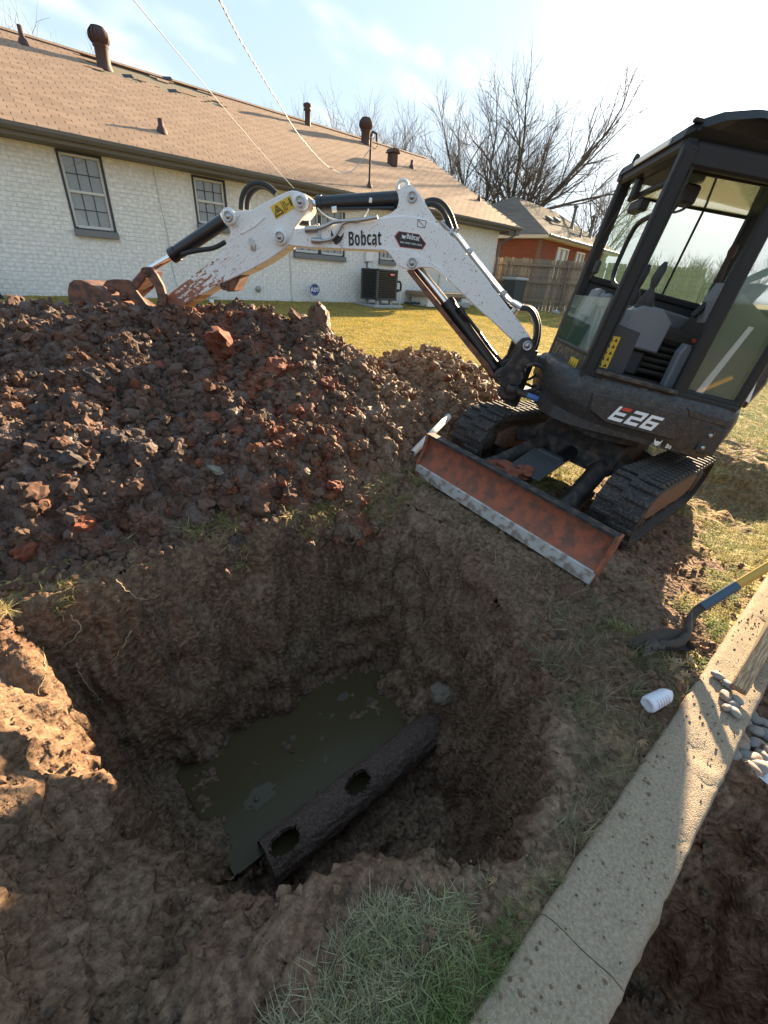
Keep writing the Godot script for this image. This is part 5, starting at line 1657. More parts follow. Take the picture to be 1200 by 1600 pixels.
func build_body(ex: Node3D, up: Transform3D) -> void:
	var mb := MB.new()
	# plan outline (forward, right), bulging at mid height
	var plan := [[0.70, -0.40], [0.66, -0.58], [0.56, -0.675], [0.40, -0.70], [-0.40, -0.70], [-0.50, -0.69], [-0.56, -0.63], [-0.70, -0.42], [-0.84, -0.15], [-0.92, 0.15], [-0.92, 0.42], [-0.75, 0.64], [-0.5, 0.70], [0.22, 0.69], [0.38, 0.58], [0.50, 0.40], [0.62, 0.25], [0.70, 0.10]]
	var levels := [[0.60, 0.90], [0.63, 0.955], [0.70, 0.985], [0.80, 1.0], [0.90, 1.0], [0.955, 0.985], [0.975, 0.955]]
	var rings := []
	for l in levels:
		var ring := []
		for q in plan:
			var lowcut := 0.0
			if l[0] < 0.72: lowcut = clampf((q[0] - 0.1) * 0.14, 0, 0.1)      # the skirt rises towards the front
			ring.append(V(q[0] * l[1], l[0] + lowcut, q[1] * l[1]))
		rings.append(ring)
	for i in rings.size() - 1:
		for k in plan.size():
			var k2 := (k + 1) % plan.size()
			mb.quad(rings[i][k2], rings[i][k], rings[i + 1][k], rings[i + 1][k2], 1 if i > 0 else 2)
	var top := PackedVector2Array()
	var bot := PackedVector2Array()
	for q in plan:
		top.push_back(Vector2(q[0], q[1]) * 0.955)
	mb.prism(top, Vector3(0, 0, 0), AF, Vector3.RIGHT, -0.975, -0.62)
	var body := one(mb, "body_shell", M.body, ex, up)
	# recess panel line and cover panels on the left flank
	mb = MB.new()
	side_plate(mb, PackedVector2Array([Vector2(0.47, 0.875), Vector2(-0.12, 0.885), Vector2(-0.16, 0.80), Vector2(-0.20, 0.70), Vector2(0.30, 0.70), Vector2(0.44, 0.76)]), -0.708, -0.690, 0.008)
	one(mb, "flank_panel", M.body, body)
	mb = MB.new()
	side_plate(mb, PackedVector2Array([Vector2(-0.16, 0.925), Vector2(-0.47, 0.915), Vector2(-0.47, 0.86), Vector2(-0.20, 0.87)]), -0.705, -0.685, 0.008)
	one(mb, "hinge_cover", M.body, body)
	mb = MB.new()
	side_plate(mb, PackedVector2Array([Vector2(-0.37, 0.85), Vector2(-0.50, 0.85), Vector2(-0.50, 0.66), Vector2(-0.37, 0.66)]), -0.706, -0.68, 0.01)
	one(mb, "corner_panel", M.body, body)
	for q in [[-0.40, 0.79], [-0.40, 0.70]]:
		mb = MB.new(); mb.lathe(PackedVector2Array([Vector2(0.014, 0), Vector2(0.014, 0.006), Vector2(0.0, 0.008)]), V(q[0], q[1], -0.706), Vector3(-1, 0, 0), 10); one(mb, "bolt", M.steel, body)
	# model number in slanted block strokes
	var G := func(x: float, y: float) -> Vector2:      # letter space: x to the rear, y up, slanted
		return Vector2(0.300 - x - y * 0.42, 0.732 + y - x * 0.02)
	var strokes := [[0.0, 0.02, 0.0, 0.10], [0.02, 0.095, 0.0, 0.022], [0.02, 0.082, 0.04, 0.062], [0.115, 0.205, 0.0, 0.022], [0.115, 0.137, 0.022, 0.04], [0.115, 0.205, 0.04, 0.06], [0.183, 0.205, 0.06, 0.08], [0.115, 0.205, 0.08, 0.10],
		[0.225, 0.315, 0.0, 0.022], [0.225, 0.247, 0.022, 0.08], [0.293, 0.315, 0.022, 0.04], [0.247, 0.315, 0.04, 0.06], [0.225, 0.315, 0.08, 0.10]]
	mb = MB.new()
	for s in strokes:
		side_plate(mb, PackedVector2Array([G.call(s[0], s[2]), G.call(s[1], s[2]), G.call(s[1], s[3]), G.call(s[0], s[3])]), -0.7105, -0.7085, 0.0)
	one(mb, "model_lettering", M.white_ink, body)
	mb = MB.new()
	side_plate(mb, PackedVector2Array([G.call(0.03, 0.078), G.call(0.088, 0.078), G.call(0.088, 0.10), G.call(0.03, 0.10)]), -0.7105, -0.7085, 0.0)
	one(mb, "model_lettering", M.red_ink, body)
	cat_head(body, Vector2(-0.10, 0.655), 0.028, M.pvc, -0.7035)
	letters("Bo", 0.030, M.pvc, body, "lettering", Transform3D(Basis(Vector3(0, 0, 1), Vector3(0, 1, 0), Vector3(-1, 0, 0)), V(-0.185, 0.65, -0.7035)), true, 0.8)
	# engine hood and counterweight behind the cab, right-hand tank cover
	mb = MB.new()
	side_plate(mb, PackedVector2Array([Vector2(-0.56, 0.95), Vector2(-0.95, 0.95), Vector2(-0.99, 1.15), Vector2(-0.96, 1.38), Vector2(-0.86, 1.50), Vector2(-0.56, 1.52)]), -0.12, 0.62, 0.05)
	one(mb, "engine_hood", M.body, ex, up)
	mb = MB.new()
	side_plate(mb, PackedVector2Array([Vector2(-0.54, 0.95), Vector2(-0.54, 1.40), Vector2(0.02, 1.34), Vector2(0.22, 1.20), Vector2(0.28, 0.95)]), 0.38, 0.66, 0.04)
	one(mb, "tank_cover", M.body, ex, up)
	# swing frame ears, casting and cylinder
	mb = MB.new()
	for u in [0.62, 0.90]:
		mb = MB.new()
		mb.prism(PackedVector2Array([Vector2(0.55, -0.18), Vector2(0.74, -0.10), Vector2(0.80, 0.0), Vector2(0.80, 0.06), Vector2(0.74, 0.14), Vector2(0.55, 0.24)]), Vector3.ZERO, AF, Vector3.RIGHT, -u - 0.05, -u, 0.01)
		one(mb, "swing_frame", M.under, ex, up)
	mb = MB.new()
	var cast := mpoly([[806, 537], [815, 528], [826, 526], [834, 533], [836, 552], [842, 568], [836, 572], [822, 570], [816, 578], [818, 588], [812, 600], [798, 606], [786, 604], [773, 596], [770, 585], [776, 577], [786, 573], [798, 560]])
	side_plate(mb, cast, -0.125, -0.085, 0.008)
	side_plate(mb, cast, 0.125, 0.165, 0.008)
	var c0 := mp(806, 592)
	mb.box(V(c0.x, c0.y, 0.02), Vector3(0.24, 0.16, 0.14), 0.03)
	mb.rod(V(0.80, 0.52, 0.02), V(0.80, 0.98, 0.02), 0.06, 18)
	mb.box(V(0.86, 0.60, 0.02), Vector3(0.2, 0.10, 0.16), 0.03)
	mb.box(V(0.85, 0.90, 0.02), Vector3(0.2, 0.08, 0.12), 0.02)
	var cb := one(mb, "swing_bracket", M.under, ex, up)
	pin(cb, [824, 540], -0.126, 0.038, M.steel)
	pin(cb, [780, 587], -0.126, 0.036, M.under)
	# ring bracket by the body corner
	mb = MB.new()
	var rp := []
	var rcn := mp(832, 590, -0.2)
	for k in 21:
		var a := 0.4 + TAU * 0.62 * k / 20.0 - 1.9
		rp.append(V(rcn.x + cos(a) * -0.10, rcn.y + sin(a) * 0.10, -0.2))
	mb.tube(PackedVector3Array(rp), 0.016, 8)
	one(mb, "guard_ring", M.under, ex, up)
	mb = MB.new()
	var a0 := mv(800, 608, -0.22)
	var a1 := mv(822, 617, -0.22)
	var a2 := mv(858, 630, -0.22)
	mb.rod(a0, a1, 0.028)
	mb.rod(a1, a2, 0.022)
	mb.lathe(PackedVector2Array([Vector2(0.03, -0.03), Vector2(0.045, -0.03), Vector2(0.045, 0.03), Vector2(0.03, 0.03)]), a0, Vector3.UP, 14)
	var sc := one(mb, "swing_cylinder", M.under, ex, up)
	mb = MB.new(); mb.rod(a1.lerp(a2, 0.0), a2, 0.0235); one(mb, "label", M.blue_label, sc)
	# hoses in the swing bracket
	var hs := [[[818, 585], [822, 572], [812, 588], [805, 596]], [[838, 585], [828, 592], [818, 594], [806, 600]], [[843, 598], [832, 604], [822, 600], [812, 606]]]
	for i in 3:
		mb = MB.new()
		var pp := []
		for q in hs[i]: pp.append(mv(q[0], q[1], -0.04 + 0.03 * i))
		mb.tube(smooth_path(pp), 0.011, 7)
		one(mb, "hose", M.steel if i == 0 else M.hose, ex, up)

func cat_head(parent: Node, c: Vector2, s: float, m: Material, r: float) -> void:
	var pts := [[-1.0, 1.0], [-0.55, 0.35], [0.0, 0.5], [0.55, 0.35], [1.0, 1.0], [0.85, 0.1], [0.55, -0.35], [0.15, -0.75], [-0.15, -0.75], [-0.55, -0.35], [-0.85, 0.1]]
	var poly := PackedVector2Array()
	for q in pts: poly.push_back(c + Vector2(-q[0], q[1]) * s)
	var mb := MB.new()
	side_plate(mb, poly, r - 0.001, r + 0.001, 0.0)
	for k in [-1, 1]:
		for j in 3: mb.beam(V(c.x - k * s * 0.5, c.y - s * (0.3 + 0.18 * j), r), V(c.x - k * s * 1.15, c.y - s * (0.25 + 0.35 * j), r), s * 0.04, 0.002, 0.0, Vector3.RIGHT)
	one(mb, "emblem", m, parent)

func strip(mb: MB, a: Vector3, b: Vector3, w: float, h: float) -> void:
	mb.beam(a, b, w, h, minf(w, h) * 0.22, Vector3.RIGHT)

func build_cab(ex: Node3D, up: Transform3D) -> void:
	var mb := MB.new()
	var L := -0.625
	var Rr := 0.315
	# pillars and rails; w = thickness across the beam in the side view, h = sideways
	for d in [[0.535, 0.88, L, 0.515, 2.2, L, 0.085, 0.07], [0.535, 0.95, Rr, 0.515, 2.2, Rr, 0.085, 0.07], [-0.09, 0.97, L - 0.01, -0.04, 2.17, L - 0.005, 0.085, 0.06], [-0.50, 0.97, L + 0.02, -0.46, 2.2, L + 0.02, 0.07, 0.07], [-0.50, 0.97, Rr, -0.46, 2.25, Rr, 0.08, 0.07]]:
		strip(mb, V(d[0], d[1], d[2]), V(d[3], d[4], d[5]), d[6], d[7])
	strip(mb, V(0.5, 2.155, L), V(-0.49, 2.19, L), 0.11, 0.06)          # roof rails
	strip(mb, V(0.5, 2.26, Rr), V(-0.49, 2.30, Rr), 0.06, 0.06)
	mb.beam(V(0.52, 2.2, L), V(0.52, 2.2, Rr), 0.08, 0.07, 0.015)
	mb.beam(V(-0.47, 2.25, L), V(-0.47, 2.25, Rr), 0.06, 0.07, 0.015)
	strip(mb, V(0.5, 1.56, Rr), V(-0.5, 1.55, Rr), 0.05, 0.05)
	mb.beam(V(0.545, 1.08, L), V(0.545, 1.08, Rr), 0.05, 0.04, 0.01)
	mb.beam(V(-0.49, 1.56, L), V(-0.49, 1.56, Rr), 0.05, 0.05, 0.01)
	strip(mb, V(0.52, 0.985, L), V(-0.5, 0.975, L), 0.05, 0.09)          # sill
	strip(mb, V(-0.12, 1.0, L - 0.005), V(-0.5, 1.0, L), 0.05, 0.05)
	var fr := one(mb, "cab_frame", M.cab_black, ex, up)
	# roof shell
	mb = MB.new()
	var rp := PackedVector2Array([Vector2(0.575, 2.215), Vector2(0.565, 2.265), Vector2(0.51, 2.305), Vector2(0.43, 2.345), Vector2(0.27, 2.385), Vector2(0.05, 2.405), Vector2(-0.2, 2.405), Vector2(-0.4, 2.38), Vector2(-0.52, 2.32), Vector2(-0.55, 2.22)])
	side_plate(mb, rp, -0.665, 0.36, 0.045)
	var roof := one(mb, "roof", M.cab_black, ex, up)
	mb = MB.new()
	mb.box(V(0.0, 2.205, -0.155), Vector3(0.86, 0.03, 0.9), 0.01)
	one(mb, "headliner", M.cab_liner, roof)
	mb = MB.new(); mb.box(V(0.575, 2.235, -0.2), Vector3(0.5, 0.035, 0.012), 0.003); one(mb, "front_strip", M.pvc, roof)
	# lifting eye and clips on the front corner
	mb = MB.new()
	for q in [[0.52, 2.30, 0.26], [0.56, 2.22, 0.31]]:
		mb.lathe(PackedVector2Array([Vector2(0.018, -0.01), Vector2(0.042, -0.01), Vector2(0.042, 0.01), Vector2(0.018, 0.01), Vector2(0.018, -0.01)]), V(q[0], q[1], q[2]), Vector3(0, 0, 1), 16)
	mb.box(V(0.54, 2.285, -0.635), Vector3(0.03, 0.02, 0.05), 0.004)
	one(mb, "lifting_eye", M.cab_black, roof)
	# panels below the glass
	mb = MB.new()
	mb.box(V(0.555, 0.99, -0.155), Vector3(0.9, 0.19, 0.03), 0.008)
	one(mb, "front_panel", M.body, ex, up)
	mb = MB.new()
	mb.box(V(0.0, 1.25, Rr + 0.01), Vector3(0.03, 0.6, 1.0), 0.006); mb.box(V(-0.5, 1.25, -0.15), Vector3(0.9, 0.6, 0.03), 0.006)
	one(mb, "lower_wall", M.plastic_dark, ex, up)
	mb = MB.new()
	mb.box(V(0.0, 0.985, -0.15), Vector3(0.9, 0.03, 1.0), 0.004)
	one(mb, "floor_mat", M.fabric, ex, up)
	mb = MB.new()
	strip(mb, V(0.50, 1.005, L - 0.045), V(-0.06, 0.995, L - 0.045), 0.03, 0.05)
	for k in 6: mb.box(V(0.42 - k * 0.09, 0.965, -0.675), Vector3(0.012, 0.016, 0.055), 0.003)
	one(mb, "door_sill", M.under, ex, up)
	# glass
	mb = MB.new(); mb.box(V(0.56, 1.255, -0.13), Vector3(0.83, 0.35, 0.006)); one(mb, "lower_windscreen", M.cab_glass, ex, up)
	mb = MB.new(); mb.box(V(0.0, 1.91, Rr + 0.01), Vector3(0.006, 0.66, 0.92)); one(mb, "side_window", M.dusty_glass, ex, up)
	mb = MB.new(); mb.box(V(-0.485, 1.9, -0.155), Vector3(0.86, 0.63, 0.006)); one(mb, "rear_window", M.cab_glass, ex, up)
	mb = MB.new(); mb.prism(PackedVector2Array([Vector2(-0.13, 1.03), Vector2(-0.46, 1.03), Vector2(-0.43, 2.12), Vector2(-0.09, 2.12)]), Vector3.ZERO, AF, Vector3.UP, L - 0.004, L + 0.002); one(mb, "quarter_window", M.cab_glass, ex, up)
	mb = MB.new(); mb.box(V(0.03, 2.13, -0.155), Vector3(0.80, 0.006, 0.8), 0.0, Basis(Vector3.RIGHT, -0.05)); one(mb, "stowed_windscreen", M.cab_glass, ex, up)
	mb = MB.new(); mb.beam(V(0.45, 2.09, -0.57), V(0.45, 2.09, 0.27), 0.035, 0.03, 0.006); strip(mb, V(0.45, 2.11, -0.56), V(-0.4, 2.15, -0.56), 0.025, 0.02); strip(mb, V(0.45, 2.11, 0.25), V(-0.4, 2.15, 0.25), 0.025, 0.02)
	one(mb, "windscreen_frame", M.cab_black, ex, up)
	mb = MB.new(); mb.rod(V(-0.10, 1.56, Rr - 0.01), V(-0.10, 2.28, Rr - 0.01), 0.009, 8); one(mb, "window_rail", M.cab_black, ex, up)
	# stripes of the tail decal seen through the quarter glass
	for q in [[[[1083, 617], [1092, 622], [1178, 512], [1170, 510]], M.white_ink, 0.0], [[[1098, 610], [1130, 570], [1174, 542], [1160, 539]], M.red_ink, 0.0], [[[1163, 625], [1170, 630], [1185, 590], [1198, 572], [1198, 558], [1178, 582]], M.white_ink, 0.0]]:
		mb = MB.new()
		var poly := mpoly(q[0], -0.59)
		mb.prism(poly, Vector3.ZERO, AF, Vector3.UP, -0.592, -0.588)
		one(mb, "tail_stripe", q[1], ex, up)
	mb = MB.new(); mb.prism(PackedVector2Array([Vector2(-0.14, 1.0), Vector2(-0.47, 1.0), Vector2(-0.44, 1.5), Vector2(-0.16, 1.62)]), Vector3.ZERO, AF, Vector3.UP, -0.585, -0.565); one(mb, "quarter_liner", M.cab_liner, ex, up)
	# grab handle inside the near front pillar
	mb = MB.new()
	mb.tube(smooth_path([V(0.49, 1.95, -0.60), V(0.50, 1.90, -0.50), V(0.50, 1.88, -0.30), V(0.50, 1.82, -0.23), V(0.50, 1.70, -0.21), V(0.50, 1.59, -0.22), V(0.50, 1.53, -0.30), V(0.49, 1.51, -0.42), V(0.49, 1.50, -0.58)], 0.03), 0.015, 9)
	one(mb, "grab_handle", M.cab_black, ex, up)
	mb = MB.new()
	strip(mb, V(0.575, 1.0, L - 0.02), V(0.552, 2.16, L - 0.02), 0.018, 0.03)
	strip(mb, V(0.495, 1.0, L - 0.038), V(0.475, 2.10, L - 0.038), 0.014, 0.012)
	one(mb, "pillar_trim", M.cab_black, fr)
	# lamp / motor boxes under the roof
	for q in [[0.44, 2.02, 0.05, 0.20, 0.07, 0.07], [0.30, 2.06, -0.30, 0.13, 0.10, 0.09], [0.50, 2.11, 0.05, 0.05, 0.12, 0.05]]:
		mb = MB.new(); mb.box(V(q[0], q[1], q[2]), Vector3(q[3], q[4], q[5]), 0.012); one(mb, "control_box", M.plastic_dark, ex, up)
	mb = MB.new(); mb.rod(V(0.53, 1.99, 0.13), V(0.54, 1.80, 0.28), 0.006, 6); one(mb, "gas_strut", M.cab_black, ex, up)
	mb = MB.new(); mb.tube(smooth_path([V(0.30, 2.02, -0.24), V(0.31, 1.98, -0.24), V(0.31, 1.98, -0.38), V(0.30, 2.02, -0.38)]), 0.008, 6); one(mb, "latch_handle", M.plastic_dark, ex, up)
	# seat
	mb = MB.new()
	side_plate(mb, PackedVector2Array([Vector2(0.10, 1.26), Vector2(0.12, 1.33), Vector2(0.08, 1.37), Vector2(-0.26, 1.34), Vector2(-0.30, 1.24)]), -0.36, 0.06, 0.03)
	var seat := one(mb, "seat", M.fabric, ex, up)
	mb = MB.new()
	side_plate(mb, PackedVector2Array([Vector2(-0.22, 1.33), Vector2(-0.28, 1.55), Vector2(-0.38, 1.72), Vector2(-0.44, 1.72), Vector2(-0.36, 1.50), Vector2(-0.32, 1.30)]), -0.37, 0.07, 0.03)
	one(mb, "backrest", M.fabric, seat)
	mb = MB.new()
	for k in 5: mb.box(V(-0.06, 1.05 + k * 0.042, -0.15), Vector3(0.36 - 0.02 * (k % 2), 0.03, 0.34 - 0.03 * (k % 2)), 0.014)
	one(mb, "suspension_bellows", M.fabric, seat)
	mb = MB.new(); mb.box(V(0.16, 1.09, -0.16), Vector3(0.36, 0.2, 0.16), 0.03); one(mb, "seat_pedestal", M.plastic_dark, seat)
	mb = MB.new(); mb.box(V(0.242, 1.10, -0.26), Vector3(0.05, 0.05, 0.003)); one(mb, "sticker", M.white_ink, seat)
	# consoles and levers
	mb = MB.new()
	side_plate(mb, PackedVector2Array([Vector2(0.33, 1.18), Vector2(0.33, 1.40), Vector2(0.28, 1.44), Vector2(0.15, 1.45), Vector2(0.05, 1.38), Vector2(0.05, 1.18)]), -0.40, -0.25, 0.012)
	one(mb, "control_console", M.plastic_grey, ex, up)
	mb = MB.new()
	side_plate(mb, PackedVector2Array([Vector2(0.30, 1.20), Vector2(0.30, 1.42), Vector2(0.05, 1.48), Vector2(-0.32, 1.46), Vector2(-0.32, 1.2)]), 0.10, 0.30, 0.015)
	one(mb, "control_console", M.plastic_grey, ex, up)
	for q in [[0.25, 1.44, -0.32], [0.16, 1.46, 0.16]]:
		mb = MB.new()
		mb.lathe(PackedVector2Array([Vector2(0.06, -0.01), Vector2(0.055, 0.02), Vector2(0.058, 0.024), Vector2(0.045, 0.045), Vector2(0.048, 0.05), Vector2(0.034, 0.07), Vector2(0.036, 0.075), Vector2(0.022, 0.10), Vector2(0.013, 0.13)]), V(q[0], q[1], q[2]), Vector3.UP, 14)
		mb.tube(PackedVector3Array([V(q[0], q[1] + 0.12, q[2]), V(q[0] + 0.005, q[1] + 0.17, q[2]), V(q[0] - 0.005, q[1] + 0.23, q[2]), V(q[0] - 0.01, q[1] + 0.27, q[2])]), [0.02, 0.03, 0.028, 0.012], 10)
		one(mb, "joystick", M.plastic_dark, ex, up)
	mb = MB.new()
	mb.tube(smooth_path([V(-0.30, 1.62, -0.05), V(-0.29, 1.76, -0.02), V(-0.285, 1.86, 0.0)]), 0.011, 8)
	mb.tube(PackedVector3Array([V(-0.285, 1.86, 0.0), V(-0.283, 1.90, 0.0), V(-0.281, 1.94, 0.0)]), [0.02, 0.028, 0.02], 10)
	one(mb, "lever", M.vent_brown, ex, up)
	mb = MB.new()
	side_plate(mb, mpoly([[1035, 608], [1046, 618], [1062, 590], [1084, 548], [1082, 540], [1074, 538], [1062, 552]], -0.5), -0.50, -0.42, 0.012)
	one(mb, "side_shroud", M.plastic_grey, ex, up)
	mb = MB.new()
	side_plate(mb, mpoly([[1098, 505], [1108, 512], [1124, 480], [1150, 446], [1130, 442], [1108, 470]], -0.45), -0.45, -0.36, 0.012)
	one(mb, "seat_wing", M.plastic_grey, ex, up)
	mb = MB.new()
	side_plate(mb, mpoly([[1084, 530], [1084, 536], [1096, 538], [1098, 532]], -0.5), -0.51, -0.47, 0.003)
	one(mb, "belt_buckle", M.red_ink, ex, up)
	mb = MB.new()
	mb.tube(smooth_path([V(-0.05, 1.45, -0.40), V(-0.12, 1.58, -0.42), V(-0.26, 1.74, -0.48), V(-0.42, 1.86, -0.55)]), 0.022, 6)
	one(mb, "seat_belt", M.hose, ex, up)
	# pedals: travel levers
	for s in [-0.2, -0.1]:
		mb = MB.new()
		mb.tube(smooth_path([V(0.42, 1.0, s), V(0.44, 1.2, s), V(0.46, 1.38, s)]), 0.012, 8)
		mb.box(V(0.46, 1.42, s), Vector3(0.06, 0.10, 0.05), 0.015)
		one(mb, "travel_lever", M.plastic_grey, ex, up)
	mb = MB.new(); mb.box(V(0.47, 1.36, 0.1), Vector3(0.16, 0.28, 0.08), 0.02, Basis(Vector3.RIGHT, 0.2)); one(mb, "monitor", M.plastic_grey, ex, up)
	mb = MB.new(); mb.box(V(0.5, 1.64, 0.22), Vector3(0.05, 0.09, 0.04), 0.01); mb.rod(V(0.5, 1.56, 0.26), V(0.5, 1.62, 0.22), 0.01, 6); one(mb, "phone_holder", M.plastic_dark, ex, up)
	# stickers
	warn(ex, up, [[932, 572], [948, 576], [970, 527], [954, 524]], -0.56, 5)
	var pl := MB.new()
	pl.box(V(0.574, 0.985, -0.40), Vector3(0.19, 0.085, 0.003))
	one(pl, "warning_sticker", M.yellow, ex, up)
	pl = MB.new()
	for k in 3: pl.prism(PackedVector2Array([Vector2(-0.018, -0.02), Vector2(0.018, -0.02), Vector2(0, 0.02)]), V(0.5765, 0.985, -0.46 + k * 0.06), Vector3.RIGHT, Vector3.UP, 0.0, 0.001)
	one(pl, "warning_print", M.ink, ex, up)
	pl = MB.new(); side_plate(pl, mpoly([[953, 506], [955, 512], [977, 515], [979, 509]], -0.5), -0.503, -0.50, 0.0); one(pl, "sticker", M.plastic_grey, ex, up)

func warn(ex: Node3D, up: Transform3D, px: Array, r: float, n: int) -> void:
	var p := mpoly(px, r)
	var mb := MB.new()
	mb.prism(p, Vector3.ZERO, AF, Vector3.UP, r - 0.0015, r)
	one(mb, "warning_sticker", M.yellow, ex, up)
	mb = MB.new()
	for k in n:
		for s in 2:
			var a := p[0].lerp(p[3], (k + 0.2) / n).lerp(p[1].lerp(p[2], (k + 0.2) / n), 0.1 + 0.45 * s)
			var b := p[0].lerp(p[3], (k + 0.2) / n).lerp(p[1].lerp(p[2], (k + 0.2) / n), 0.42 + 0.45 * s)
			var c := p[0].lerp(p[3], (k + 0.78) / n).lerp(p[1].lerp(p[2], (k + 0.78) / n), 0.26 + 0.45 * s)
			mb.prism(PackedVector2Array([a, b, c]), Vector3.ZERO, AF, Vector3.UP, r - 0.003, r - 0.0016)
	one(mb, "warning_print", M.ink, ex, up)
	# backing wall for the sticker
	mb = MB.new()
	mb.prism(mpoly([[925, 580], [968, 592], [1000, 520], [950, 500]], r + 0.012), Vector3.ZERO, AF, Vector3.UP, r + 0.001, r + 0.02)
	one(mb, "kick_panel", M.plastic_dark, ex, up)

func arm_texture() -> ImageTexture:      # white paint with dried red mud smeared towards the bucket end
	var n := noise(81, 1.0, FastNoiseLite.TYPE_SIMPLEX_SMOOTH, 4)
	var im := Image.create(512, 512, true, Image.FORMAT_RGB8)
	for y in 512:
		for x in 512:
			var f := x / 512.0        # 0 at the boom end, 1 at the bucket
			var v := y / 512.0
			var k := n.get_noise_2d(f * 14.0 + v * 3.0, v * 26.0) * 0.6 + n.get_noise_2d(f * 50.0, v * 60.0) * 0.35
			var t := smoothstep(0.0, 0.12, k + (f - 0.66) * 1.6)
			var c := lin(0.70, 0.695, 0.68).lerp(lin(0.27, 0.105, 0.06), t)
			if n.get_noise_2d(f * 8.0 + 50.0, v * 90.0) > 0.42 and f > 0.3: c = c.lerp(lin(0.33, 0.16, 0.10), 0.7)
			if n.get_noise_2d(f * 120.0, v * 120.0 + 9.0) > 0.52: c = c.lerp(lin(0.05, 0.03, 0.025), 0.7)
			im.set_pixel(x, y, c)
	im.generate_mipmaps()
	return ImageTexture.create_from_image(im)

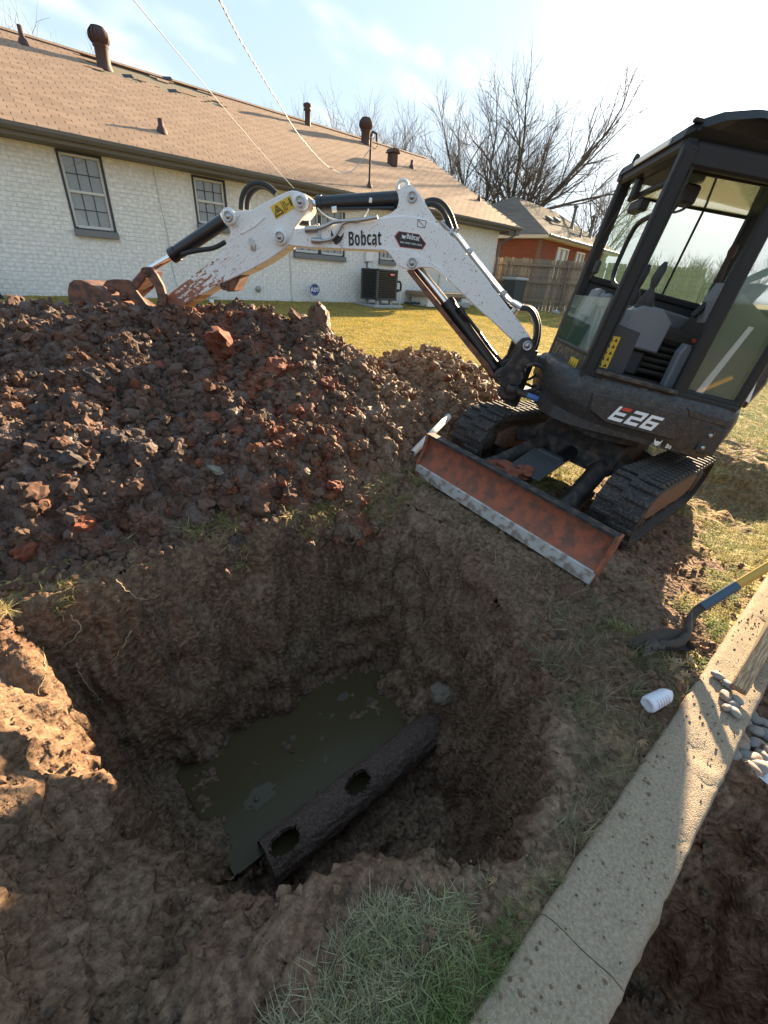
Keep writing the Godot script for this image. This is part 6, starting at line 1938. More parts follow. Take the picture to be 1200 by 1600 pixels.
func build_boom(ex: Node3D, up: Transform3D) -> void:
	var r0 := -0.08
	var r1 := 0.12
	var mb := MB.new()
	var beam := mpoly([[432, 362], [436, 359], [446, 357.5], [476, 356], [540, 348], [594, 340], [625, 336.5], [648, 338], [668, 344], [690, 354], [713, 377], [730, 400], [757, 433], [783, 465], [808, 498], [828, 525], [833, 538], [830, 549], [815, 549], [805, 536], [767, 500], [757, 492], [723, 460], [695, 433], [680, 418], [662, 406], [640, 397], [610, 392.5], [583, 391], [483, 387], [446, 383], [434, 379]])
	side_plate(mb, beam, r0, r1, 0.006)
	var bm := one(mb, "boom", M.boom_white, ex, up)
	mb = MB.new()
	var ub := mpoly([[586, 343], [598, 338], [610, 333], [620, 325], [623, 313], [621, 300], [626, 292], [636, 286], [645, 290], [656, 303], [665, 318], [678, 338], [692, 356], [668, 352], [640, 346]])
	side_plate(mb, ub, r0 + 0.012, r1 - 0.012, 0.005)
	var lg := mp(628.5, 290.5)
	var tor := PackedVector2Array()
	for k in 9: tor.push_back(Vector2(0.038 + 0.013 * cos(TAU * k / 8.0), 0.03 + 0.03 * sin(TAU * k / 8.0)))
	mb.lathe(tor, V(lg.x, lg.y, r0 + 0.012), Vector3.RIGHT, 20)
	mb.lathe(tor, V(lg.x, lg.y, r1 - 0.07), Vector3.RIGHT, 20)
	one(mb, "upper_bracket", M.boom_white, bm)
	mb = MB.new()
	var lb := mpoly([[594, 388], [606, 394], [612, 402], [621, 414], [633, 420.5], [644, 422], [656, 418], [673, 419], [683, 424], [700, 438], [690, 418], [640, 390]])
	side_plate(mb, lb, r0 - 0.006, r1 + 0.006, 0.005)
	one(mb, "lower_bracket", M.boom_white, bm)
	pin(bm, [644, 308], r0 + 0.012, 0.036, M.steel)
	pin(bm, [644, 411], r0 - 0.006, 0.036, M.steel)
	# lettering and plates
	text_on_side("Bobcat", [543, 373.5], [597, 372], 0.088, M.ink, bm, r0 - 0.003, 0.62)
	cat_head(bm, mp(526, 373), 0.05, M.ink, r0 - 0.003)
	mb = MB.new()
	var hx := mpoly([[616, 369], [623, 361], [655, 366], [666, 381], [660, 390], [625, 386]])
	side_plate(mb, hx, r0 - 0.003, r0 - 0.0005, 0.0)
	one(mb, "dealer_plate", M.red_ink, bm)
	var cen := Vector2.ZERO
	for q in hx: cen += q / 6.0
	var hi := PackedVector2Array()
	for q in hx: hi.push_back(cen + (q - cen) * 0.94)
	mb = MB.new(); side_plate(mb, hi, r0 - 0.0045, r0 - 0.002, 0.0); one(mb, "dealer_plate", M.ink, bm)
	text_on_side("Bobcat", [636, 369], [655, 373], 0.030, M.white_ink, bm, r0 - 0.006, 0.7)
	cat_head(bm, mp(631, 370), 0.016, M.white_ink, r0 - 0.0055)
	text_on_side("SALES | SERVICE | PARTS | RENTAL", [625, 378], [660, 383.5], 0.0095, M.white_ink, bm, r0 - 0.006, 0.75)
	mb = MB.new()
	var sq := mpoly([[653, 343], [666, 345], [664, 356], [652, 354]])
	for k in 4:
		mb.beam(V(sq[k].x, sq[k].y, r0 - 0.001), V(sq[(k + 1) % 4].x, sq[(k + 1) % 4].y, r0 - 0.001), 0.003, 0.002, 0.0, Vector3.RIGHT)
	mb.beam(V(sq[0].x, sq[0].y, r0 - 0.001), V(sq[2].x, sq[2].y, r0 - 0.001), 0.003, 0.002, 0.0, Vector3.RIGHT)
	one(mb, "pictogram", M.ink, bm)
	# steel tubes on the boom
	for q in [[[[478, 359], [500, 356], [515, 350], [526, 346], [560, 344], [590, 339]], 0.013], [[[488, 376], [506, 376], [520, 372], [528, 362], [538, 348], [560, 345.5]], 0.011]]:
		mb = MB.new()
		var pp := []
		for k in q[0]: pp.append(mv(k[0], k[1], r0 - 0.02))
		mb.tube(smooth_path(pp), q[1], 8)
		mb.tube(PackedVector3Array([pp[0] + (pp[0] - pp[1]) * 0.05, pp[0].lerp(pp[1], 0.8)]), q[1] * 1.7, 8)
		one(mb, "steel_tube", M.steel, bm)
	mb = MB.new()
	mb.rod(mv(497, 349, r0 - 0.012), mv(500, 380, r0 - 0.012), 0.008, 6)
	one(mb, "tube_clamp", M.steel, bm)
	for i in 3:
		mb = MB.new()
		var pp := []
		for k in [[688, 349], [700, 361], [713, 374], [730, 396], [757, 430], [783, 462], [797, 476], [812, 484]]: pp.append(mv(k[0] + 2.0 * i, k[1] - 1.0 * i, r0 + 0.03 + 0.045 * i) + Vector3(0, 0.012, 0))
		mb.tube(smooth_path(pp), 0.011, 8)
		mb.tube(PackedVector3Array([pp[6], pp[7]]), 0.017, 8)
		one(mb, "steel_tube", M.steel if i < 2 else M.chrome, bm)
	for k in [[732, 398], [784, 462]]:
		mb = MB.new()
		var c := mv(k[0], k[1], 0.02)
		mb.box(c + Vector3(0, 0.02, 0), Vector3(0.17, 0.035, 0.04), 0.006)
		one(mb, "tube_clamp", M.steel, bm)
	# hoses
	var hoses := [[[[377, 328], [379, 308], [388, 293], [403, 287], [418, 291], [432, 303]], 0.02, -0.02], [[[386, 328], [388, 310], [396, 297], [408, 291], [421, 295], [432, 304]], 0.02, 0.05], [[[459, 344], [467, 348], [476, 349], [484, 349]], 0.018, -0.03],
		[[[664, 316], [678, 313], [692, 319], [703, 334], [709, 350], [713, 362]], 0.019, 0.02], [[[664, 321], [676, 320], [688, 327], [697, 340], [702, 352], [706, 362]], 0.019, -0.04],
		[[[812, 482], [826, 484], [835, 497], [838, 515], [834, 537], [824, 556], [812, 567], [800, 576]], 0.024, -0.03], [[[816, 480], [831, 485], [839, 500], [841, 518], [837, 540], [828, 558], [818, 572]], 0.024, 0.05], [[[804, 548], [798, 562], [788, 568], [783, 578]], 0.02, -0.02]]
	for h in hoses:
		mb = MB.new()
		var pp := []
		for k in h[0]: pp.append(mv(k[0], k[1], h[2]))
		mb.tube(smooth_path(pp), h[1], 9)
		one(mb, "hose", M.hose, bm)
	for k in [[713, 364, 0.02], [706, 364, -0.04], [808, 483, -0.03], [812, 480, 0.05]]:
		mb = MB.new()
		var c := mv(k[0], k[1], k[2])
		mb.rod(c + Vector3(0, 0.03, 0), c - Vector3(0, 0.05, 0.03), 0.022, 8)
		one(mb, "hose_fitting", M.steel, bm)
	# arm cylinder
	mb = MB.new()
	mb.rod(mv(624, 312, 0.02), mv(499, 320.5, 0.02), 0.056, 20)
	mb.rod(mv(504, 320, 0.02), mv(496, 320.6, 0.02), 0.060, 20)
	var ac := one(mb, "arm_cylinder", M.cyl_black, ex, up)
	mb = MB.new(); mb.rod(mv(500, 320.4, 0.02), mv(470, 317, 0.02), 0.026, 14); one(mb, "rod", M.chrome, ac)
	mb = MB.new(); mb.rod(mv(616, 325, -0.03), mv(520, 327, -0.03), 0.014, 8); mb.rod(mv(523, 326, -0.035), mv(518, 327, -0.035), 0.022, 8); one(mb, "feed_pipe", M.cyl_black, ac)
	mb = MB.new(); mb.box(mv(579, 313, -0.037), Vector3(0.012, 0.03, 0.022), 0.003); mb.rod(mv(519, 327, -0.04), mv(526, 326.5, -0.04), 0.019, 8); one(mb, "clamp", M.white_plastic, ac)
	mb = MB.new(); mb.tube(smooth_path([mv(496, 325, -0.06), mv(508, 336, -0.06), mv(525, 343, -0.06), mv(560, 345, -0.06), mv(572, 334, -0.06), mv(576, 326, -0.06)]), 0.005, 6); one(mb, "grease_line", M.white_plastic, ac)
	# boom cylinder with guard
	mb = MB.new()
	mb.rod(mv(697, 474, 0.02), mv(777, 583, 0.02), 0.062, 20)
	mb.rod(mv(695, 471, 0.02), mv(702, 481, 0.02), 0.068, 20)
	mb.box(mv(780, 587, 0.02), Vector3(0.12, 0.1, 0.1), 0.03)
	var bc := one(mb, "boom_cylinder", M.cyl_black, ex, up)
	mb = MB.new(); mb.rod(mv(699, 477, 0.02), mv(650, 416, 0.02), 0.034, 16); one(mb, "rod", M.chrome, bc)
	mb = MB.new()
	side_plate(mb, mpoly([[636, 424], [643, 419], [662, 443], [714, 510], [765, 570], [776, 592], [768, 588], [735, 548], [690, 492]], -0.05), -0.075, -0.068, 0.001)
	side_plate(mb, mpoly([[636, 424], [645, 424], [700, 497], [765, 575], [776, 592], [768, 588], [735, 548], [690, 492]], -0.05), -0.068, 0.10, 0.002)
	one(mb, "rod_guard", M.bucket_rust, bc)
	mb = MB.new()
	var pp := []
	for k in [[722, 487], [730, 496], [745, 515], [765, 543], [783, 565]]: pp.append(mv(k[0], k[1], -0.06))
	mb.tube(smooth_path(pp), 0.014, 8)
	mb.rod(mv(717, 480, -0.06), mv(724, 490, -0.06), 0.022, 8)
	one(mb, "feed_pipe", M.cyl_black, bc)
	build_arm(ex, up)

func build_arm(ex: Node3D, up: Transform3D) -> void:
	var am := mat("arm_paint", Color.WHITE, 0.45)
	am.albedo_texture = arm_texture()
	var mb := MB.new()
	var r0 := -0.115
	var r1 := 0.155
	var apx := [[446, 298], [454, 296], [464, 297], [474, 301], [481, 308], [483, 316], [480, 328], [469, 341], [459, 354], [455, 366], [449, 378], [446, 386], [417, 406], [392, 420], [369, 431], [333, 448], [267, 489], [246, 492], [238, 484], [243, 472], [260, 460], [308, 422.5], [346, 393], [353, 378], [357, 362], [354, 351], [349, 343], [349, 333], [356, 327], [367, 329], [392, 326.5], [417, 312]]
	var poly := mpoly(apx, r0)
	side_plate(mb, poly, r0 + 0.03, r1 - 0.03, 0.006)
	var o := mp(470, 315, r0)
	var e := mp(245, 485, r0)
	var ax := (e - o).normalized()
	var ay := Vector2(-ax.y, ax.x)
	var ln := (e - o).length()
	mb.has_uv = true
	for k in mb.v.size():
		var q := Vector2(-mb.v[k].z, mb.v[k].y) - o
		mb.uv.push_back(Vector2(clampf(q.dot(ax) / ln, 0.0, 1.0), clampf(0.5 + q.dot(ay) / 0.9, 0, 1)))
	var arm := one(mb, "arm", am, ex, up)
	# lower lug, cheek boss plates
	mb = MB.new()
	side_plate(mb, mpoly([[375, 424], [368, 440], [361, 454], [351, 456], [344, 449], [340, 440], [352, 430]], r0), r0 + 0.05, r1 - 0.05, 0.005)
	one(mb, "lug", M.bucket_rust, arm)
	for q in [[437, 370], [469, 315], [357, 338]]:
		mb = MB.new()
		var c := mv(q[0], q[1], r0)
		mb.lathe(PackedVector2Array([Vector2(0.054, 0.032), Vector2(0.054, -0.004), Vector2(0.048, -0.008), Vector2(0.0, -0.008)]), c + Vector3(0.0, 0, 0), Vector3.RIGHT, 20)
		one(mb, "boss", M.boom_white, arm)
		pin(arm, q, r0 - 0.008, 0.036, M.steel)
	pin(arm, [351, 446], r0 + 0.05, 0.036, M.bucket_rust)
	# long weld-on strip and rest pad
	mb = MB.new()
	side_plate(mb, mpoly([[386, 373], [390, 371], [398, 382], [396, 392], [391, 391]], r0), r0 + 0.018, r0 + 0.031, 0.003)
	one(mb, "rest_pad", M.worn_steel, arm)
	mb = MB.new()
	side_plate(mb, mpoly([[372, 361], [392, 347], [390, 343], [412, 339], [396, 354], [374, 366]], r0), r0 + 0.024, r0 + 0.031, 0.001)
	one(mb, "weld_strip", M.boom_white, arm)
	# warning sticker with a worker pictogram
	var st := mpoly([[420, 322], [451, 304], [460, 323], [429, 342]], r0)
	mb = MB.new(); side_plate(mb, st, r0 + 0.0275, r0 + 0.031, 0.0)
	one(mb, "warning_sticker", M.yellow, arm)
	var Q := func(u: float, v: float) -> Vector2: return st[3].lerp(st[2], u).lerp(st[0].lerp(st[1], u), v)
	mb = MB.new()
	var rr := r0 + 0.026
	var line := func(a: Vector2, b: Vector2, w: float) -> void:
		var p: Vector2 = Q.call(a.x, a.y)
		var q: Vector2 = Q.call(b.x, b.y)
		mb.beam(V(p.x, p.y, rr), V(q.x, q.y, rr), w, 0.002, 0.0, Vector3.RIGHT)
	line.call(Vector2(0.05, 0.15), Vector2(0.45, 0.15), 0.007); line.call(Vector2(0.05, 0.15), Vector2(0.25, 0.85), 0.007); line.call(Vector2(0.45, 0.15), Vector2(0.25, 0.85), 0.007)
	line.call(Vector2(0.2, 0.3), Vector2(0.27, 0.6), 0.008); line.call(Vector2(0.2, 0.45), Vector2(0.34, 0.4), 0.006); line.call(Vector2(0.52, 0.02), Vector2(0.52, 0.98), 0.003)
	line.call(Vector2(0.58, 0.2), Vector2(0.58, 0.8), 0.004); line.call(Vector2(0.66, 0.2), Vector2(0.66, 0.8), 0.004); line.call(Vector2(0.58, 0.8), Vector2(0.66, 0.8), 0.004); line.call(Vector2(0.58, 0.2), Vector2(0.66, 0.2), 0.004)
	line.call(Vector2(0.70, 0.5), Vector2(0.82, 0.5), 0.006)
	line.call(Vector2(0.9, 0.25), Vector2(0.9, 0.7), 0.014); line.call(Vector2(0.9, 0.75), Vector2(0.9, 0.86), 0.014)
	one(mb, "warning_print", M.ink, arm)
	# bucket cylinder
	mb = MB.new()
	mb.rod(mv(352, 344, 0.02), mv(272, 398, 0.02), 0.052, 20)
	mb.rod(mv(277, 394.5, 0.02), mv(269, 400, 0.02), 0.057, 20)
	var cy := one(mb, "bucket_cylinder", M.cyl_black, ex, up)
	mb = MB.new(); mb.rod(mv(274, 397, 0.02), mv(236, 420, 0.02), 0.026, 14); one(mb, "rod", M.chrome, cy)
	mb = MB.new(); mb.tube(smooth_path([mv(352, 378, -0.04), mv(335, 387, -0.04), mv(312, 391, -0.04), mv(296, 394, -0.04), mv(284, 398, -0.04)]), 0.017, 8); one(mb, "hose", M.hose, cy)
	# linkage: curved side links and the tie to the bucket
	for r in [-0.15, 0.14]:
		mb = MB.new()
		side_plate(mb, mpoly([[222, 424], [226, 417], [234, 417], [244, 428], [254, 446], [260, 466], [258, 480], [250, 484], [244, 478], [246, 464], [241, 448], [232, 436], [224, 431]], r), r, r + 0.035, 0.005)
		var lk := one(mb, "link", M.bucket_rust, ex, up)
		if r < 0:
			pin(lk, [228, 425], r, 0.034, M.bucket_rust)
			pin(lk, [252, 476], r, 0.034, M.bucket_rust)
	mb = MB.new()
	side_plate(mb, mpoly([[222, 420], [232, 424], [228, 436], [216, 452], [200, 466], [190, 466], [188, 456], [198, 448], [210, 434]], -0.08), -0.09, 0.13, 0.012)
	one(mb, "tie_link", M.bucket_rust, ex, up)
	# bucket: open shell, mouth turned down and forward
	var bk := mpoly([[214, 494], [192, 480], [172, 466], [152, 451], [138, 442], [126, 437.5], [115, 437.5], [108, 443], [106, 455], [108, 472], [116, 496], [130, 520]], -0.2)
	var inn := mpoly([[208, 499], [187, 485], [168, 471], [148, 456], [135, 447], [125, 442], [117, 442], [112.5, 446], [111, 456], [113, 471], [121, 494], [134, 517]], -0.2)
	mb = MB.new()
	var w0 := -0.2
	var w1 := 0.24
	for i in bk.size() - 1:
		var a := bk[i]; var b := bk[i + 1]; var c := inn[i]; var d := inn[i + 1]
		mb.quad(V(a.x, a.y, w0), V(b.x, b.y, w0), V(b.x, b.y, w1), V(a.x, a.y, w1), 1)
		mb.quad(V(c.x, c.y, w1), V(d.x, d.y, w1), V(d.x, d.y, w0), V(c.x, c.y, w0), 2)
	mb.quad(V(bk[-1].x, bk[-1].y, w0), V(inn[-1].x, inn[-1].y, w0), V(inn[-1].x, inn[-1].y, w1), V(bk[-1].x, bk[-1].y, w1))
	for r in [w0, w1 - 0.018]: side_plate(mb, bk, r, r + 0.018, 0.003)
	var bu := one(mb, "bucket", M.bucket_rust, ex, up)
	for r in [-0.1, 0.11]:
		mb = MB.new()
		side_plate(mb, mpoly([[160, 446], [166, 438], [178, 436], [200, 437], [206, 446], [236, 486], [226, 488], [196, 462]], r), r, r + 0.03, 0.004)
		one(mb, "ear", M.bucket_rust, bu)
	pin(bu, [175, 452], -0.1, 0.034, M.bucket_rust)
	pin(bu, [194, 461], -0.1, 0.034, M.bucket_rust)
	for k in 4:
		mb = MB.new()
		var c := mv(132, 518, w0 + 0.05 + k * 0.11)
		mb.prism(PackedVector2Array([Vector2(-0.03, 0.03), Vector2(0.03, 0.03), Vector2(0.018, -0.09), Vector2(-0.018, -0.09)]), c, Vector3.RIGHT, Vector3.UP, -0.015, 0.015, 0.003)
		one(mb, "tooth", M.worn_steel, bu)

# ---------------------------------------------------------------- trench, beam and foreground
func build_foreground() -> void:
	rng.seed = 91
	mat("pvc_root", lin(0.36, 0.26, 0.16), 0.8)
	# concrete beam in two pours with a cold joint
	var bn := noise(95, 1.0)
	for q in [[-1.2, 0.712, "near"], [0.715, 9.0, "far"]]:
		var x0: float = q[0]; var x1: float = q[1]
		var nx := int((x1 - x0) / 0.025)
		var mb := MB.new()
		var sec := [[-0.034, -0.40], [-0.033, -0.02], [-0.024, -0.003], [0.0, 0.0], [0.03, 0.0], [0.07, 0.0], [0.11, 0.0], [0.15, 0.0], [0.172, -0.003], [0.182, -0.02], [0.186, -0.12], [0.19, -0.24], [0.15, -0.30], [0.1, -0.40]]
		var prev := []
		for i in nx + 1:
			var x := lerpf(x0, x1, float(i) / nx)
			var ring := []
			for s in sec:
				var p := Vector3(x, s[1], s[0])
				if i == 0 and q[2] == "far" or i == nx and q[2] == "near": p.x += 0.014 * bn.get_noise_2d(s[0] * 22.0, s[1] * 12.0) + 0.02 * s[0] / 0.17
				var d := bn.get_noise_3d(p.x * 3.0, p.y * 6.0, p.z * 6.0) * 0.006 + bn.get_noise_3d(p.x * 22.0, p.y * 22.0, p.z * 22.0) * 0.004
				if s[1] < -0.1: d += bn.get_noise_3d(p.x * 7.0, p.y * 7.0, p.z * 7.0) * 0.035
				if absf(s[1]) < 0.012 and s[0] > 0.03 and s[0] < 0.16:       # shallow spalls in the top
					d -= 0.012 * smoothstep(0.25, 0.45, bn.get_noise_2d(x * 4.0 + 7.0, s[0] * 9.0))
				ring.append(p + (Vector3(0, d, 0) if s[1] > -0.015 else Vector3(0, 0, d if s[0] > 0.1 else -d)))
			if i > 0:
				for k in sec.size() - 1: mb.quad(prev[k], ring[k], ring[k + 1], prev[k + 1], 1)
			if i == 0 or i == nx:
				for k in range(1, sec.size() - 1):
					if i == 0: mb.tri(ring[0], ring[k], ring[k + 1])
					else: mb.tri(ring[0], ring[k + 1], ring[k])
			prev = ring
		var o := one(mb, "concrete_beam", M.concrete)
		tag(o, "long stretch of concrete foundation beam with river stones and a board on it" if q[2] == "far" else "short end stretch of concrete beam beyond the crack", "concrete beam")
	# dirt crumbs on the beam
	var cm := []
	for k in 2: cm.append(lump(700 + k, 0.5, 2).make(M.clod))
	var xs := [[], []]
	var cs := [[], []]
	for i in 2600:
		var x := 0.3 + 3.2 * rng.randf()
		var z := rng.randf_range(-0.02, 0.165)
		var dens := 0.35 + 0.65 * smoothstep(0.1, 0.5, bn.get_noise_2d(x * 2.5 + 3.0, z * 6.0))
		if rng.randf() > dens: continue
		var s := 0.0008 + 0.0045 * pow(rng.randf(), 5.0)
		xs[i % 2].append(Transform3D(rand_basis(Vector3(s, s * 0.7, s)), Vector3(x, 0.001, z)))
		cs[i % 2].append(Color(0.24, 0.155, 0.10) * rng.randf_range(0.7, 1.4))
	for k in 2: tag(many(cm[k], "beam_dirt", xs[k], cs[k]), ["loose dirt grains scattered on the concrete beam", "coarser dirt crumbs on the concrete beam"][k], "dirt")
	# broken sewer pipe
	var pz := -1.08
	var py := -1.20
	var pr := 0.112
	var mb := MB.new()
	var nu := 210
	var nv := 96
	var px0 := 0.30
	var px1 := 1.62
	var holes := [at_y(553, 1215, -1.10), at_y(432, 1290, -1.10)]
	var inside := func(x: float, an: float) -> bool:
		for h in holes:
			var ha := atan2(h.z - pz, 0.1)
			var dx: float = (x - h.x) / 0.085
			var da: float = (an - 0.15) * pr / 0.06
			if dx * dx + da * da + 0.5 * bn.get_noise_2d(x * 30.0, an * 6.0) < 1.0: return true
		return false
	for i in nu:
		for k in nv:
			var xa := lerpf(px0, px1, i / float(nu))
			var xb := lerpf(px0, px1, (i + 1.0) / nu)
			var a0 := -PI + TAU * k / nv
			var a1 := -PI + TAU * (k + 1) / nv
			if inside.call((xa + xb) / 2, (a0 + a1) / 2): continue
			for side in 2:
				var rr := pr if side == 0 else pr - 0.018
				var W := func(x: float, a: float) -> Vector3:
					var k2 := rr + bn.get_noise_3d(x * 9.0, sin(a) * 2.0, cos(a) * 2.0) * 0.012
					return Vector3(x, py + cos(a) * k2, pz + sin(a) * k2)
				if side == 0: mb.quad(W.call(xa, a0), W.call(xa, a1), W.call(xb, a1), W.call(xb, a0), 1)
				else: mb.quad(W.call(xb, a0), W.call(xb, a1), W.call(xa, a1), W.call(xa, a0), 2)
	tag(one(mb, "sewer_pipe", M.pipe_clay), "old clay sewer pipe with two broken holes on the trench floor", "pipe")
	mb = MB.new()
	mb.box(Vector3((px0 + px1) / 2, py - 0.045, pz), Vector3(px1 - px0 - 0.02, 0.004, 0.19))
	structure(mb, "water", M.muddy_water)
	# standing water along the far wall
	mb = MB.new()
	mb.quad(Vector3(0.15, -1.235, -1.14), Vector3(1.75, -1.235, -1.14), Vector3(1.9, -1.235, -2.0), Vector3(0.05, -1.235, -2.0))
	structure(mb, "water", M.muddy_water)
	for q in [[0.42, -1.42, 0.10, 0.06], [0.75, -1.62, 0.02, 0.02], [0.9, -1.5, 0.015, 0.015], [1.05, -1.6, 0.02, 0.015], [0.85, -1.38, 0.014, 0.012], [1.2, -1.68, 0.05, 0.03], [1.15, -1.5, 0.012, 0.012], [0.99, -1.66, 0.012, 0.01], [0.72, -1.45, 0.01, 0.01]]:
		mb = MB.new()
		var poly := PackedVector2Array()
		for k in 22:
			var a := TAU * k / 22
			var rr := 1.0 + 0.5 * bn.get_noise_2d(cos(a) * 2.0 + q[0] * 30.0, sin(a) * 2.0)
			poly.push_back(Vector2(cos(a) * q[2] * rr, sin(a) * q[3] * rr))
		mb.prism(poly, Vector3(q[0], -1.2335, q[1]), Vector3.RIGHT, Vector3(0, 0, -1), -0.0005, 0.001)
		tag(one(mb, "foam_patch", M.scum), "thin pale scum patch floating on the muddy water in the hole", "scum", "scum patches on the water")
	# shovel
	var sh := thing("shovel", "muddy round shovel with yellow and blue handle lying by the concrete beam", "shovel", Vector3(2.0, 0.0, -0.24))
	var o := sh.position
	var xf := Transform3D(Basis.IDENTITY, -o)
	var tip := at_y(978, 1012, 0.03)
	var heel := at_y(1062, 1006, 0.03)
	var neck := at_y(1082, 962, 0.07)
	var sl := at_y(1102, 944, 0.13)
	var ye := at_y(1152, 914, 0.24)
	var en := ye + (ye - sl).normalized() * 1.15
	mb = MB.new()
	var bd := (heel - tip).normalized()
	var bs := (bd.cross(Vector3.UP).normalized() * 0.62 + Vector3.UP * -0.35).normalized() * 0.5
	var nseg := 14
	var rows := []
	for i in nseg + 1:
		var t := i / float(nseg)
		var w := 0.105 * sqrt(clampf(1.0 - pow(1.0 - t, 2.2), 0.0, 1.0)) if t < 0.7 else lerpf(0.105, 0.10, (t - 0.7) / 0.3)
		var ring := []
		for k in 9:
			var s := (k / 8.0 - 0.5) * 2.0
			ring.append(tip + bd * (heel - tip).length() * 1.15 * t + bs * w * s + Vector3.UP * (0.03 * s * s + 0.02 * sin(PI * t) - 0.01))
		rows.append(ring)
	for i in nseg:
		for k in 8:
			mb.quad(rows[i][k], rows[i][k + 1], rows[i + 1][k + 1], rows[i + 1][k], 1)
			var dn := Vector3(0, -0.006, 0)
			mb.quad(rows[i + 1][k] + dn, rows[i + 1][k + 1] + dn, rows[i][k + 1] + dn, rows[i][k] + dn, 2)
	for k in 8: mb.quad(rows[nseg][k], rows[nseg][k + 1], rows[nseg][k + 1] + Vector3(0, 0.03, 0), rows[nseg][k] + Vector3(0, 0.03, 0))
	one(mb, "blade", M.shovel_steel, sh, xf)
	mb = MB.new(); mb.tube(smooth_path([heel - bd * 0.12 + Vector3(0, 0.01, 0), heel + Vector3(0, 0.02, 0), neck, sl]), 0.021, 10); one(mb, "socket", M.shovel_steel, sh, xf)
	mb = MB.new(); mb.rod(sl.lerp(neck, 0.25), ye, 0.0235, 12); one(mb, "sleeve", M.handle_blue, sh, xf)
	mb = MB.new(); mb.rod(ye, en, 0.0215, 12); one(mb, "handle", M.handle_yellow, sh, xf)
	var ml := lump(733, 0.5, 3)
	one(ml, "mud", M.clod_dark, sh, xf * Transform3D(Basis.from_scale(Vector3(0.10, 0.016, 0.035)), tip.lerp(heel, 0.5) + Vector3(0, 0.012, 0)))
	# crushed drink can
	var ca := at_y(1004, 1108, 0.015)
	var cb := at_y(1045, 1085, 0.02)
	var cn := thing("drink_can", "crumpled white drink can lying in the grass beside the concrete beam", "can", (ca + cb) / 2)
	mb = MB.new()
	var axd := (cb - ca).normalized()
	var cl := 0.13
	mb.lathe(PackedVector2Array([Vector2(0.0, -cl / 2 + 0.008), Vector2(0.022, -cl / 2 + 0.004), Vector2(0.027, -cl / 2), Vector2(0.033, -cl / 2 + 0.012), Vector2(0.033, cl / 2 - 0.018), Vector2(0.027, cl / 2 - 0.002), Vector2(0.024, cl / 2), Vector2(0.0, cl / 2 - 0.005)]), Vector3(0, 0.012, 0), axd, 20)
	for k in mb.v.size():
		var p := mb.v[k]
		mb.v[k] = p * (1.0 + 0.16 * bn.get_noise_3d(p.x * 14.0, p.y * 14.0, p.z * 14.0))
	one(mb, "shell", M.can_white, cn)
	mb = MB.new()
	for k in 5:
		for j in 6:
			var t := -0.035 + k * 0.016
			var an := 0.2 + j * 0.22
			var sd := axd.cross(Vector3.UP).normalized()
			var rd := Vector3.UP * cos(an) + sd * sin(an) * 1.0
			mb.box(Vector3(0, 0.012, 0) + axd * t + rd * 0.0335, Vector3(0.004, 0.001, 0.007) if (k + j) % 2 else Vector3(0.002, 0.001, 0.006), 0.0, Basis(axd, rd, axd.cross(rd)))
	one(mb, "print", M.can_print, cn)
	# white plastic pipe by the blade
	var ends := []
	for q in [[645, 708], [701, 651]]:
		var r := ray(q[0], q[1])
		var t := 1.5
		while t < 6.0:
			var c := CAM + r * t
			if c.y < maxf(pile_h(c.x, c.z), ground_h(c.x, c.z)) + 0.10: break
			t += 0.01
		ends.append(CAM + r * t)
	var pa: Vector3 = ends[0]
	var pb: Vector3 = ends[1]
	mb = MB.new()
	mb.lathe(PackedVector2Array([Vector2(0.024, 0.0), Vector2(0.030, 0.0), Vector2(0.030, (pb - pa).length()), Vector2(0.024, (pb - pa).length()), Vector2(0.024, 0.0)]), pa, (pb - pa).normalized(), 16)
	tag(one(mb, "plastic_pipe", M.pvc), "off-white plastic pipe lying behind the far end of the blade", "pipe")
	# timber leaning on the beam and the deck stair it belongs to
	var foot := Vector3(2.02, 0.035, 0.10)
	mb = MB.new(); mb.box(Vector3(0, 0, -1.0), Vector3(0.06, 0.035, 2.0), 0.004)
	var dir := (at_y(1200, 1000, 0.14) - foot).normalized()
	tag(one(mb, "board", M.lumber, self, Transform3D(Basis.looking_at(dir, Vector3.UP), foot)), "weathered board with its end resting on the concrete beam", "board")
	mb = MB.new(); mb.box(Vector3(0, 0, -0.8), Vector3(0.05, 0.09, 1.6), 0.004)
	tag(one(mb, "timber_offcut", M.lumber, self, Transform3D(Basis.looking_at(Vector3(1, 0.12, -0.03), Vector3.UP), Vector3(2.42, 0.05, 0.10))), "second timber lying along the concrete beam beyond the board", "board")
	var dk := thing("deck_stair", "wooden deck stair with square posts at the right of the concrete beam", "stair", Vector3(3.4, -0.3, 0.8))
	for k in 4:
		mb = MB.new(); mb.box(Vector3(-0.9 + k * 0.32, 0.32 + k * 0.19, 0.25), Vector3(0.30, 0.04, 1.1), 0.006); one(mb, "tread", M.lumber, dk)
	for z in [-0.28, 0.78]:
		mb = MB.new(); mb.beam(Vector3(-1.1, 0.1, z), Vector3(0.4, 0.99, z), 0.04, 0.22, 0.004); one(mb, "stringer", M.lumber, dk)
		for x in [-1.0, 0.35, 1.6]:
			mb = MB.new(); mb.box(Vector3(x, 0.5 + (0.35 if x > 0 else 0.0), z), Vector3(0.09, 1.0 + (0.7 if x > 0 else 0.0), 0.09), 0.006); one(mb, "post", M.lumber, dk)
	for k in 9:
		mb = MB.new(); mb.box(Vector3(0.5 + k * 0.148, 1.06, 0.25), Vector3(0.14, 0.035, 1.3), 0.004); one(mb, "deck_board", M.lumber, dk)
	mb = MB.new(); mb.box(Vector3(1.1, 0.55, -0.33), Vector3(1.4, 0.9, 0.03), 0.004); one(mb, "skirt", M.lumber, dk)
	# river stones
	var rs := []
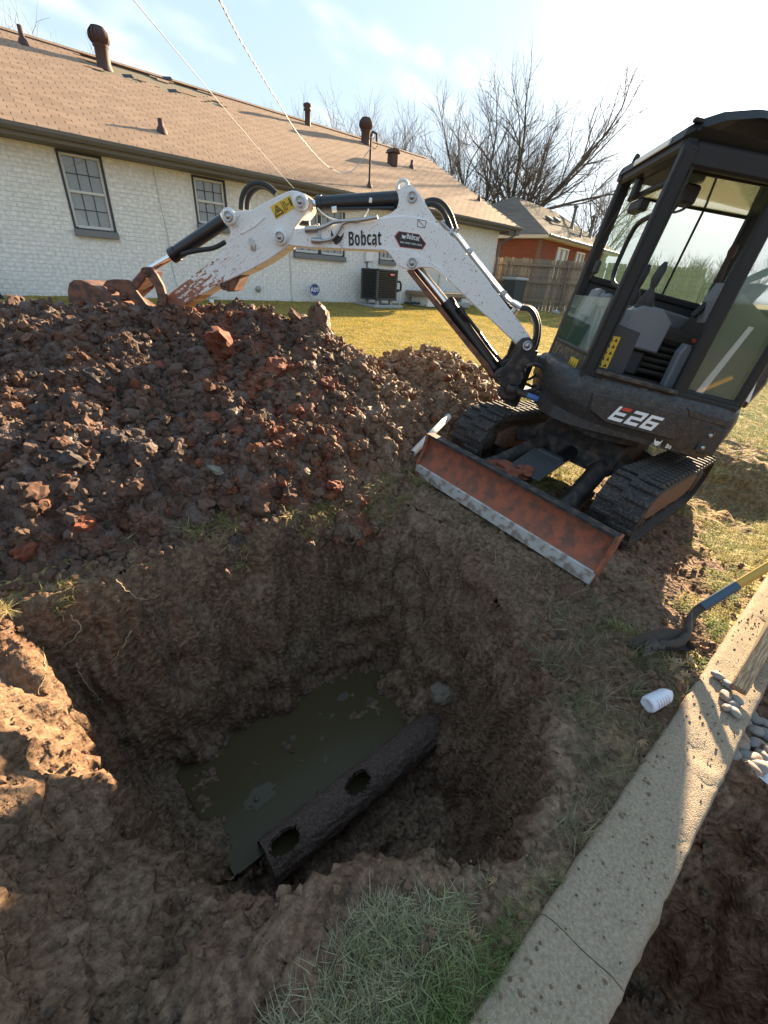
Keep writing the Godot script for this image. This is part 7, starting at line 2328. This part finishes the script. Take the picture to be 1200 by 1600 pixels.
	for k in 3: rs.append(lump(740 + k, 0.16, 3).make(M["river%d" % k]))
	var on_beam := [[1122, 1056, 0.024], [1138, 1070, 0.022], [1134, 1088, 0.026], [1152, 1093, 0.020], [1146, 1100, 0.022], [1136, 1106, 0.019], [1149, 1113, 0.022]]
	for i in on_beam.size():
		var q: Array = on_beam[i]
		var p := at_y(q[0], q[1], 0.014)
		put(rs[i % 3], "beam_stone", self, Transform3D(Basis(Vector3.UP, rng.randf() * TAU) * Basis.from_scale(Vector3(q[2] * 1.25, q[2] * 0.62, q[2] * 0.85)), p))
		tag(get_child(-1), "smooth river stone on the concrete beam at the board end", "stone", "river stones on the beam")
	var spots := [[1162, 1128], [1172, 1118], [1150, 1160], [1160, 1165], [1178, 1160], [1190, 1165], [1147, 1180], [1165, 1180], [1178, 1186], [1192, 1182], [1200, 1150], [1172, 1200], [1186, 1198], [1200, 1200], [1155, 1148], [1196, 1130], [1205, 1170], [1210, 1190], [1182, 1142], [1140, 1168]]
	for i in spots.size():
		var q: Array = spots[i]
		var r := ray(q[0], q[1])
		var t := 1.0
		while t < 6.0:
			var c := CAM + r * t
			if c.y < ground_h(c.x, c.z) + 0.012: break
			t += 0.005
		var s := rng.randf_range(0.022, 0.036)
		put(rs[i % 3], "river_stone", self, Transform3D(Basis(Vector3.UP, rng.randf() * TAU) * Basis.from_scale(Vector3(s * 1.3, s * 0.7, s * 0.9)), CAM + r * t))
		tag(get_child(-1), "smooth river stone in the dirt at the side of the concrete beam", "stone", "river stones beside the beam")
	# scrap of plastic film
	mb = MB.new()
	var sc := at_y(1198, 1215, -0.12)
	for i in 6:
		for k in 6:
			var W := func(a: int, b: int) -> Vector3: return Vector3((a - 3) * 0.016, 0.02 + 0.03 * bn.get_noise_2d(a * 3.0, b * 3.0), (b - 3) * 0.014)
			mb.quad(W.call(i, k + 1), W.call(i + 1, k + 1), W.call(i + 1, k), W.call(i, k))
	tag(one(mb, "plastic_scrap", M.can_white, self, Transform3D(Basis.IDENTITY, sc)), "crumpled scrap of white plastic in the dirt below the river stones", "scrap")
	# fallen leaves by the shovel
	var lm := MB.new()
	for k in 5:
		var a := -1.2 + k * 0.6
		lm.tri(Vector3.ZERO, Vector3(sin(a - 0.22) * 0.02, 0.004, -cos(a - 0.22) * 0.02), Vector3(sin(a) * 0.04, 0.008 * (k % 2), -cos(a) * 0.04)); lm.tri(Vector3.ZERO, Vector3(sin(a) * 0.04, 0.008 * (k % 2), -cos(a) * 0.04), Vector3(sin(a + 0.22) * 0.02, 0.003, -cos(a + 0.22) * 0.02))
	mat("leaf", lin(0.36, 0.22, 0.11), 0.8)
	var leaf := lm.make(M.leaf)
	for q in [[1050, 1052], [1062, 1045], [1072, 1036], [1078, 1052], [1056, 1066], [1088, 1022], [1094, 1010], [1068, 1060], [1085, 1040], [1000, 1158], [776, 1376], [735, 1470], [1105, 1000], [1046, 1040]]:
		var p := at_y(q[0], q[1], -0.02)
		p.y = ground_h(p.x, p.z) + 0.015
		put(leaf, "dry_leaf", self, Transform3D(Basis.from_euler(Vector3(rng.randf_range(-0.6, 0.6), rng.randf() * TAU, rng.randf_range(-0.6, 0.6))) * Basis.from_scale(Vector3.ONE * rng.randf_range(0.7, 1.2)), p))
		tag(get_child(-1), "curled tan dry leaf lying in the grass along the beam", "leaf", "dry leaves along the beam")

# ---------------------------------------------------------------- sky
func sky_image() -> Image:
	var w := 1024
	var h := 512
	var im := Image.create(w, h, false, Image.FORMAT_RGBF)
	var n := noise(5, 1.0, FastNoiseLite.TYPE_SIMPLEX_SMOOTH, 5)
	var sd := SUN.normalized()
	for y in h:
		var el := PI * (0.5 - (y + 0.5) / h)
		for x in w:
			var az := TAU * (x + 0.5) / w
			var d := Vector3(sin(az) * cos(el) * -1.0, sin(el), cos(az) * cos(el) * -1.0)
			d = Vector3(-d.x, d.y, d.z)
			var up := maxf(d.y, 0.0)
			var c := Vector3(0.64, 0.73, 0.78).lerp(Vector3(0.23, 0.41, 0.63), pow(up, 0.5))
			var cosg := d.dot(sd)
			var g := acos(clampf(cosg, -1, 1))
			c += Vector3(1.0, 0.93, 0.80) * (2.2 * exp(-g * g / 0.035) + 0.62 * exp(-g / 0.32))
			if d.y > 0.0:
				var q := Vector2(d.x, d.z) / (d.y + 0.25)
				var cl := n.get_noise_2d(q.x * 1.3, q.y * 3.4) * 0.7 + n.get_noise_2d(q.x * 5.0, q.y * 9.0) * 0.3
				c = c.lerp(Vector3(0.95, 0.96, 0.96) * (1.0 + 0.5 * exp(-g / 0.4)), 0.45 * smoothstep(-0.02, 0.5, cl))
			else: c = c.lerp(Vector3(0.30, 0.27, 0.2), smoothstep(0.0, -0.06, d.y))
			im.set_pixel(x, y, Color(c.x, c.y, c.z))
	return im

func _ready() -> void:
	# camera: a wide phone lens held at 1.5 m, tilted down and slightly rolled
	var cam := Camera3D.new()
	cam.name = "camera"
	add_child(cam)
	var right := Vector3(RX.x, RY.x, RZ.x)
	var down := Vector3(RX.y, RY.y, RZ.y)
	var fwd := Vector3(RX.z, RY.z, RZ.z)
	cam.transform = Transform3D(Basis(right, -down, -fwd), CAM)
	cam.fov = rad_to_deg(2.0 * atan(800.0 / FOCAL))
	cam.near = 0.05
	cam.far = 1500.0
	cam.current = true
	# sky, exposure
	var env := Environment.new()
	env.background_mode = Environment.BG_SKY
	var sky := Sky.new()
	var pm := PanoramaSkyMaterial.new()
	pm.panorama = ImageTexture.create_from_image(sky_image())
	sky.sky_material = pm
	env.sky = sky
	env.background_energy_multiplier = 0.30
	env.tonemap_mode = Environment.TONE_MAPPER_LINEAR
	env.tonemap_exposure = 5.2
	env.sdfgi_enabled = true
	env.ssao_enabled = true
	env.ssil_enabled = true
	var we := WorldEnvironment.new()
	we.name = "environment"
	we.environment = env
	add_child(we)
	# sun low on the right
	var sun := DirectionalLight3D.new()
	sun.name = "sun"
	add_child(sun)
	sun.look_at_from_position(SUN * 10.0, Vector3.ZERO, Vector3.UP)
	sun.light_energy = 1.6
	sun.light_angular_distance = 0.6
	sun.light_color = Color(1.0, 0.90, 0.74)
	sun.shadow_enabled = true
	make_materials()
	mat("pvc_root", lin(0.36, 0.26, 0.16), 0.8)
	build_ground()
	build_house()
	build_fence()
	build_neighbour()
	build_trees()
	build_excavator()
	build_foreground()
	build_yard_things()
	build_wires()
	build_clods()
	build_grass()
